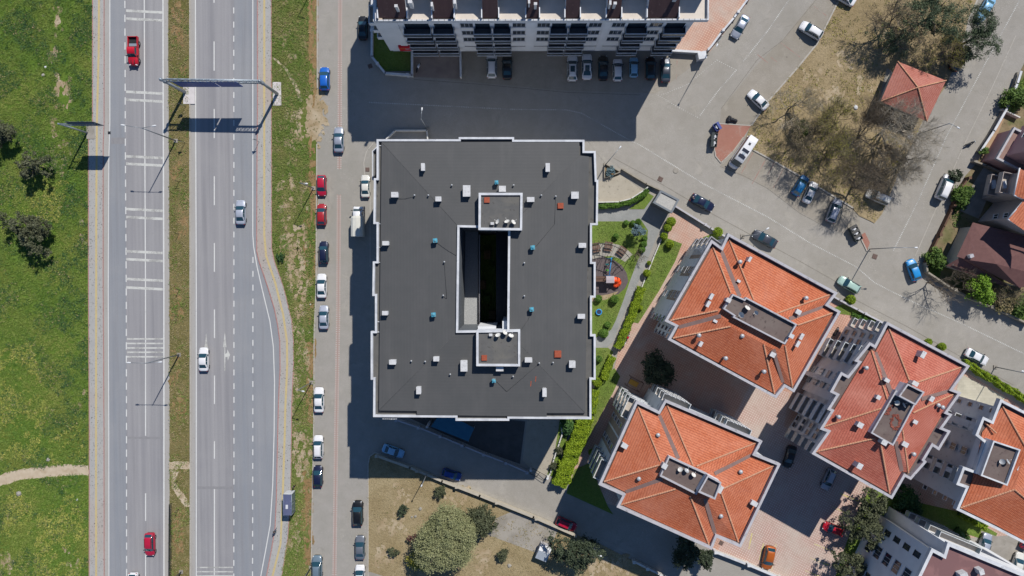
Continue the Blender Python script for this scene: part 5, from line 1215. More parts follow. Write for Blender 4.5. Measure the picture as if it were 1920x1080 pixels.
for z in (.6,1.5,5.6): panel(N,wN if z>3 else wN0,tN(866,3),tN(1255,3),z,z+.14,'navy_metal',bN,'string_course',.05)
q=MB(); t0=tN(749,5); t1=tN(771,5); q.box(wN.pt((t0+t1)/2,5.3,.10),(t1-t0,.5,2.3)); sgn=q.build('shop_sign',simple('red_sign',C(205,24,44),rough=.5),N,bN)
q=MB(); rr=random.Random(3)
for k in range(5):
    c=wN.pt(t0+.35+.2*k,5.55+rr.uniform(-.04,.04),.375); q.box(c,(.16,.02,.16),m=0)
c=wN.pt(t0+1.45,5.4,.375); q.tube((c[0]-.25,c[1],c[2]+.28),(c[0]+.1,c[1],c[2]-.35),.05,n=5,m=1); q.tube((c[0]+.1,c[1],c[2]+.05),(c[0]+.6,c[1],c[2]+.0),.05,n=5,m=1); q.tube((c[0]-.3,c[1],c[2]-.1),(c[0]+.25,c[1],c[2]+.2),.05,n=5,m=1)
q.build('lettering',[simple('yellow_lettering',C(230,190,90)),M['para']],sgn,bN)
q=MB(); p=P(794,93,1); q.box((0,0,.6),(1.3,.9,1.1)); q.box((0,.1,1.2),(1.36,.7,.12)); t=thing('dumpster','dark green dumpster against the shaded north block','dumpster',(p.x,p.y,.02),0); q.build('bin',simple('dark_green_metal',C(40,64,60)),t)
wNL=Wall((xL,yF),(xL,yF+14),(-1,0))
for z in (7.6,11,14.4): balcony(N,wNL,.6,3.6,z,1.3,bN,'solid','wall_white')
# ------------------------------------------------------------------ white block at the lower right
hE=18.0
OE=[(1747,1028),(1770,1040),(1777,1017),(1900,1068),(1985,1104),(1960,1260),(1650,1230)]
oe=PP(OE,hE); bE=(P(1760,1090,hE).x,P(1760,1090,hE).y,0)
Eb=thing('apartment_block','white apartment block with tall windows and a flat maroon roof at the bottom edge','apartment block',bE)
q=MB(); we=inset(oe,.3); we=we if area2(we)>0 else we[::-1]
M['steel_clad']=simple('brushed_cladding',C(196,200,204),rough=.32,metal=.75)
near=P2(1758,1034,hE)
for i in range(len(we)):
    a_,b_=we[i],we[(i+1)%len(we)]; mx=((a_[0]+b_[0])/2-near[0])**2+((a_[1]+b_[1])/2-near[1])**2
    q.face([(*a_,0),(*b_,0),(*b_,hE-.5),(*a_,hE-.5)],1 if mx<1.0 else 0)
q.build('wall',[M['wall_white'],M['steel_clad']],Eb,bE)
q=MB(); ie=inset(oe,.5); ring(q,oe,ie,hE-.7,hE,0); q.sheet(inset(oe,.3),hE-.62,1); roofE_=q.build('roof',[M['para'],mk('maroon_membrane',C(150,112,110),C(142,104,103),sc=.4,c3=C(132,98,98),sc3=.2,t3=(.5,.55))],Eb,bE)
for (u,v,w,h) in [(1841,1073,9,10),(1808,1080,14,10)]: 
    p=P(u,v,hE+.6); k=(H-hE)/F; q=MB(); q.box((p.x,p.y,hE),(w*k,h*k,1.3),.3); q.build('chimney',M['chim'],roofE_,bE)
wE=Wall(P2(1747,1028,hE),P2(1650,1230,hE),(-1,.3)); wE.a-=wE.n*.3
for z in (3.2,6.2,9.2,12.2,15.2):
    window(Eb,wE.pt(2.3,z),wE.ang,1.0,1.6,bE,2,'navy_metal'); window(Eb,wE.pt(6.2,z-.2),wE.ang,2.2,1.9,bE,3); window(Eb,wE.pt(11.0,z),wE.ang,1.6,1.6,bE,2)
wE2=Wall(P2(1777,1017,hE),P2(1900,1068,hE),(.3,1)); wE2.a-=wE2.n*.3
for z in (4.2,7.2,10.2,13.2): balcony(Eb,wE2,1.0,8.5,z,1.1,bE,'glass','para')
# ------------------------------------------------------------------ houses on the east side
def house(label,px,h,wallm,roofm,cat='house',flat=True,lip=.5,over=.25):
    o=PP(px,h); c=pmean(px); b=P(c[0],c[1],h); b0=(b.x,b.y,0); r=thing('house',label,cat,b0)
    w=inset(o,over); q=MB(); w=w if area2(w)>0 else w[::-1]
    for i in range(len(w)): a_,b_=w[i],w[(i+1)%len(w)]; q.face([(*a_,0),(*b_,0),(*b_,h-.3),(*a_,h-.3)])
    q.build('wall',M[wallm],r,b0)
    if flat:
        q=MB(); ring(q,o,inset(o,.35),h-.6,h); q.sheet(inset(o,.2),h-.45,1); q.build('roof',[M['para_grey'],roofm if not isinstance(roofm,str) else M[roofm]],r,b0)
    return r,b0
M['wall_pink']=mk('pink_render',C(214,172,170),C(204,162,160),sc=.5); M['wall_rose']=mk('warm_grey_render',C(190,178,172),C(180,168,162),sc=.5)
M['rose_deck']=mk('rose_terrace',C(160,132,122),C(150,122,114),sc=.7)
G,bG=house('pink rendered house with a small white window, behind the railing wall at the right edge',[(1868,297),(1902,238),(1995,284),(1975,352)],4.5,'wall_pink','rose_deck')
o=PP([(1889,291),(1921,235),(2010,280),(1985,345)],4.5); q=MB(); q.prism(o,3.9,11); q.build('upper_storey',M['wall_pink'],G,bG)
wG=Wall(o[0],o[1],(-1,.4)); 
for z in (6.4,9.2): window(G,wG.pt(3.9,z),wG.ang,1.1,1.3,bG,2)
window(G,wG.pt(1.3,9.2),wG.ang,1.0,1.2,bG,2)
Hh,bH=house('cream house with an orange tiled roof and two cluttered balconies at the right edge',[(1912,316),(1901,366),(1921,374),(1890,411),(1965,455),(2010,340)],9.0,'wall_rose','rose_deck',flat=False,over=.5)
def troof(root,b0,faces,mat,name='roof'):
    q=MB()
    for f in faces:
        V=[Vector(P(*p)) for p in f]; e=(V[1]-V[0]); e.z=0; e.normalize(); n=(V[1]-V[0]).cross(V[2]-V[0]).normalized()
        if n.z<0: n=-n
        up=n.cross(e); up=up if up.z>0 else -up
        q.face(V,0,[((p-V[0]).dot(e),(p-V[0]).dot(up)) for p in V])
    return q.build(name,M[mat] if isinstance(mat,str) else mat,root,b0)
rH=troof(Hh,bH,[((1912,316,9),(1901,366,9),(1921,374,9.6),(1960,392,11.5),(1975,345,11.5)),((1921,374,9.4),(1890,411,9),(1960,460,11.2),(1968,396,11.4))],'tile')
q=MB()
for a_,c_ in (((1912,315,9),(1900.5,366,9)),((1900.5,366,9),(1921,375,9.2)),((1921,375,9.2),(1889,411,9)),((1889,411,9),(1965,456,9))):
    q.tube(P(*a_),P(*c_),.14,n=5)
q.build('fascia',M['para'],Hh,bH)
wH=Wall(P2(1889,412,9),P2(1960,456,9),(-.4,-1)); wH.a-=wH.n*.5; 
wH2=Wall(P2(1901,366,9),P2(1890,411,9),(-1,.2)); wH2.a-=wH2.n*.9
for z in (4.4,7.0): window(Hh,wH2.pt(3.2,z),wH2.ang,.9,1.1,bH,2); 
wH3=Wall(P2(1912,316,9),P2(1901,366,9),(-1,.2)); wH3.a-=wH3.n*.6
for z in (3.0,6.0):
    balcony(Hh,wH3,.5,4.2,z,1.9,bH,'solid','wall_rose')
q=MB(); q.box(wH3.pt(2.2,3.7,1.0),(.7,1.5,.5),.2); q.box(wH3.pt(2.6,6.6,1.0),(.6,1.3,.3),.1); o_=q.build('laundry',M['para'],Hh,bH)
mr=mk('maroon_tile_sheet',C(122,88,84),C(112,80,77),sc=.6,st=(3,3,1),c4=C(120,88,86),sc4=2)
Ms,bM=house('low house with a broad maroon sheet roof and a narrow sunlit ridge strip',[(1824,419),(1794,482),(1780,500),(1905,541),(1950,545),(1965,450)],4.0,'wall_cream',mr,flat=False,over=.5)
troof(Ms,bM,[((1824,417,4.2),(1794,481,4.2),(1813,487,4.9)),((1824,417,4.2),(1813,487,4.9),(1868,495,6.2)),((1824,417,4.2),(1868,495,6.2),(1960,452,6.4)),((1868,495,6.2),(1912,540,5.2),(1965,520,6.4),(1960,452,6.4)),((1813,487,4.9),(1858,513,4.5),(1868,495,6.2)),((1858,513,4.5),(1912,540,5.2),(1868,495,6.2)),((1774,498,3.2),(1905,545,3.6),(1858,514,4.5),(1813,487,4.9),(1800,483,4.3))],mr)
q=MB(); p=P(1821,480,5.4); q.box((p.x,p.y,4.8),(.7,.6,1.6),.4); q.build('chimney',M['para_grey'],Ms,bM)
# kiosk in the park
ok=[(1683,115),(1774,151),(1738,228),(1651,190)]
K=thing('kiosk','small square pavilion with a red tiled pyramid roof under bare trees','pavilion',(P(1712,170).x,P(1712,170).y,.1)); bK=(P(1712,170).x,P(1712,170).y,.1)
q=MB(); w=inset(PP(ok,3.2),.9); q.prism(w,.05,3.2); q.build('wall',M['wall_cream'],K,bK)
ap=(1721,164,4.9); ks=[(u,v,3.2) for u,v in ok]
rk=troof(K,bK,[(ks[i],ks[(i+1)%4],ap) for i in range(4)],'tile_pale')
for i in range(4):
    q=MB(); A_=P(*ks[i])+Vector((0,0,.03)); B2=P(*ap)+Vector((0,0,.05)); n=14
    for k in range(n): q.tube(A_.lerp(B2,k/n),A_.lerp(B2,(k+1.02)/n),.14,.11,n=6,caps=False)
    q.build('ridge',M['ridge'],rk,bK)
# gatehouse
og=PP([(1239,356),(1274,374),(1260,400),(1224,380)],3.4); b0=(P(1249,378).x,P(1249,378).y,.02)
Gt=thing('gatehouse','dark grey gatehouse with a pebbled flat roof at the garden path entrance','gatehouse',b0)
q=MB(); q.prism(inset(og,.12),.0,3.0); q.build('wall',mk('slate_cladding',C(120,126,132),C(110,116,122),sc=1),Gt,b0)
q=MB(); i_=inset(og,.34); ring(q,og,i_,2.9,3.4,0); q.sheet(inset(og,.2),3.2,1); q.build('roof',[mk('grey_coping',C(132,138,144),C(122,128,134),sc=1.5),mk('roof_gravel',C(176,174,168),C(196,194,188),sc=9,lo=.45,hi=.55)],Gt,b0)
# utility cabinet and metal shed
p=P(1317,103,2.0); t=thing('utility_cabinet','white utility cabinet at the corner of the courtyard wall','cabinet',(p.x,p.y,.02),R(10)); q=MB(); q.box((0,0,.95),(1.35,1.2,1.9)); q.box((0,0,1.95),(1.5,1.35,.1)); q.build('casing',M['para'],t); q=MB(); q.box((0,-.62,.95),(.9,.03,1.6)); q.build('door',M['para_grey'],t)
p=P(1019,1037,1.9); t=thing('garden_shed','white metal shed with a folded roof on the dry lot','shed',(p.x,p.y,.09),R(-22)); q=MB(); q.box((0,0,.8),(2.0,2.6,1.6)); q.build('wall',M['para_grey'],t); q=MB(); q.face([(-1.1,-1.45,1.75),(1.1,-1.45,1.75),(1.1,.35,2.25),(-1.1,.35,2.25)]); q.face([(-1.1,.35,2.25),(1.1,.35,2.25),(1.1,1.45,1.7),(-1.1,1.45,1.7)],1); q.face([(-1.1,-1.45,1.75),(-1.1,.35,2.25),(-1.1,1.45,1.7)],1); q.face([(1.1,-1.45,1.75),(1.1,1.45,1.7),(1.1,.35,2.25)],1); q.build('roof',[mk('corrugated_roof',C(188,196,204),C(172,180,188),sc=3,st=(3,.3,1),rough=.5),M['para']],t)
# ------------------------------------------------------------------ walls, fences, hedges' hard parts
def lowwall(name,label,cat,pts,h,w,mat,posts=0,group=None,base=.0,cap=None,rail=None,postw=None):
    pl=line_pts(pts,0); c=pl[len(pl)//2]; b0=(c.x,c.y,base); t=thing(name,label,cat,b0,0,group)
    q=MB()
    for a,b in zip(pl,pl[1:]):
        d_=(b-a); L=d_.length; rz=math.atan2(d_.y,d_.x); m=(a+b)/2
        if rail is None: q.box((m.x,m.y,base+h/2),(L+w*.7,w,h),rz)
        else:
            q.box((m.x,m.y,base+rail/2),(L+w*.7,w,rail),rz)
    q.build('wall_panel',mat,t,b0)
    if cap is not None:
        q=MB()
        for a,b in zip(pl,pl[1:]):
            d_=(b-a); rz=math.atan2(d_.y,d_.x); m=(a+b)/2; q.box((m.x,m.y,base+h+.04),(d_.length+w*.7,w+.1,.08),rz)
        q.build('coping',cap,t,b0)
    if rail is not None:
        q=MB()
        for a,b in zip(pl,pl[1:]):
            for z in (h,(h+rail)/2): q.tube((a.x,a.y,base+z),(b.x,b.y,base+z),.035,n=5)
            n=max(2,int((b-a).length/.35))
            for k in range(n+1): p=a.lerp(b,k/n); q.tube((p.x,p.y,base+rail),(p.x,p.y,base+h),.02,n=4,caps=False)
        q.build('railing',cap or M['para'],t,b0)
    if posts:
        tot=sum((b-a).length for a,b in zip(pl,pl[1:])); n=max(1,round(tot/posts)); s=0;k=0
        tot_,at=walk(pts,0)
        for k in range(n+1):
            p,_=at(min(tot_*k/n,tot_-.01)); q=MB(); pw=postw or w+.14; q.box((p.x,p.y,base+(h+.3)/2),(pw,pw,h+.3)); q.box((p.x,p.y,base+h+.33),(pw+.1,pw+.1,.07)); q.build('post',cap or mat,t,b0)
    return t
WW=mk('white_wall_paint',C(222,220,214),C(208,206,200),sc=1.5,c4=C(170,164,154),sc4=2.5)
GWm=mk('weathered_wall',C(150,142,128),C(168,160,146),sc=1.2,c4=C(110,102,92),sc4=2)
BRm=mk('rusty_fence',C(120,92,74),C(104,80,66),sc=2)
lowwall('garden_wall','white angular wall round the shaded corner lawn','garden wall',[(700,-70),(699,109),(724,140),(774,144),(774,87)],1.0,.28,WW,6,base=0,cap=M['para'])
lowwall('boundary_wall','short wall dividing the screed yard from the parking row','wall',[(864,94),(865,147)],1.3,.24,WW,cap=M['para'])
lowwall('boundary_wall','white railing wall beside the pink courtyard of the north block','wall',[(1406,-8),(1372,38),(1348,66),(1325,97)],1.3,.24,WW,4,rail=.5,cap=M['para'])
lowwall('boundary_wall','sunlit white wall between the north block corner and the utility cabinet','wall',[(1259,98),(1309,101)],1.1,.3,WW,cap=M['para'])
lowwall('lot_wall','long pale low wall with posts along the dry lot','wall',[(708,852),(770,874),(830,899),(900,926),(1000,966),(1078,1000)],1.1,.42,mk('pale_concrete_wall',C(196,188,172),C(184,176,160),sc=1),8.5,postw=.4)
lowwall('lot_wall','short broken end of low wall by the lane','wall',[(1187,1049),(1237,1074)],1.0,.35,WW,3)
lowwall('lot_wall','white wall along the lane below the red tiled block','wall',[(1338,1030),(1395,1052),(1452,1076),(1520,1106)],1.2,.32,WW,6,cap=M['para'])
lowwall('garden_fence','grey wall with square posts along the shaded lane beside the ramp','garden wall',[(745,785),(787,799),(827,815),(872,834),(908,849),(945,863),(988,882)],1.3,.26,M['para_grey'],4.2,postw=.42)
q=None
lowwall('garden_wall','curving white wall beside the sunlit garage ramp','garden wall',[(1051,790),(1054,812),(1048,830),(1038,860),(1032,885),(1027,893)],.7,.22,WW)
lowwall('garden_wall','white wall of the curved driveway with a hedge behind it','garden wall',[(1118,380),(1160,379),(1182,373),(1205,358),(1213,352)],.9,.2,WW)
lowwall('garden_wall','thin white edging wall between the hedge and the long lawn','garden wall',[(1240,447),(1226,480),(1210,520),(1200,545)],.45,.18,WW)
lowwall('planter_wall','triangular planter wall by the lamp north east of the big building','planter',[(1133,310),(1133,335),(1163,323),(1136,309)],.6,.16,GWm)
lowwall('street_wall','long grey retaining wall between the red tiled blocks and the street','wall',[(1262,386),(1330,428),(1345,437),(1400,466),(1480,510),(1570,562),(1604,580),(1660,609),(1795,688)],.9,.22,GWm,7,cap=M['para_grey'])
lowwall('street_wall','grey wall beside the garden gate north of the gatehouse','wall',[(1165,318),(1210,345),(1236,357)],.9,.22,GWm)
lowwall('fence','white railing fence on a low wall beside the pink house','fence',[(1905,138),(1898,160),(1880,204),(1855,248),(1831,284)],1.3,.3,GWm,rail=.55,cap=M['para'])
lowwall('fence','weathered garden wall with an orange stretch beside the white van','garden wall',[(1810,335),(1797,352),(1780,392),(1764,425),(1744,466),(1731,495)],1.1,.28,BRm,6)
lowwall('garden_wall','grey garden wall turning the corner behind the sky blue car','garden wall',[(1731,495),(1733,510),(1775,538),(1815,560),(1860,578),(1920,606)],1.1,.3,GWm,7)
lowwall('garden_wall','pale wall dividing two gardens by the pink house','garden wall',[(1820,304),(1842,312),(1870,325)],1.2,.3,GWm)
lowwall('garden_wall','pale cross wall below the green garden bed','garden wall',[(1873,207),(1890,215),(1905,222)],1.0,.22,WW)
lowwall('yard_wall','low wall beside the shaded planting north of the big building','wall',[(726,262),(742,246),(801,246),(803,262)],.9,.22,WW)
# sliding gate and ramp frame
p=P(1009,888); t=thing('gate','black barred sliding gate at the foot of the garage ramp','gate',(p.x,p.y,.02),R(-25)); q=MB()
for y in (-.55,.55): q.tube((-1.5,y,.25),(1.5,y,1.0+y*.3),.05,n=6)
for x in (-1.5,0,1.5): q.tube((x,-.55,.25),(x,.55,1.0),.05,n=6)
q.build('gate_frame',darkm,t)
q=MB(); 
for x in (-1.7,1.75): q.box((x,.3,.75),(.4,.4,1.5))
q.build('gate_post',M['para'],t)
# pool-blue awning beside the big building
q=MB(); o=PP([(822,780),(855,784),(889,803),(878,828),(808,800)],3.0); b0=(P(850,803).x,P(850,803).y,0); t=thing('awning','flat blue awning in the shade south of the big building','awning',b0)
q.prism(o,2.85,2.95); q.build('canopy',M['pondblue'],t,b0); 
for k in range(len(o)):
    q=MB(); q.tube((*o[k],0),(*o[k],2.85),.05,n=6); q.build('post',lightm,t,b0)
# white sign board and post beside it
q=MB(); p=P(801,800,5); t=thing('column','white round column in the shade below the big building','column',(p.x,p.y,0)); q=MB(); q.tube((0,0,0),(0,0,5.5),.22,n=10); q.build('shaft',M['para_grey'],t)
# ------------------------------------------------------------------ vegetation
def foliage(name,a,b,c,sc=.9,fine=7.0):
    m,t=newmat(name); v=t.pos((1,1,1))
    col=t.ramp(t.noise(v,fine,2,.7),[(.3,a),(.7,b)])
    col=t.mix(t.ramp(t.noise(v,sc,4,.6),[(.4,0.0),(.65,.85)]),col,c)
    b_=t.out(col,rough=.65,spec=.2); return m
bark=mk('bark',C(98,88,76),C(120,110,98),sc=3); twigm=mk('bare_twigs',C(176,166,148),C(194,184,166),sc=2); twigd=mk('dark_twigs',C(118,106,92),C(142,130,112),sc=2)
FOL=dict(olive=foliage('olive_leaves',C(84,90,66),C(110,114,86),C(66,74,54)), big=foliage('pale_tree_leaves',C(146,150,106),C(172,172,128),C(126,132,92),.8,4), dark=foliage('dark_tree_leaves',C(66,78,58),C(90,100,76),C(48,60,46)),
  pine=foliage('pine_needles',C(84,100,74),C(120,132,102),C(62,80,56),1.2), shrub=foliage('shrub_leaves',C(84,112,48),C(116,140,66),C(64,92,40)), lime=foliage('lime_leaves',C(120,160,46),C(150,182,66),C(98,138,40)),
  thuja=foliage('thuja_leaves',C(132,158,32),C(166,186,54),C(96,124,26),1.6), hedge=foliage('hedge_leaves',C(88,126,46),C(122,156,68),C(68,104,40),1.2), spruce=foliage('blue_spruce_needles',C(104,130,138),C(140,162,166),C(80,104,112)),
  yellow=foliage('yellow_green_leaves',C(160,156,60),C(182,174,88),C(130,134,52)), grey=foliage('grey_bush_leaves',C(92,96,72),C(114,116,90),C(68,74,52)), ygrass=foliage('yellow_grass_blades',C(180,180,82),C(200,192,112),C(150,162,72),.3,1.5),
  meadow=foliage('meadow_blades',C(88,124,44),C(122,148,66),C(148,156,78),.11,1.1), lawn=foliage('lawn_blades',C(124,146,68),C(146,162,90),C(112,136,60),.5,5), verge=foliage('verge_blades',C(96,130,50),C(128,148,72),C(150,148,88),.3,1.4), dry=foliage('dry_blades',C(168,150,110),C(192,174,134),C(140,136,86),.4,5), weeds=foliage('dark_weeds',C(62,98,44),C(84,118,62),C(62,94,60),.4,1.5), red=foliage('purple_leaves',C(112,78,72),C(130,92,82),C(94,70,62)))
def leafquads(Cn,sz,rng,up=.5,asp=.55):
    n=len(Cn); N=rng.normal(size=(n,3)); N[:,2]=np.abs(N[:,2])+up; N/=np.linalg.norm(N,axis=1)[:,None]
    A=np.cross(N,rng.normal(size=(n,3))); A/=np.linalg.norm(A,axis=1)[:,None]+1e-9; B=np.cross(N,A)
    a=A*sz[:,None]; b=B*(sz*asp)[:,None]
    V=np.stack([Cn-a,Cn-b*1.0,Cn+a,Cn+b*1.0],1).reshape(-1,3); Q=np.arange(n*4).reshape(n,4); return V,Q
def crown_pts(rng,r,hr,nclump,nleaf,rc,irr=1.0,flat=1.0):
    pts=[]; 
    ph=rng.uniform(0,6.28,4)
    for _ in range(nclump):
        d=rng.normal(size=3); d/=np.linalg.norm(d); 
        if d[2]<-.35: d[2]*=-.6
        az=math.atan2(d[1],d[0]); k=1+irr*(.18*math.sin(2*az+ph[0])+.14*math.sin(3*az+ph[1])+.10*math.sin(5*az+ph[2]))
        rad=(rng.uniform(.25,1)**.45)*k
        c=np.array([d[0]*r*rad,d[1]*r*rad,d[2]*hr*rad])
        s=rc*rng.uniform(.6,1.25); m=max(4,int(nleaf*rng.uniform(.6,1.3)))
        q=rng.normal(size=(m,3))*s*.55; q[:,2]*=.7*flat; pts.append(c+q)
    return np.concatenate(pts)
def limbs(q,base,top,r,rng,n,spread,rad):
    q.tube(base,top,rad,rad*.6,n=7)
    for _ in range(n):
        a=rng.uniform(0,6.28); t=rng.uniform(.45,1.0); p=Vector(base).lerp(Vector(top),t); e=p+Vector((math.cos(a)*r*spread,math.sin(a)*r*spread,rng.uniform(.2,.6)*r)); mid=p.lerp(e,.5)+Vector((0,0,.15*r))
        q.tube(p,mid,rad*.45,rad*.3,n=5); q.tube(mid,e,rad*.3,rad*.1,n=4)
def tree(name,label,u,v,rpx,hc,fol,seed,cat='tree',group=None,leaf=.22,dens=1.0,hr=.7,rc=.22,up=.5,trunk=True,z0=0.05,asp=.55,nlf=34,irr=1.0):
    rng=np.random.default_rng(seed); p=P(u,v,hc); r=rpx*(H-hc)/F; b=(p.x,p.y,z0); t=thing(name,label,cat,b,0,group)
    ncl=int(max(10,46*dens*(r/1.5)**1.35)); nlf=int(nlf*1.25); leaf*=.86; pts=crown_pts(rng,r*.86,r*hr,ncl,nlf,r*rc if r<2.2 else 2.2*rc*(r/2.2)**.45,irr)
    pts[:,2]+=hc-z0; pts[:,2]=np.maximum(pts[:,2],.12)
    V,Q=leafquads(pts,rng.uniform(.6,1.25,len(pts))*leaf,rng,up,asp); npmesh('crown',V,Q,FOL[fol],t)
    q=MB()
    if trunk: limbs(q,(0,0,-.1),(rng.uniform(-.2,.2),rng.uniform(-.2,.2),hc-z0),r,rng,9,.6,max(.07,r*.055))
    else:
        for _ in range(6):
            a=rng.uniform(0,6.28); q.tube((0,0,-.05),(math.cos(a)*r*.5,math.sin(a)*r*.5,(hc-z0)*1.1),.04,.015,n=4)
    q.build('trunk' if trunk else 'stems',bark,t); return t
for a in [
 ('olive_tree','largest round grey green olive tree in the left meadow',58,432,43,2.6,'grey',1,dict(dens=.85,irr=1.8,rc=.17)),
 ('olive_tree','forked olive tree with two clumps in the left meadow',66,312,30,2.4,'grey',2,dict(dens=.7,irr=2.2,rc=.17)),
 ('olive_tree','olive tree cut by the left edge of the frame',2,252,30,2.6,'grey',3,dict(dens=.8,irr=1.8,rc=.17)),
 ('large_tree','biggest pale olive green tree in the dry lot at the bottom',836,1012,68,5.5,'big',4,dict(leaf=.15,dens=3.4,hr=.62,irr=.6,rc=.19,nlf=40)),
 ('shrub','dark loose shrub at the right shoulder of the biggest tree',905,976,32,2.0,'olive',6,dict(cat='shrub',dens=.8)),
 ('dark_tree','dark olive tree beside the white shed and the low wall',1078,1034,44,3.6,'dark',8,dict(dens=.9,irr=1.8,rc=.17)),
 ('shrub','small dark shrub just below the low wall near the lamp post',825,921,13,1.1,'olive',9,dict(cat='shrub',leaf=.16,trunk=False)),
 ('shrub','small shrub with a bright green foot in the middle of the dry lot',756,957,11,1.1,'dark',10,dict(cat='shrub',leaf=.16,trunk=False)),
 ('shrub','lone small grey shrub left of the biggest tree',738,1034,11,.9,'olive',12,dict(cat='shrub',leaf=.16,trunk=False)),
 ('shrub','lone small shrub right of the biggest tree',942,1040,13,1.0,'olive',13,dict(cat='shrub',leaf=.16,trunk=False)),
 ('dark_tree','tree in deep shade at the lower corner of the red tiled block by the lane',1287,1036,30,3.2,'dark',14,dict(dens=1.1)),
 ('dark_tree','small tree half in the sun at the corner of the lane',1322,1046,18,3.0,'dark',15,dict()),
 ('dark_tree','broad tree in deep shade between two red tiled blocks',1232,692,34,3.6,'dark',16,dict(dens=1.2)),
 ('olive_tree','upper olive tree beside the cream courtyard under the red eaves',1632,947,36,3.4,'olive',17,dict(dens=.8,irr=1.9,rc=.17,group='olive trees in a row beside the courtyard')),
 ('olive_tree','olive tree shading the red car in the cream courtyard',1622,990,40,3.6,'olive',18,dict(dens=.85,irr=1.9,rc=.17,group='olive trees in a row beside the courtyard')),
 ('olive_tree','lowest olive tree beside the white block at the bottom edge',1595,1062,36,3.4,'olive',19,dict(dens=.85,irr=1.9,rc=.17,group='olive trees in a row beside the courtyard')),
 ('pine_tree','large dark pine at the top of the small park',1742,34,60,5.5,'pine',20,dict(leaf=.26,dens=.85,hr=.5,rc=.2,asp=.22,nlf=46,irr=2.0,up=.1)),
 ('pine_tree','dark pine spreading over the east street from the park edge',1838,66,44,5.0,'pine',21,dict(leaf=.26,dens=.8,hr=.45,rc=.2,asp=.22,nlf=46,irr=2.0,up=.1)),
 ('pine_tree','dark low pine below the large pine in the park',1672,78,40,2.6,'pine',22,dict(dens=.3,asp=.25,irr=2.0)),
 ('lime_tree','bright lime green tree in the garden corner by the maroon roof',1837,543,28,3.0,'lime',23,dict(dens=1.1)),
 ('spruce_tree','pale blue spruce at the curve of the garden path',1196,433,13,2.2,'spruce',24,dict(leaf=.14,dens=1.5,hr=1.0)),
 ('shrub','sunlit green shrub row end at the far right garden',1915,575,20,1.6,'shrub',25,dict(cat='shrub')),
 ('shrub','beige dry shrub beside the lime green tree',1880,565,22,1.4,'dry',26,dict(cat='shrub',trunk=False)),
 ('shrub','olive green budding bush in the small park near the kiosk corner',1560,268,30,2.2,'yellow',27,dict(cat='shrub',dens=.32,leaf=.11,irr=2.0)),
 ('shrub','bright green bush at the lower left of the budding trees in the park',1500,243,17,1.1,'shrub',28,dict(cat='shrub',trunk=False)),
 ('shrub','flowering dark hedge bush at the park edge beside the black car',1802,104,22,1.6,'dark',29,dict(cat='shrub')),
 ('shrub','green bed shrub along the railing wall top right',1903,185,24,1.3,'shrub',30,dict(cat='shrub',trunk=False,dens=1.2)),
 ('shrub','leafy shrub in the garden beside the white van',1802,368,20,1.2,'shrub',31,dict(cat='shrub',trunk=False,dens=1.2)),
 ('shrub','leafy shrub by the railing below the pink house',1843,282,9,1.0,'shrub',32,dict(cat='shrub',trunk=False)),
 ('shrub','grass green shrub in the garden above the corner wall',1752,485,20,1.0,'shrub',33,dict(cat='shrub',trunk=False,dens=1.2)),
 ('shrub','dark shrub in front of the fence between two gardens',1790,330,13,1.0,'dark',34,dict(cat='shrub',trunk=False)),
 ('shrub','yellow flowering bush at the foot of the biggest tree',786,1050,24,1.8,'yellow',35,dict(cat='shrub',dens=.9,leaf=.16)),
 ('shrub','purple leaved shrub against the biggest tree on its left',772,1008,10,1.2,'red',36,dict(cat='shrub',leaf=.12,dens=.6)),
 ('shrub','pale green plants filling the triangular planter',1145,322,11,.8,'spruce',37,dict(cat='shrub',trunk=False,leaf=.14)),
 ('shrub','dark green shrub bed at the mouth of the garage ramp',1066,800,16,1.0,'weeds',38,dict(cat='shrub',trunk=False,dens=1.3)),
 ('shrub','rounded grey green bush beside the white ramp wall',1050,845,9,.8,'olive',39,dict(cat='shrub',trunk=False,leaf=.12,dens=1.6)),
 ('shrub','rounded grey green bush at the gate end of the ramp wall',1038,874,9,.8,'olive',40,dict(cat='shrub',trunk=False,leaf=.12,dens=1.6)),
 ('shrub','green shrub between the white facade and the olive trees',1618,1045,14,.9,'shrub',41,dict(cat='shrub',trunk=False)),
 ('shrub','deep shaded shrubs under the right edge block',1700,945,30,1.4,'weeds',42,dict(cat='shrub',trunk=False,dens=1.2)),
 ('shrub','dark clump of weeds on the verge by the bus bay bend',526,481,9,.6,'weeds',43,dict(cat='shrub',trunk=False,leaf=.12)),
 ]:
    k=dict(a[8]); tree(a[0],a[1],a[2],a[3],a[4],a[5],a[6],a[7],**k)
# clipped bushes and hedges
def bush(label,u,v,rpx,hc,fol,seed,name='topiary',sq=1.0,group='clipped round bushes in the gardens'):
    rng=np.random.default_rng(seed); p=P(u,v,hc); r=rpx*(H-hc)/F; t=thing(name,label,'bush',(p.x,p.y,.04),0,group)
    n=int(1500*max(.4,r)**1.4); d=rng.normal(size=(n,3)); d/=np.linalg.norm(d,axis=1)[:,None]; d[:,2]=np.where(d[:,2]<-.6,-d[:,2],d[:,2])
    pts=d*np.array([r,r,r*sq])*rng.uniform(.86,1.03,(n,1)); pts[:,2]+=max(hc-.04,.1); pts[:,2]=np.maximum(pts[:,2],.03)
    V,Q=leafquads(pts,rng.uniform(.05,.11,n),rng,.3,.6); npmesh('foliage',V,Q,FOL[fol],t)
    q=MB(); q.lathe((0,0,max(hc-.04,.1)),[(.02,-r*sq*.85),(r*.6,-r*sq*.6),(r*.85,0),(r*.6,r*sq*.6),(.02,r*sq*.86)],12); q.tube((0,0,-.05),(0,0,max(hc,.2)),.06,n=6); q.build('branches',FOL['weeds'],t); return t
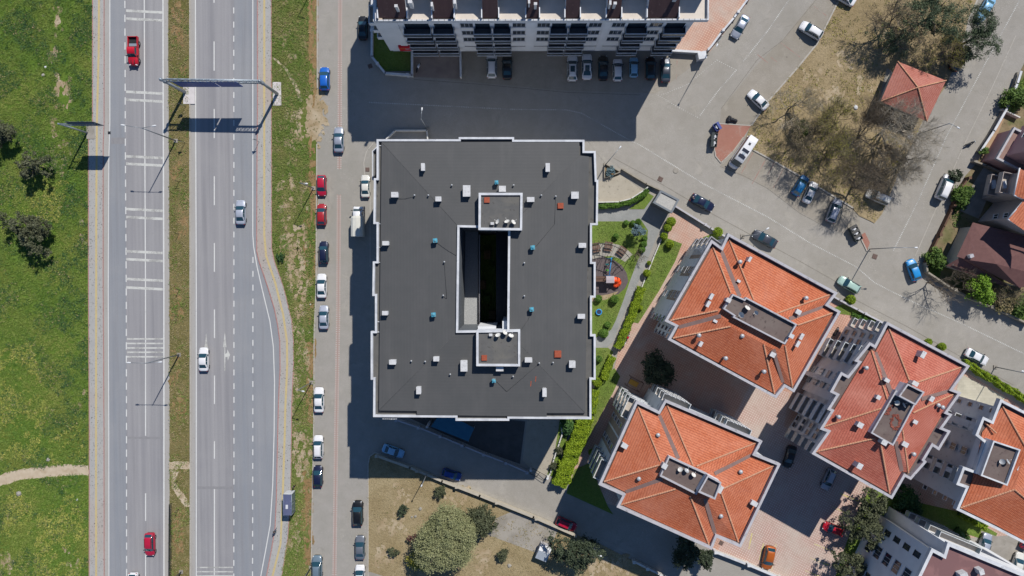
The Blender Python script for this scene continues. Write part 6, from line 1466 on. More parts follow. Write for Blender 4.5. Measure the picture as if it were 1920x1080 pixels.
for i,(u,v,r,h,f,lab) in enumerate([(1346,435,9,.9,'thuja','bright round bush by the lamp at the top corner of the red tiled block'),(1256,458,7.5,.8,'thuja','bright round bush alone on the long lawn'),(1174,418,5,.5,'hedge','leftmost of the little clipped bushes along the top of the playground lawn'),(1187,418,5,.5,'hedge','middle little clipped bush along the top of the playground lawn'),(1197,416,6,.6,'hedge','rightmost little clipped bush beside the blue spruce'),(1155,443,5.5,.6,'hedge','dark round bush alone in the middle of the playground lawn'),
   (1209,447,5,.5,'hedge','upper clipped bush on the path curve below the blue spruce'),(1207,458,6,.6,'hedge','middle clipped bush on the path curve below the blue spruce'),(1204,468,6,.6,'hedge','lower clipped bush on the path curve below the blue spruce'),(1152,561,8,.8,'hedge','round bush at the lower end of the playground'),(1139,609,6,.6,'hedge','round bush near the path below the trampoline'),(1132,625,9,.6,'hedge','wide clipped bush at the corner of the lower lawn'),(1123,673,6,.7,'hedge','round bush on the narrow lawn against the big building'),(1201,577,4.5,.6,'thuja','little bright bush beside the tall hedge on the long lawn'),
   (1595,562,9,.8,'thuja','bright round bush by the pale green car'),(1741,641,6.5,.7,'thuja','left of two bright bushes along the faded red block'),(1766,650,7.5,.7,'thuja','right of two bright bushes along the faded red block'),(1120,717,9,.9,'thuja','bright square bush at the lower right corner of the big building'),(1258,416,9,1.0,'thuja','upper bright oval bush at the gatehouse end of the path'),(1252,427,8,1.0,'thuja','lower bright oval bush at the gatehouse end of the path'),(1245,443,7,.9,'thuja','bright bush at the top corner of the long lawn'),(1213,512,7,.9,'thuja','upper bright bush on the path edge opposite the slide'),(1217,493,4,.5,'thuja','small bright bush on the path edge above the slide'),(1122,560,7,.6,'hedge','bush tucked against the big building below the playground'),(1109,848,6,.7,'thuja','light round bush bulging from the tall hedge by the lane')]): bush(lab,u,v,r,h,f,100+i)
def hedge(name,label,pts,w,h,fol,seed,bump=.10,dens=440,leaf=.11,group=None,z0=.04):
    rng=np.random.default_rng(seed); pl=[Vector(P(u,v,h)) for u,v in pts]; c=pl[len(pl)//2]; b0=(c.x,c.y,z0); t=thing(name,label,'hedge',b0,0,group)
    out=[]; q=MB()
    for a,b in zip(pl,pl[1:]):
        d_=b-a; L=d_.length; d_.normalize(); n_=Vector((-d_.y,d_.x,0)); m=(a+b)/2
        q.box((m.x,m.y,h*.45),(L+w*.5,w*.8,h*.88),math.atan2(d_.y,d_.x))
        k=int(L*dens*(w*.6+h*.8)); s=rng.uniform(-w*.3,L+w*.3,k); wall=rng.random(k); tt=np.where(wall<.62,rng.uniform(-1,1,k),np.sign(rng.normal(size=k)))
        zz=np.where(wall<.62,h,rng.uniform(.1,h,k)); bm=bump*np.sin(s*3.1+tt*2)+bump*np.sin(s*1.3+1+tt*5)+rng.normal(size=k)*bump*.5
        lat=tt*(w/2)+np.where(wall>=.62,tt*bm,0); zz=zz+np.where(wall<.62,bm-(np.abs(tt)**4)*.14,0)
        out.append(np.stack([a.x+d_.x*s+n_.x*lat,a.y+d_.y*s+n_.y*lat,np.maximum(zz,.08)],1))
    V,Q=leafquads(np.concatenate(out),rng.uniform(.6,1.3,sum(len(o) for o in out))*leaf,rng,.3,.6); npmesh('foliage',V,Q,FOL[fol],t,off=b0)
    q.build('branches',FOL['weeds'],t,b0); return t
GHd='hedges round the gardens'
hedge('hedge','big bright hedge from the building corner down to the lane',[(1098,786),(1090,810),(1075,845),(1062,880),(1052,905)],2.6,2.2,'thuja',1,.14,group=GHd,leaf=.14)
hedge('hedge','tall bright hedge beside the garden path opposite the trampoline',[(1203,542),(1192,572),(1182,600),(1171,625),(1160,650)],1.25,1.6,'thuja',2,.10,group=GHd)
hedge('hedge','short bright hedge by the narrow lawn, next to the dark grass square',[(1148,672),(1140,690),(1133,708)],1.2,1.5,'thuja',3,.10,group=GHd)
hedge('hedge','bright hedge along the lower right wall of the big building',[(1117,735),(1113,755),(1110,772)],1.2,1.4,'thuja',4,.10,group=GHd)
hedge('hedge','dark green curved hedge behind the driveway wall',[(1122,387),(1150,386),(1180,380),(1200,370),(1214,358)],.75,1.1,'hedge',5,.08,group=GHd,leaf=.12)
hedge('hedge','long clipped hedge at the right edge below the white sedan',[(1812,681),(1850,704),(1890,728),(1935,755)],1.1,1.3,'thuja',6,.12,group=GHd)
hedge('hedge','bright hedge in front of the right edge block by the parking court',[(1806,966),(1825,976),(1848,988)],1.2,1.2,'thuja',7,.14,group=GHd)
hedge('hedge','small sunlit hedge patch between the white block and the parking court',[(1795,998),(1812,1012)],1.6,.6,'shrub',8,.14,group=GHd)
hedge('hedge','low shaded hedge strip on the street side of the faded red block',[(1600,590),(1640,603),(1658,612)],.6,.5,'hedge',9,.08,group=GHd,leaf=.12)
# bare trees
def baretree(label,u,v,h,spread,seed,mat,buds=None,z0=.08,lv=6,name='bare_tree',tw=.015,lean=(0,0),nl=(2,4),group='bare trees in the small park'):
    rr=random.Random(seed); p=P(u,v,0); t=thing(name,label,'tree',(p.x,p.y,z0),0,group); q=MB(); tips=[]; tk=MB()
    def grow(a,d,L,r,l):
        b=a+d*L*.5+Vector((rr.uniform(-.06,.06)*L,rr.uniform(-.06,.06)*L,0)); c=b+(d+Vector((rr.uniform(-.25,.25),rr.uniform(-.25,.25),rr.uniform(-.05,.18)))).normalized()*L*.5
        mb=tk if l<=1 else q
        mb.tube(a,b,r,r*.82,n=6 if l<2 else 3,caps=False); mb.tube(b,c,r*.82,r*.62,n=6 if l<2 else 3,caps=False)
        if l==lv: c=a+(c-a)*1.5; q.tube(b,c,r*.8,r*.5,n=3,caps=False)
        if l>=lv: tips.append(c); tips.append(b); return
        n=rr.randint(*nl) if l>0 else rr.randint(5,6)
        for k in range(n):
            ax=Vector((rr.uniform(-1,1),rr.uniform(-1,1),rr.uniform(-.35,.75))); sp=spread if l==0 else .75
            nd=(d*(.55 if l==0 else .8)+ax*sp); nd.z=max(nd.z,-.12) ; nd.normalize()
            s=c if rr.random()<.6 else b.lerp(c,rr.uniform(0,.8))
            grow(s,nd,L*rr.uniform(.62,.86) if l>0 else h*.30*rr.uniform(.8,1.15),max(r*.58,tw),l+1)
    grow(Vector((0,0,-.15)),Vector((lean[0],lean[1],1)).normalized(),h*.27,h*.026,0)
    q.build('crown',mat,t); tk.build('trunk',bark,t)
    if buds:
        rng=np.random.default_rng(seed); T_=np.array([tuple(x) for x in tips]); T_=np.concatenate([T_+rng.normal(size=T_.shape)*.14 for _ in range(1)]); V,Q=leafquads(T_,rng.uniform(.035,.07,len(T_)),rng,.4,.6); npmesh('buds',V,Q,FOL[buds[0]],t)
    return t
baretree('wide dense grey bare tree covering the lower corner of the kiosk roof',1662,236,9.0,1.25,1,twigm,lean=(.05,.15),nl=(3,4))
baretree('beige twiggy tree overhanging the east street beside the kiosk',1686,302,7.0,1.1,2,twigm,None,lean=(.2,0),nl=(3,4))
baretree('budding olive tree over the petrol blue hatchback',1540,300,7.0,1.05,3,twigd,('yellow',2),nl=(3,4))
baretree('bare tree casting a broad twig shadow over the street by the dumpsters',1596,352,8.0,1.05,4,twigd,None,nl=(3,4))
baretree('pale budding tree dappling the white sedan by the terracotta triangle',1478,205,6.2,1.1,5,twigm,('dry',2))
baretree('brown bare tree between the budding tree and the kiosk',1602,262,7.5,1.15,31,twigd,None,nl=(3,4))
baretree('low budding olive tree in the middle of the park grass',1560,238,6.0,1.2,32,twigd,('yellow',1),nl=(3,4))
baretree('slim bare tree standing in the dry grass left of the kiosk',1498,262,6.5,.95,6,twigd,('dry',1))
baretree('dark bare tree at the top left of the large pine',1655,55,8.0,1.1,7,twigd)
baretree('twiggy olive tree between the large pine and the kiosk',1748,118,6.0,1.1,8,twigd,('yellow',2))
baretree('bare sapling with a sparse crown behind the garden corner wall',1738,530,5.5,.9,9,twigd,None,.06,5,group='bare garden trees by the corner wall')
baretree('bare shrub tree in front of the maroon roofed house',1790,522,4.5,1.1,10,twigd,None,.06,5,group='bare garden trees by the corner wall')
baretree('bare tree in the corner garden beside the lime green tree',1868,548,5.5,1.0,11,twigd,('dry',1),.06,5,group='bare garden trees by the corner wall')
baretree('young bare tree leaning beside the playground terrace',1193,474,3.2,1.0,12,twigd,None,.06,4,group=None)
# grass and weeds: uncountable
def inpoly(x,y,poly):
    c=np.zeros(len(x),bool); j=len(poly)-1
    for i in range(len(poly)):
        xi,yi=poly[i]; xj,yj=poly[j]; k=((yi>y)!=(yj>y))&(x<(xj-xi)*(y-yi)/((yj-yi)+1e-9)+xi); c^=k; j=i
    return c
def tufts(name,polys,dens,fol,seed,size=.16,per=5,z=.03,rad=.12,clump=0.0,avoid=(),up=.9):
    rng=np.random.default_rng(seed); out=[]
    for px in polys:
        pw=PP(px,0); xs=[a for a,_ in pw]; ys=[b for _,b in pw]; A=(max(xs)-min(xs))*(max(ys)-min(ys)); n=int(A*dens)
        x=rng.uniform(min(xs),max(xs),n); y=rng.uniform(min(ys),max(ys),n)
        k=inpoly(x,y,pw)
        if clump:
            f=np.sin(x*.55+1.7*np.sin(y*.31))+np.sin(y*.62+1.3*np.sin(x*.37+2))+.8*np.sin((x+y)*1.35)+.8*np.sin((x-y*1.2)*1.9)
            k&=(f+rng.normal(size=n)*.7)>clump-1
        for a in avoid: k&=~inpoly(x,y,PP(a,0))
        out.append(np.stack([x[k],y[k]],1))
    B=np.concatenate(out); n=len(B)
    Cn=np.repeat(B,per,0)+rng.normal(size=(n*per,2))*rad; zz=z+np.abs(rng.normal(size=n*per))*size*.7+.02
    V,Q=leafquads(np.column_stack([Cn,zz]),rng.uniform(.5,1.2,n*per)*size,rng,up,.45)
    o=npmesh(name,V,Q,FOL[fol]); o['kind']='stuff'; return o
PATHA=[(-5,890),(40,880),(85,875),(125,872),(168,873),(168,890),(120,891),(85,894),(40,899),(-5,912)]
SOILS=[blob(118,170,16,26,0),blob(100,92,6,14,1),blob(108,40,7,14,4)]
MEAD=[(-30,-25),(172,-25),(172,236),(164,240),(164,540),(165,1105),(-30,1105)]
tufts('meadow_grass',[MEAD],15,'meadow',1,.12,6,avoid=[PATHA]+SOILS)
tufts('meadow_weeds',[MEAD],9,'weeds',2,.13,8,clump=1.7,rad=.22,avoid=[PATHA]+SOILS)
tufts('meadow_dry_grass',[MEAD],2.5,'dry',3,.14,4,clump=1.9,avoid=[PATHA]+SOILS)
tufts('meadow_yellow_grass',[[(-30,660),(60,640),(90,760),(70,860),(-30,860)],[(70,960),(140,920),(165,1000),(150,1105),(60,1105)],[(60,330),(130,340),(110,420),(40,400)],[(90,830),(150,790),(160,860),(100,870)],[(20,920),(70,910),(60,1000),(0,1010)]],20,'ygrass',23,.12,6,clump=.9,avoid=[PATHA])
tufts('median_grass',[[(317,-20),(354,-20),(355,1100),(319,1100)]],9,'dry',4,.10,4,.11)
tufts('median_green',[[(317,-20),(354,-20),(355,1100),(319,1100)]],10,'verge',5,.11,6,.11,clump=1.4)
tufts('meadow_weeds',[[(122,240),(164,240),(164,860),(130,860),(112,600)],[(-20,-20),(70,-20),(50,150),(-20,200)],[(130,-20),(172,-20),(172,220),(140,220)]],8,'weeds',33,.13,8,clump=.6,rad=.22)
VG=[(510,-20),(592,-20),(592,165),(575,180),(560,215),(565,265),(592,275),(591,540),(588,640),(586,810),(583,960),(582,1095),(524,1095),(540,1010),(546,935),(548,810),(552,680),(548,602),(531,532),(511,465)]
SV=[[(528,330),(548,330),(552,380),(548,415),(572,425),(575,470),(548,480),(535,440)],[(540,460),(572,470),(578,530),(572,585),(558,600),(545,545)],[(548,810),(576,812),(584,850),(572,890),(553,905)],[(578,-20),(594,-20),(592,165),(580,165)],[(580,270),(594,270),(593,420),(583,420)],[(574,640),(590,640),(588,800),(578,800)],[(572,900),(587,890),(585,1060),(573,1060)]]
tufts('verge_grass',[VG],18,'verge',6,.11,6,.06,avoid=SV)
tufts('verge_sparse_grass',SV[:3]+SV[5:6],2.6,'verge',26,.13,5,.06)
tufts('verge_dry_grass',[VG],4,'dry',7,.13,4,.06,clump=1.2)
tufts('lot_dry_grass',[LOT[:12]+[(1270,1100),(690,1100)]],4,'dry',8,.10,4,.09,clump=.9)
tufts('park_dry_grass',[PK],5,'dry',9,.11,4,.11,clump=.8)
tufts('park_green_grass',[PK],4,'yellow',10,.12,4,.11,clump=1.9)
LAWNS=[[(1115,416),(1204,416),(1213,455),(1190,484),(1160,458),(1120,456)],[(1140,556),(1168,560),(1145,618),(1120,630),(1112,600)],[(1244,446),(1277,458),(1262,492),(1232,545),(1195,603),(1176,600),(1198,550),(1216,508)],[(1152,695),(1160,706),(1148,735),(1118,790),(1085,850),(1090,800),(1110,745)],[(1114,655),(1138,655),(1124,712),(1116,712)],[(1565,578),(1580,571),(1664,612),(1620,600),(1598,590)],[(701,-15),(758,-15),(770,84),(770,132),(724,132),(702,109)]]
tufts('lawn_grass',LAWNS,16,'lawn',11,.09,4,.065)
tufts('garden_weeds',[[(1893,175),(1925,140),(1925,190),(1896,215),(1874,207)],[(1740,485),(1765,465),(1768,500),(1760,525),(1733,510)],[(1780,400),(1812,350),(1830,350),(1790,430)],[(1905,560),(1930,540),(1930,612),(1895,590)]],10,'shrub',12,.15,5,.06)
# ------------------------------------------------------------------ street furniture
steel=simple('lamp_pole_steel',C(150,156,162),rough=.45,metal=.5); headm=simple('lamp_head',C(228,230,232),rough=.4); conc=M['concrete']
def lamp(label,u,v,h,arms,group='street lamps',head=.5,z0=.02,r=.1,pad=True):
    p=P(u,v,z0); t=thing('street_lamp',label,'street lamp',(p.x,p.y,z0),0,group)
    q=MB(); q.tube((0,0,0),(0,0,h),r,r*.6,n=10); q.build('pole',steel,t)
    if pad: q=MB(); q.box((0,0,.06),(.7,.7,.14)); q.build('base',conc,t)
    for ang,L,dz in arms:
        e=Vector((math.cos(R(ang))*L,math.sin(R(ang))*L,h+dz)); q=MB(); q.tube((0,0,h-.12),e,.05,.04,n=7); a=q.build('arm',steel,t)
        q=MB(); rows=[]
        d_=Vector((math.cos(R(ang)),math.sin(R(ang)),0)); n_=Vector((-d_.y,d_.x,0))
        for s,w,z in ((-.12,.05,0),(.02,.13,.05),(head*.6,.16,.07),(head,.08,.03)): rows.append([e+d_*s+n_*w+Vector((0,0,-.03)),e+d_*s+n_*w*.6+Vector((0,0,z)),e+d_*s-n_*w*.6+Vector((0,0,z)),e+d_*s-n_*w+Vector((0,0,-.03))])
        q.grid(rows,close=True); q.face(rows[0]); q.face(rows[-1][::-1]); q.build('lamp_head',headm,a)
lamp('double armed lamp on the median just below the sign gantry',330,264,11.7,[(172,2.8,.25),(8,2.0,.25)],'double lamps on the median',.65,.1,.13)
lamp('double armed lamp on the median beside the five painted bars',336,665,11.7,[(178,2.6,.0),(5,2.4,.25)],'double lamps on the median',.65,.1,.13)
lamp('double armed lamp at the bottom edge of the median',340,1072,11.7,[(175,2.6,.2),(5,2.4,.25)],'double lamps on the median',.65,.1,.13)
GSL='single lamps along the side road verge'
lamp('single lamp beside the upper red car on the verge',588,353,8.4,[(-8,1.1,.1)],GSL,.45,.06,.09)
lamp('single lamp above the white sedan on the verge',584,717,8.4,[(-8,.9,.1)],GSL,.45,.06,.09)
lamp('single lamp at the bottom edge by the blue grey car',583,1064,8.4,[(-8,.9,.1)],GSL,.45,.06,.09)
lamp('single lamp standing just above the frame on the verge',596,-38,8.4,[(-8,.9,.1)],GSL,.45,.06,.09)
lamp('lamp in the shaded street north of the big dark roof',801,241,8.2,[(84,1.5,.1)],'street lamps')
lamp('lamp at the north east corner of the big dark roof',1135,309,7.8,[(50,2.2,.2)],'street lamps')
lamp('lamp at the tip of the park beside the dumpsters',1630,467,9.0,[(0,3.2,.1)],'street lamps')
lamp('lamp by the utility cabinet at the pink courtyard corner',1325,100,9.5,[(-118,1.6,.1)],'street lamps')
lamp('lamp by the dark grey sedan at the red tiled block',1392,443,8.2,[(30,1.7,.1)],'street lamps')
lamp('lamp rising from the low wall above the dry lot',801,887,6.0,[(-115,.4,.05)],'street lamps',.35)
lamp('lamp in the dark tree beside the lane',1111,1016,6.0,[(-10,.7,.05)],'street lamps',.35)
lamp('lamp standing in the park near the twiggy tree by the kiosk',1722,251,9.2,[(-28,1.4,.1)],'street lamps')
lamp('dark lamp behind the clipped hedge at the right edge',1866,688,9.0,[(160,1.4,.1)],'street lamps')
# sign gantry over the right carriageway
gl=P(347,173,.1); gr=P(520,176,.1); hg=9.0; b0=(gl.x,gl.y,.1)
G_=thing('sign_gantry','pale steel sign gantry spanning the right carriageway','gantry',b0)
for g in (gl,gr):
    q=MB(); q.tube((g.x,g.y,.1),(g.x,g.y,hg),.30,.22,n=14); q.lathe((g.x,g.y,hg),[(.22,0),(.2,.12),(0,.16)],12); q.lathe((g.x,g.y,hg-1.6),[(.3,-.2),(.36,-.1),(.36,.1),(.3,.2)],12); q.lathe((g.x,g.y,hg-.3),[(.28,-.15),(.34,-.08),(.34,.08),(.28,.15)],12); q.build('pole',lightm,G_,b0)
for (a,b) in (((344,144),(365,195)),((512,155),(527,198))):
    pa=P(a[0],195 if a[0]<400 else 198,.1); pb=P(b[0],160 if a[0]<400 else 154,.1); q=MB(); q.box(((pa.x+pb.x)/2,(pa.y+pb.y)/2,.08),(abs(pb.x-pa.x),abs(pb.y-pa.y),.2)); q.build('footing',mk('pale_footing',C(222,216,214),C(210,204,202),sc=1),G_,b0)
yg=(gl.y+gr.y)/2+.0
def gp(t,z,dy=0): return (gl.x+(gr.x-gl.x)*t,gl.y+(gr.y-gl.y)*t+dy,z)
q=MB(); zt_,zb_=hg-.3,hg-1.6
for z in (zt_,zb_):
    for dy in (-.0,.0): q.tube(gp(0,z),gp(1,z),.13,n=8)
for dy in (.36,): q.tube(gp(.03,(zt_+zb_)/2,dy),gp(.97,(zt_+zb_)/2,dy),.08,n=6)
n=13
for k in range(n):
    t0=.02+.96*k/n; t1=.02+.96*(k+.5)/n; t2=.02+.96*(k+1)/n
    q.tube(gp(t0,zb_),gp(t1,zt_),.06,n=5,caps=False); q.tube(gp(t1,zt_),gp(t2,zb_),.06,n=5,caps=False)
    q.tube(gp(t0,zt_),gp(t1,(zt_+zb_)/2,.36),.04,n=4,caps=False); q.tube(gp(t1,(zt_+zb_)/2,.36),gp(t2,zt_),.04,n=4,caps=False)
q.build('truss',simple('truss_steel',C(196,208,218),rough=.45,metal=.3),G_,b0)
bluem=simple('blue_sign_face',C(34,78,160),rough=.5)
for (u0,u1) in ((331,405),(408,449)):
    x0=P(u0,158,7).x; x1=P(u1,158,7).x; yy=(gl.y+gr.y)/2-.22
    q=MB(); q.box(((x0+x1)/2,yy,6.9),(x1-x0,.1,2.9),m=0); q.box(((x0+x1)/2,yy-.06,8.28),(x1-x0-.1,.03,.08),m=1); q.box(((x0+x1)/2,yy-.06,5.52),(x1-x0-.1,.03,.08),m=1); q.build('sign_panel',[bluem,M['para']],G_,b0)
# cantilever sign on the left pavement
p=P(164,249,.1); t=thing('cantilever_sign','cantilever road sign on the left pavement with its dark back turned up','road sign',(p.x,p.y,.1))
q=MB(); q.tube((0,0,0),(0,0,8.2),.17,.13,n=10); q.build('pole',lightm,t)
q=MB(); q.box((.6,.1,.02),(1.5,2.5,.12)); q.build('footing',conc,t)
q=MB()
for z in (8.0,6.6): q.tube((-.2,0,z),(6.4,0,z),.09,n=8)
for k in range(6): q.tube((k*1.05,0,6.6),(k*1.05+.5,0,8.0),.04,n=5); q.tube((k*1.05+.5,0,8.0),(k*1.05+1.05,0,6.6),.04,n=5)
q.build('arm',lightm,t)
q=MB(); q.box((4.0,.18,7.1),(5.0,.08,3.2)); 
for k in range(4): q.box((4.0,.24,5.9+k*.8),(4.9,.05,.08),m=1)
q.build('sign_panel',[simple('sign_back',C(72,84,104),rough=.5,metal=.2),lightm],t)
# small road signs
def sign(label,u,v,h,shape,col,ang=0):
    p=P(u,v,.1); t=thing('road_sign',label,'road sign',(p.x,p.y,.1),R(ang),'small road signs on posts'); q=MB(); q.tube((0,0,0),(0,0,h),.04,n=6); q.build('post',steel,t)
    q=MB()
    if shape=='tri': q.face([(-.45,.05,h-.75),(.45,.05,h-.75),(0,.05,h)]); q.face([(-.45,.02,h-.75),(0,.02,h),(.45,.02,h-.75)])
    else: q.box((0,.05,h-.35),(.8,.03,.7))
    q.build('plate',col,t)
sign('small square sign on the median below the gantry pole',348,200,2.6,'sq',darkm)
sign('small triangular sign on the right pavement near the gantry',486,266,2.8,'tri',simple('sign_white',C(220,220,220)))
sign('small triangular sign on the median below the first double lamp',347,268,2.8,'tri',darkm)
# thin leaning delineator stakes on the median
def stake(label,u,v,h=1.5):
    p=P(u,v,.1); t=thing('marker_stake',label,'marker stake',(p.x,p.y,.1),0,'stakes along the median'); q=MB(); q.tube((0,0,0),(.05,0,h),.05,.035,n=5); q.build('stake',darkm,t); q=MB(); q.box((.05,0,h),(.12,.12,.16)); q.build('cap',darkm,t)
for i,(u,v,lab) in enumerate([(336,341,'thin dark stake on the median left of the silver sedan'),(336,438,'thin dark stake on the median between the painted bar pairs'),(337,543,'thin dark stake on the median above the five painted bars'),(335,592,'thin dark stake on the median closest to the five painted bars'),(334,901,'thin dark stake on the median by the bare gravel patch'),(335,955,'thin dark stake on the median below the gravel patch')]): stake(lab,u,v)
# low wire fence at the lower median
lowwall('wire_fence','low dark wire fence along the lower median','fence',[(323,942),(322.5,1000),(322,1095)],1.0,.05,darkm,rail=.05,cap=darkm,base=.1)
# bus shelter
p=P(547,938,.12); BS=thing('bus_shelter','bus shelter with a bluish translucent roof on the right pavement','bus shelter',(p.x,p.y,.12)); tint=simple('tinted_polycarbonate',C(120,126,160),rough=.15,spec=.5,trans=.35)
q=MB(); rows=[[(x,y,2.45+.12*math.cos(x*1.6)) for x in (-.8,-.4,0,.4,.8)] for y in (-1.95,0,1.95)]; q.grid(rows); q.build('roof',tint,BS)
q=MB()
for x in (-.78,.78):
    for y in (-1.9,0,1.9): q.tube((x,y,0),(x,y,2.5),.04,n=6)
for y in (-1.95,-.65,.65,1.95): q.tube((-.8,y,2.5),(.8,y,2.5),.035,n=5)
q.tube((-.8,-1.95,2.46),(-.8,1.95,2.46),.04,n=5); q.tube((.8,-1.95,2.46),(.8,1.95,2.46),.04,n=5); q.build('frame',lightm,BS)
q=MB(); q.box((.78,0,1.3),(.03,3.6,1.8)); q.build('glass_panel',simple('shelter_glass',C(170,190,200),rough=.1,trans=.7),BS)
q=MB(); q.box((0,1.93,1.25),(1.5,.1,2.0)); q.build('advert_panel',M['para'],BS)
q=MB(); q.box((.45,-.2,.48),(.45,2.6,.08)); 
for y in (-1.2,.8): q.box((.45,y,.22),(.3,.08,.45))
q.build('bench',lightm,BS)
q=MB(); q.box((-.05,-.35,2.62),(.42,.75,.14)); q.build('roof_box',M['para'],BS)
# waste containers
def dumpster(label,u,v,ang,c,lid,open_=True,group='waste containers at the street corners'):
    p=P(u,v,.8); t=thing('dumpster',label,'dumpster',(p.x,p.y,.02),R(ang),group); q=MB(); rows=[[(-.62,-.45,.12),(.62,-.45,.12),(.62,.45,.12),(-.62,.45,.12)],[(-.72,-.55,1.15),(.72,-.55,1.15),(.72,.55,1.15),(-.72,.55,1.15)],[(-.64,-.47,1.15),(.64,-.47,1.15),(.64,.47,1.15),(-.64,.47,1.15)],[(-.58,-.4,.5),(.58,-.4,.5),(.58,.4,.5),(-.58,.4,.5)]]
    q.grid(rows,smooth=False,close=True); q.face(rows[0][::-1]); q.face(rows[3]); q.build('bin',c,t)
    q=MB(); q.grid([[(-.72,y,1.17+.14*math.sin((y+.6)/1.2*3.14)) , (.72,y,1.17+.14*math.sin((y+.6)/1.2*3.14))] for y in (.1,.3,.6)]); q.build('lid',lid,t)
    q=MB(); q.box((.1,-.1,.9),(.5,.35,.4),.4); q.box((-.25,.05,.85),(.4,.3,.35),1.0); q.build('rubbish_bag',M['para'],t)
    for sx in (-.5,.5):
        for sy in (-.35,.35): q=MB(); q.tube((sx,sy-.04,.08),(sx,sy+.04,.08),.08,n=8); q.build('wheel',tyre,t)
bl=simple('blue_plastic',C(36,60,140),rough=.5); dk=simple('dark_bin',C(62,70,70),rough=.5)
dumpster('blue lidded dumpster at the upper left of the terracotta triangle',1344,238,-60,bl,bl)
dumpster('dark dumpster in the middle of the terracotta triangle kerb',1339,257,80,dk,dk)
dumpster('lowest dark dumpster on the terracotta triangle kerb',1338,269,85,dk,dk)
dumpster('upper dark dumpster at the tip of the park',1600,429,30,dk,trim)
dumpster('middle dark dumpster at the tip of the park',1604,437,30,dk,trim)
dumpster('lower dark dumpster at the tip of the park',1608,446,30,dk,trim)
# playground
p=P(1144,524,2.2); PG=thing('playground_tower','playground tower with a pale roof, plank bridge and orange tube slide','playground',(p.x,p.y,.07))
wood=mk('weathered_timber',C(122,96,84),C(104,82,72),sc=2,st=(1,8,1)); org=simple('orange_plastic',C(252,84,34,1.3),rough=.4); cy=simple('cyan_plastic',C(50,150,215),rough=.4)
q=MB(); q.grid([[(x,y,2.35+.12*(1-abs(y)/.65)) for y in (-.65,-.2,.2,.65)] for x in (-.75,0,.75)]); q.build('roof',mk('pale_striped_roof',C(196,186,192),C(170,160,166),sc=2,st=(.2,6,1)),PG)
q=MB()
for x in (-.7,.7):
    for y in (-.6,.6): q.tube((x,y,0),(x,y,2.35),.06,n=6)
q.build('post',lightm,PG); q=MB(); q.box((0,0,1.3),(1.4,1.2,.1)); q.build('deck',wood,PG)
q=MB(); q.box((-1.75,.1,1.25),(2.1,.85,.08)); 
for y in (-.36,.56): q.tube((-2.8,y,1.9),(-.7,y,1.9),.04,n=5)
for k in range(9): q.box((-2.7+k*.24,.1,1.31),(.12,.9,.05))
q.build('bridge',wood,PG)
q=MB(); pts=[(.7+.0,-.1,1.5),(1.2,-.05,1.35),(1.65,-.25,1.1),(1.75,-.7,.85),(1.45,-1.05,.6),(1.05,-1.0,.4)]; pts=[Vector(x) for x in pts]
for a,b in zip(pts,pts[1:]): q.tube(a,b,.52,.52,n=12,caps=False)
q.build('slide',org,PG)
q=MB(); q.tube((-.2,.7,2.3),(.25,4.0,2.3),.09,n=8); 
for x,y in ((-.5,3.9),(.9,4.0),(-.8,.7),(.4,.75)): q.tube((x,y,0),(.25 if y>2 else -.2,y,2.3),.06,n=6)
q.build('swing_frame',cy,PG)
for i,(yy,col,nm) in enumerate(((2.8,simple('teal_plastic',C(40,150,150)),'teal'),(1.7,simple('green_plastic',C(100,190,60)),'green'))):
    q=MB()
    for dx in (-.2,.2): q.tube((dx,yy,2.25),(dx-.35,yy,.6),.015,n=4)
    q.box((-.35,yy,.55),(.5,.3,.1)); q.build('swing_seat',col,PG)
p=P(1123,585,.4); t=thing('trampoline','small round trampoline with a blue rim on the lawn','trampoline',(p.x,p.y,.06)); q=MB(); q.lathe((0,0,.4),[(.42,0),(.42,.03),(.58,.03),(.6,-.03)],20); q.build('rim',cy,t); q=MB(); q.face([(.43*math.cos(i*.3142),.43*math.sin(i*.3142),.41) for i in range(20)]); q.build('mat',simple('navy_mat',C(40,52,84)),t)
for k in range(4): q=MB(); a=k*1.57+.4; q.tube((.5*math.cos(a),.5*math.sin(a),0),(.5*math.cos(a),.5*math.sin(a),.4),.03,n=5); q.build('leg',steel,t)
def table(label,u,v,ang):
    p=P(u,v,.7); t=thing('picnic_table',label,'picnic table',(p.x,p.y,.07),R(ang),'picnic tables on the stone terrace'); q=MB()
    for k in range(4): q.box((0,-.3+k*.2,.74),(1.5,.16,.05))
    q.build('table_top',wood,t)
    for s in (-.72,.72): q=MB(); q.box((0,s,.44),(1.5,.28,.05)); q.build('bench',wood,t)
    for s in (-.55,.55): q=MB(); q.box((s,0,.36),(.08,1.5,.07)); q.tube((s,-.5,0),(s,-.2,.72),.04,n=5); q.tube((s,.5,0),(s,.2,.72),.04,n=5); q.build('trestle',darkm,t)
table('picnic table nearest the building on the stone terrace',1118,464,10); table('middle picnic table on the stone terrace',1141,462,-8); table('right picnic table on the stone terrace',1166,471,-36)
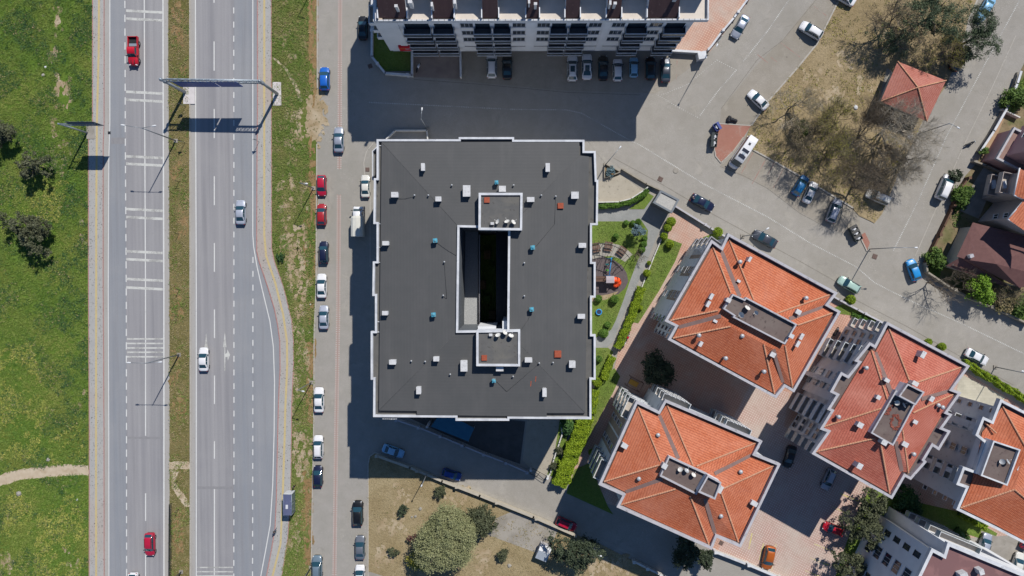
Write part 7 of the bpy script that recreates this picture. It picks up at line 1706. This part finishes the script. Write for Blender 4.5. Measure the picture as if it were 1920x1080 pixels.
# curved pergola over the terrace
b0=(P(1122,520).x,P(1122,520).y,.07); t=thing('pergola','curved dark steel pergola round the playground terrace','pergola',b0); q=MB(); c=Vector(P(1126,524,2.6))
for rad in (3.9,6.6):
    pr=None
    for k in range(15):
        a=R(112-k*5.6); e=Vector((c.x+rad*math.cos(a),c.y+rad*math.sin(a),2.6))
        if pr is not None: q.tube(pr,e,.06,n=5)
        pr=e
for k in range(13):
    a=R(112-k*6.4); q.tube((c.x+3.6*math.cos(a),c.y+3.6*math.sin(a),2.68),(c.x+7.1*math.cos(a),c.y+7.1*math.sin(a),2.68),.035,n=4)
q.build('rafters',darkm,t,b0)
for rad in (3.9,6.6):
    for k in (0,5,10,14): a=R(112-k*5.6); q=MB(); q.tube((c.x+rad*math.cos(a),c.y+rad*math.sin(a),.07),(c.x+rad*math.cos(a),c.y+rad*math.sin(a),2.6),.05,n=6); q.build('post',darkm,t,b0)
# covers and small clutter on the ground
def cover(label,u,v,s,mat,name='manhole_cover',ang=0,rnd=False):
    p=P(u,v); q=MB()
    if rnd: q.lathe((0,0,0),[(s*.62,.0),(s*.62,.03),(s*.5,.035),(.01,.035)],16)
    else: q.box((0,0,.02),(s,s,.04)); q.box((0,0,.045),(s*.8,s*.8,.012))
    o=q.build(name,mat); o.location=(p.x,p.y,.012); o.rotation_euler=(0,0,R(ang)); tag(o,label,'cover','ground covers and grates')
rustg=mk('rusty_grate',C(120,100,92),C(100,84,78),sc=3)
cover('square brown grate in the pavement by the boxy white sedan',689,318,.75,rustg,'drain_grate'); cover('square grate on the pavement opposite the driveway',1238,336,.9,rustg,'drain_grate',-28); cover('round pale manhole cover in the street below the terracotta triangle',1267,320,.85,M['concrete'],rnd=True)
cover('rusty rectangular grate right of the park tip lamp',1640,481,.9,rustg,'drain_grate',-20); cover('square brown cover in the corner pavement by the shaded lawn',694,124,.8,rustg,'drain_grate',20); cover('dark square cover on the highway shoulder near the cantilever sign',205,249,.5,darkm,'drain_grate')
cover('brown cover on the pink paving below the red tiled block',1352,1018,.8,rustg,'drain_grate',-28)
def rock(label,u,v,s,seed,mat=None,z=.05):
    rr=random.Random(seed); p=P(u,v); q=MB(); n=7; rows=[[(0,0,s*.45)]*n,[(s*.5*rr.uniform(.7,1.2)*math.cos(2*math.pi*i/n),s*.5*rr.uniform(.7,1.2)*math.sin(2*math.pi*i/n),s*.32) for i in range(n)],[(s*.7*rr.uniform(.7,1.2)*math.cos(2*math.pi*i/n),s*.7*rr.uniform(.7,1.2)*math.sin(2*math.pi*i/n),0) for i in range(n)]]
    q.grid(rows,smooth=False,close=True); o=q.build('rock',mat or M['walk']); o.location=(p.x,p.y,z); tag(o,label,'rock','pale stones lying about')
for i,(u,v,s,lab,z) in enumerate([(788,954,.5,'pale stone right of the small green footed shrub',.08),(779,968,.5,'larger of two pale stones in the middle of the dry lot',.08),(772,969,.35,'smaller of two pale stones in the middle of the dry lot',.08),(81,141,.5,'pale stone near the upper bare patch of the meadow',.03),(86,126,.4,'white stone near the upper bare patch of the meadow',.03),(91,862,.6,'pale stone just above the dirt path in the meadow',.03),(36,925,.8,'pale stone below the dirt path in the meadow',.03),(145,937,.35,'small white stone right of the yellow grass in the meadow',.03),(1604,202,.7,'white stone under the bare trees left of the kiosk',.1),(1705,256,1.0,'white slab under the twiggy tree near the kiosk',.1),(955,1060,.6,'pale stone at the bottom edge right of the biggest tree',.08),(582,571,.25,'small white stone on the verge by a silver car',.05)]): rock(lab,u,v,s,i,M['para'] if 'white' in lab else None,z)
# a broken tile and rubble heap beside the terracotta triangle
p=P(1371,225); t=thing('rubbish_pile','dark pile of rubbish bags by the terracotta triangle','rubbish pile',(p.x,p.y,.02)); q=MB(); rr=random.Random(8)
for k in range(6): q.lathe((rr.uniform(-.7,.7),rr.uniform(-.4,.4),.25),[(.02,-.25),(.35,-.2),(.42,0),(.25,.22),(.02,.3)],8)
q.build('bag',simple('black_bag',(.02,.02,.022,1),rough=.35),t)
# shaded courtyard bench shelter and steps between the red blocks
p=P(1191,721,2.2); t=thing('garden_shelter','little timber shelter with a yellow bench in the courtyard shade','shelter',(p.x,p.y,.02),R(-28)); q=MB(); q.box((0,0,.5),(1.7,1.0,.1)); q.box((0,.4,.8),(1.7,.1,.5)); q.build('bench',simple('yellow_timber',C(210,160,60)),t); q=MB()
for x in (-1.3,1.3):
    for y in (-.9,.9): q.tube((x,y,0),(x,y,2.2),.06,n=6)
for x in (-1.3,1.3): q.tube((x,-.9,2.2),(x,.9,2.2),.06,n=6)
for y in (-.9,.9): q.tube((-1.3,y,2.2),(1.3,y,2.2),.06,n=6)
q.build('frame',wood,t)
# people
def person(label,u,v,ang,top,legs,pose='walk',hair=(.02,.018,.016,1),z=.12):
    p=P(u,v,0); bm_v=[]; bm_e=[]; rad=[]
    def av(x,y,zz,r,par=None):
        bm_v.append((x,y,zz)); rad.append(r)
        if par is not None: bm_e.append((par,len(bm_v)-1))
        return len(bm_v)-1
    st=.22 if pose=='walk' else .05
    pel=av(0,0,.95,.15); sp=av(0,0,1.15,.145,pel); ch=av(.02,0,1.36,.165,sp); nk=av(.02,0,1.5,.06,ch); hd=av(.03,0,1.62,.09,nk); av(.04,0,1.73,.085,hd); av(.12,0,1.62,.022,hd)
    for s in (-1,1):
        hip=av(0,s*.09,.88,.1,pel); kn=av(s*st*.6+.04,s*.1,.48,.065,hip); an=av(s*st-.02,s*.1,.09,.045,kn); av(s*st+.14,s*.1,.04,.035,an)
        sh=av(.0,s*.19,1.41,.065,ch); el=av(-s*st*.5-.02,s*.24,1.14,.045,sh); wr=av(-s*st*.9+.08,s*.25,.92,.032,el); pm=av(-s*st*.9+.1,s*.25,.86,.028,wr)
        for k in range(4): f=av(-s*st*.9+.09+.022*k-.03,s*.25,.80-.006*(k%2),.009,pm); av(-s*st*.9+.1+.022*k-.03,s*.242,.76,.008,f)
        av(-s*st*.9+.14,s*.235,.83,.009,pm)
    me=bpy.data.meshes.new('person'); me.from_pydata(bm_v,bm_e,[]); o=bpy.data.objects.new('person',me); COL.objects.link(o)
    m=o.modifiers.new('skin','SKIN'); m.use_smooth_shade=True; sv=me.skin_vertices[0].data
    for i,r in enumerate(rad): sv[i].radius=(r,r); sv[i].use_root=(i==0)
    o.modifiers.new('sub','SUBSURF').levels=1
    dg=bpy.context.evaluated_depsgraph_get(); m2=bpy.data.meshes.new_from_object(o.evaluated_get(dg)); o.modifiers.clear(); o.data=m2; bpy.data.meshes.remove(me); m2.name='person'
    skin=simple('skin',(.42,.25,.18,1),rough=.6); m2.materials.clear()
    for x in (skin,simple('top_cloth',top,rough=.9),simple('trouser_cloth',legs,rough=.9),simple('shoe',(.02,.02,.02,1))): m2.materials.append(x)
    for f in m2.polygons:
        c=f.center; f.material_index=3 if c.z<.09 else 2 if c.z<.98 and abs(c.y)<.2 else 1 if c.z<1.48 and (c.z>.98) else 0
    o.location=(p.x,p.y,z); o.rotation_euler=(0,0,R(ang)); tag(o,label,'person')
    q=MB(); q.lathe((.02,0,1.66),[(.105,-.06),(.118,.0),(.105,.07),(.06,.115),(.01,.125)],12); h=q.build('hair',simple('hair',hair,rough=.6),o); return o
person('person in dark clothes walking at the pavement edge below the bus shelter',519,992,60,(.03,.035,.04,1),(.03,.05,.09,1))
person('person in dark clothes waiting behind the upper end of the bus shelter',554,909,-20,(.02,.03,.035,1),(.05,.02,.02,1),'stand')
person('person in a pale pink top standing by the dark navy sedan',1297,372,200,(.6,.45,.42,1),(.25,.22,.22,1),'stand',z=.03)
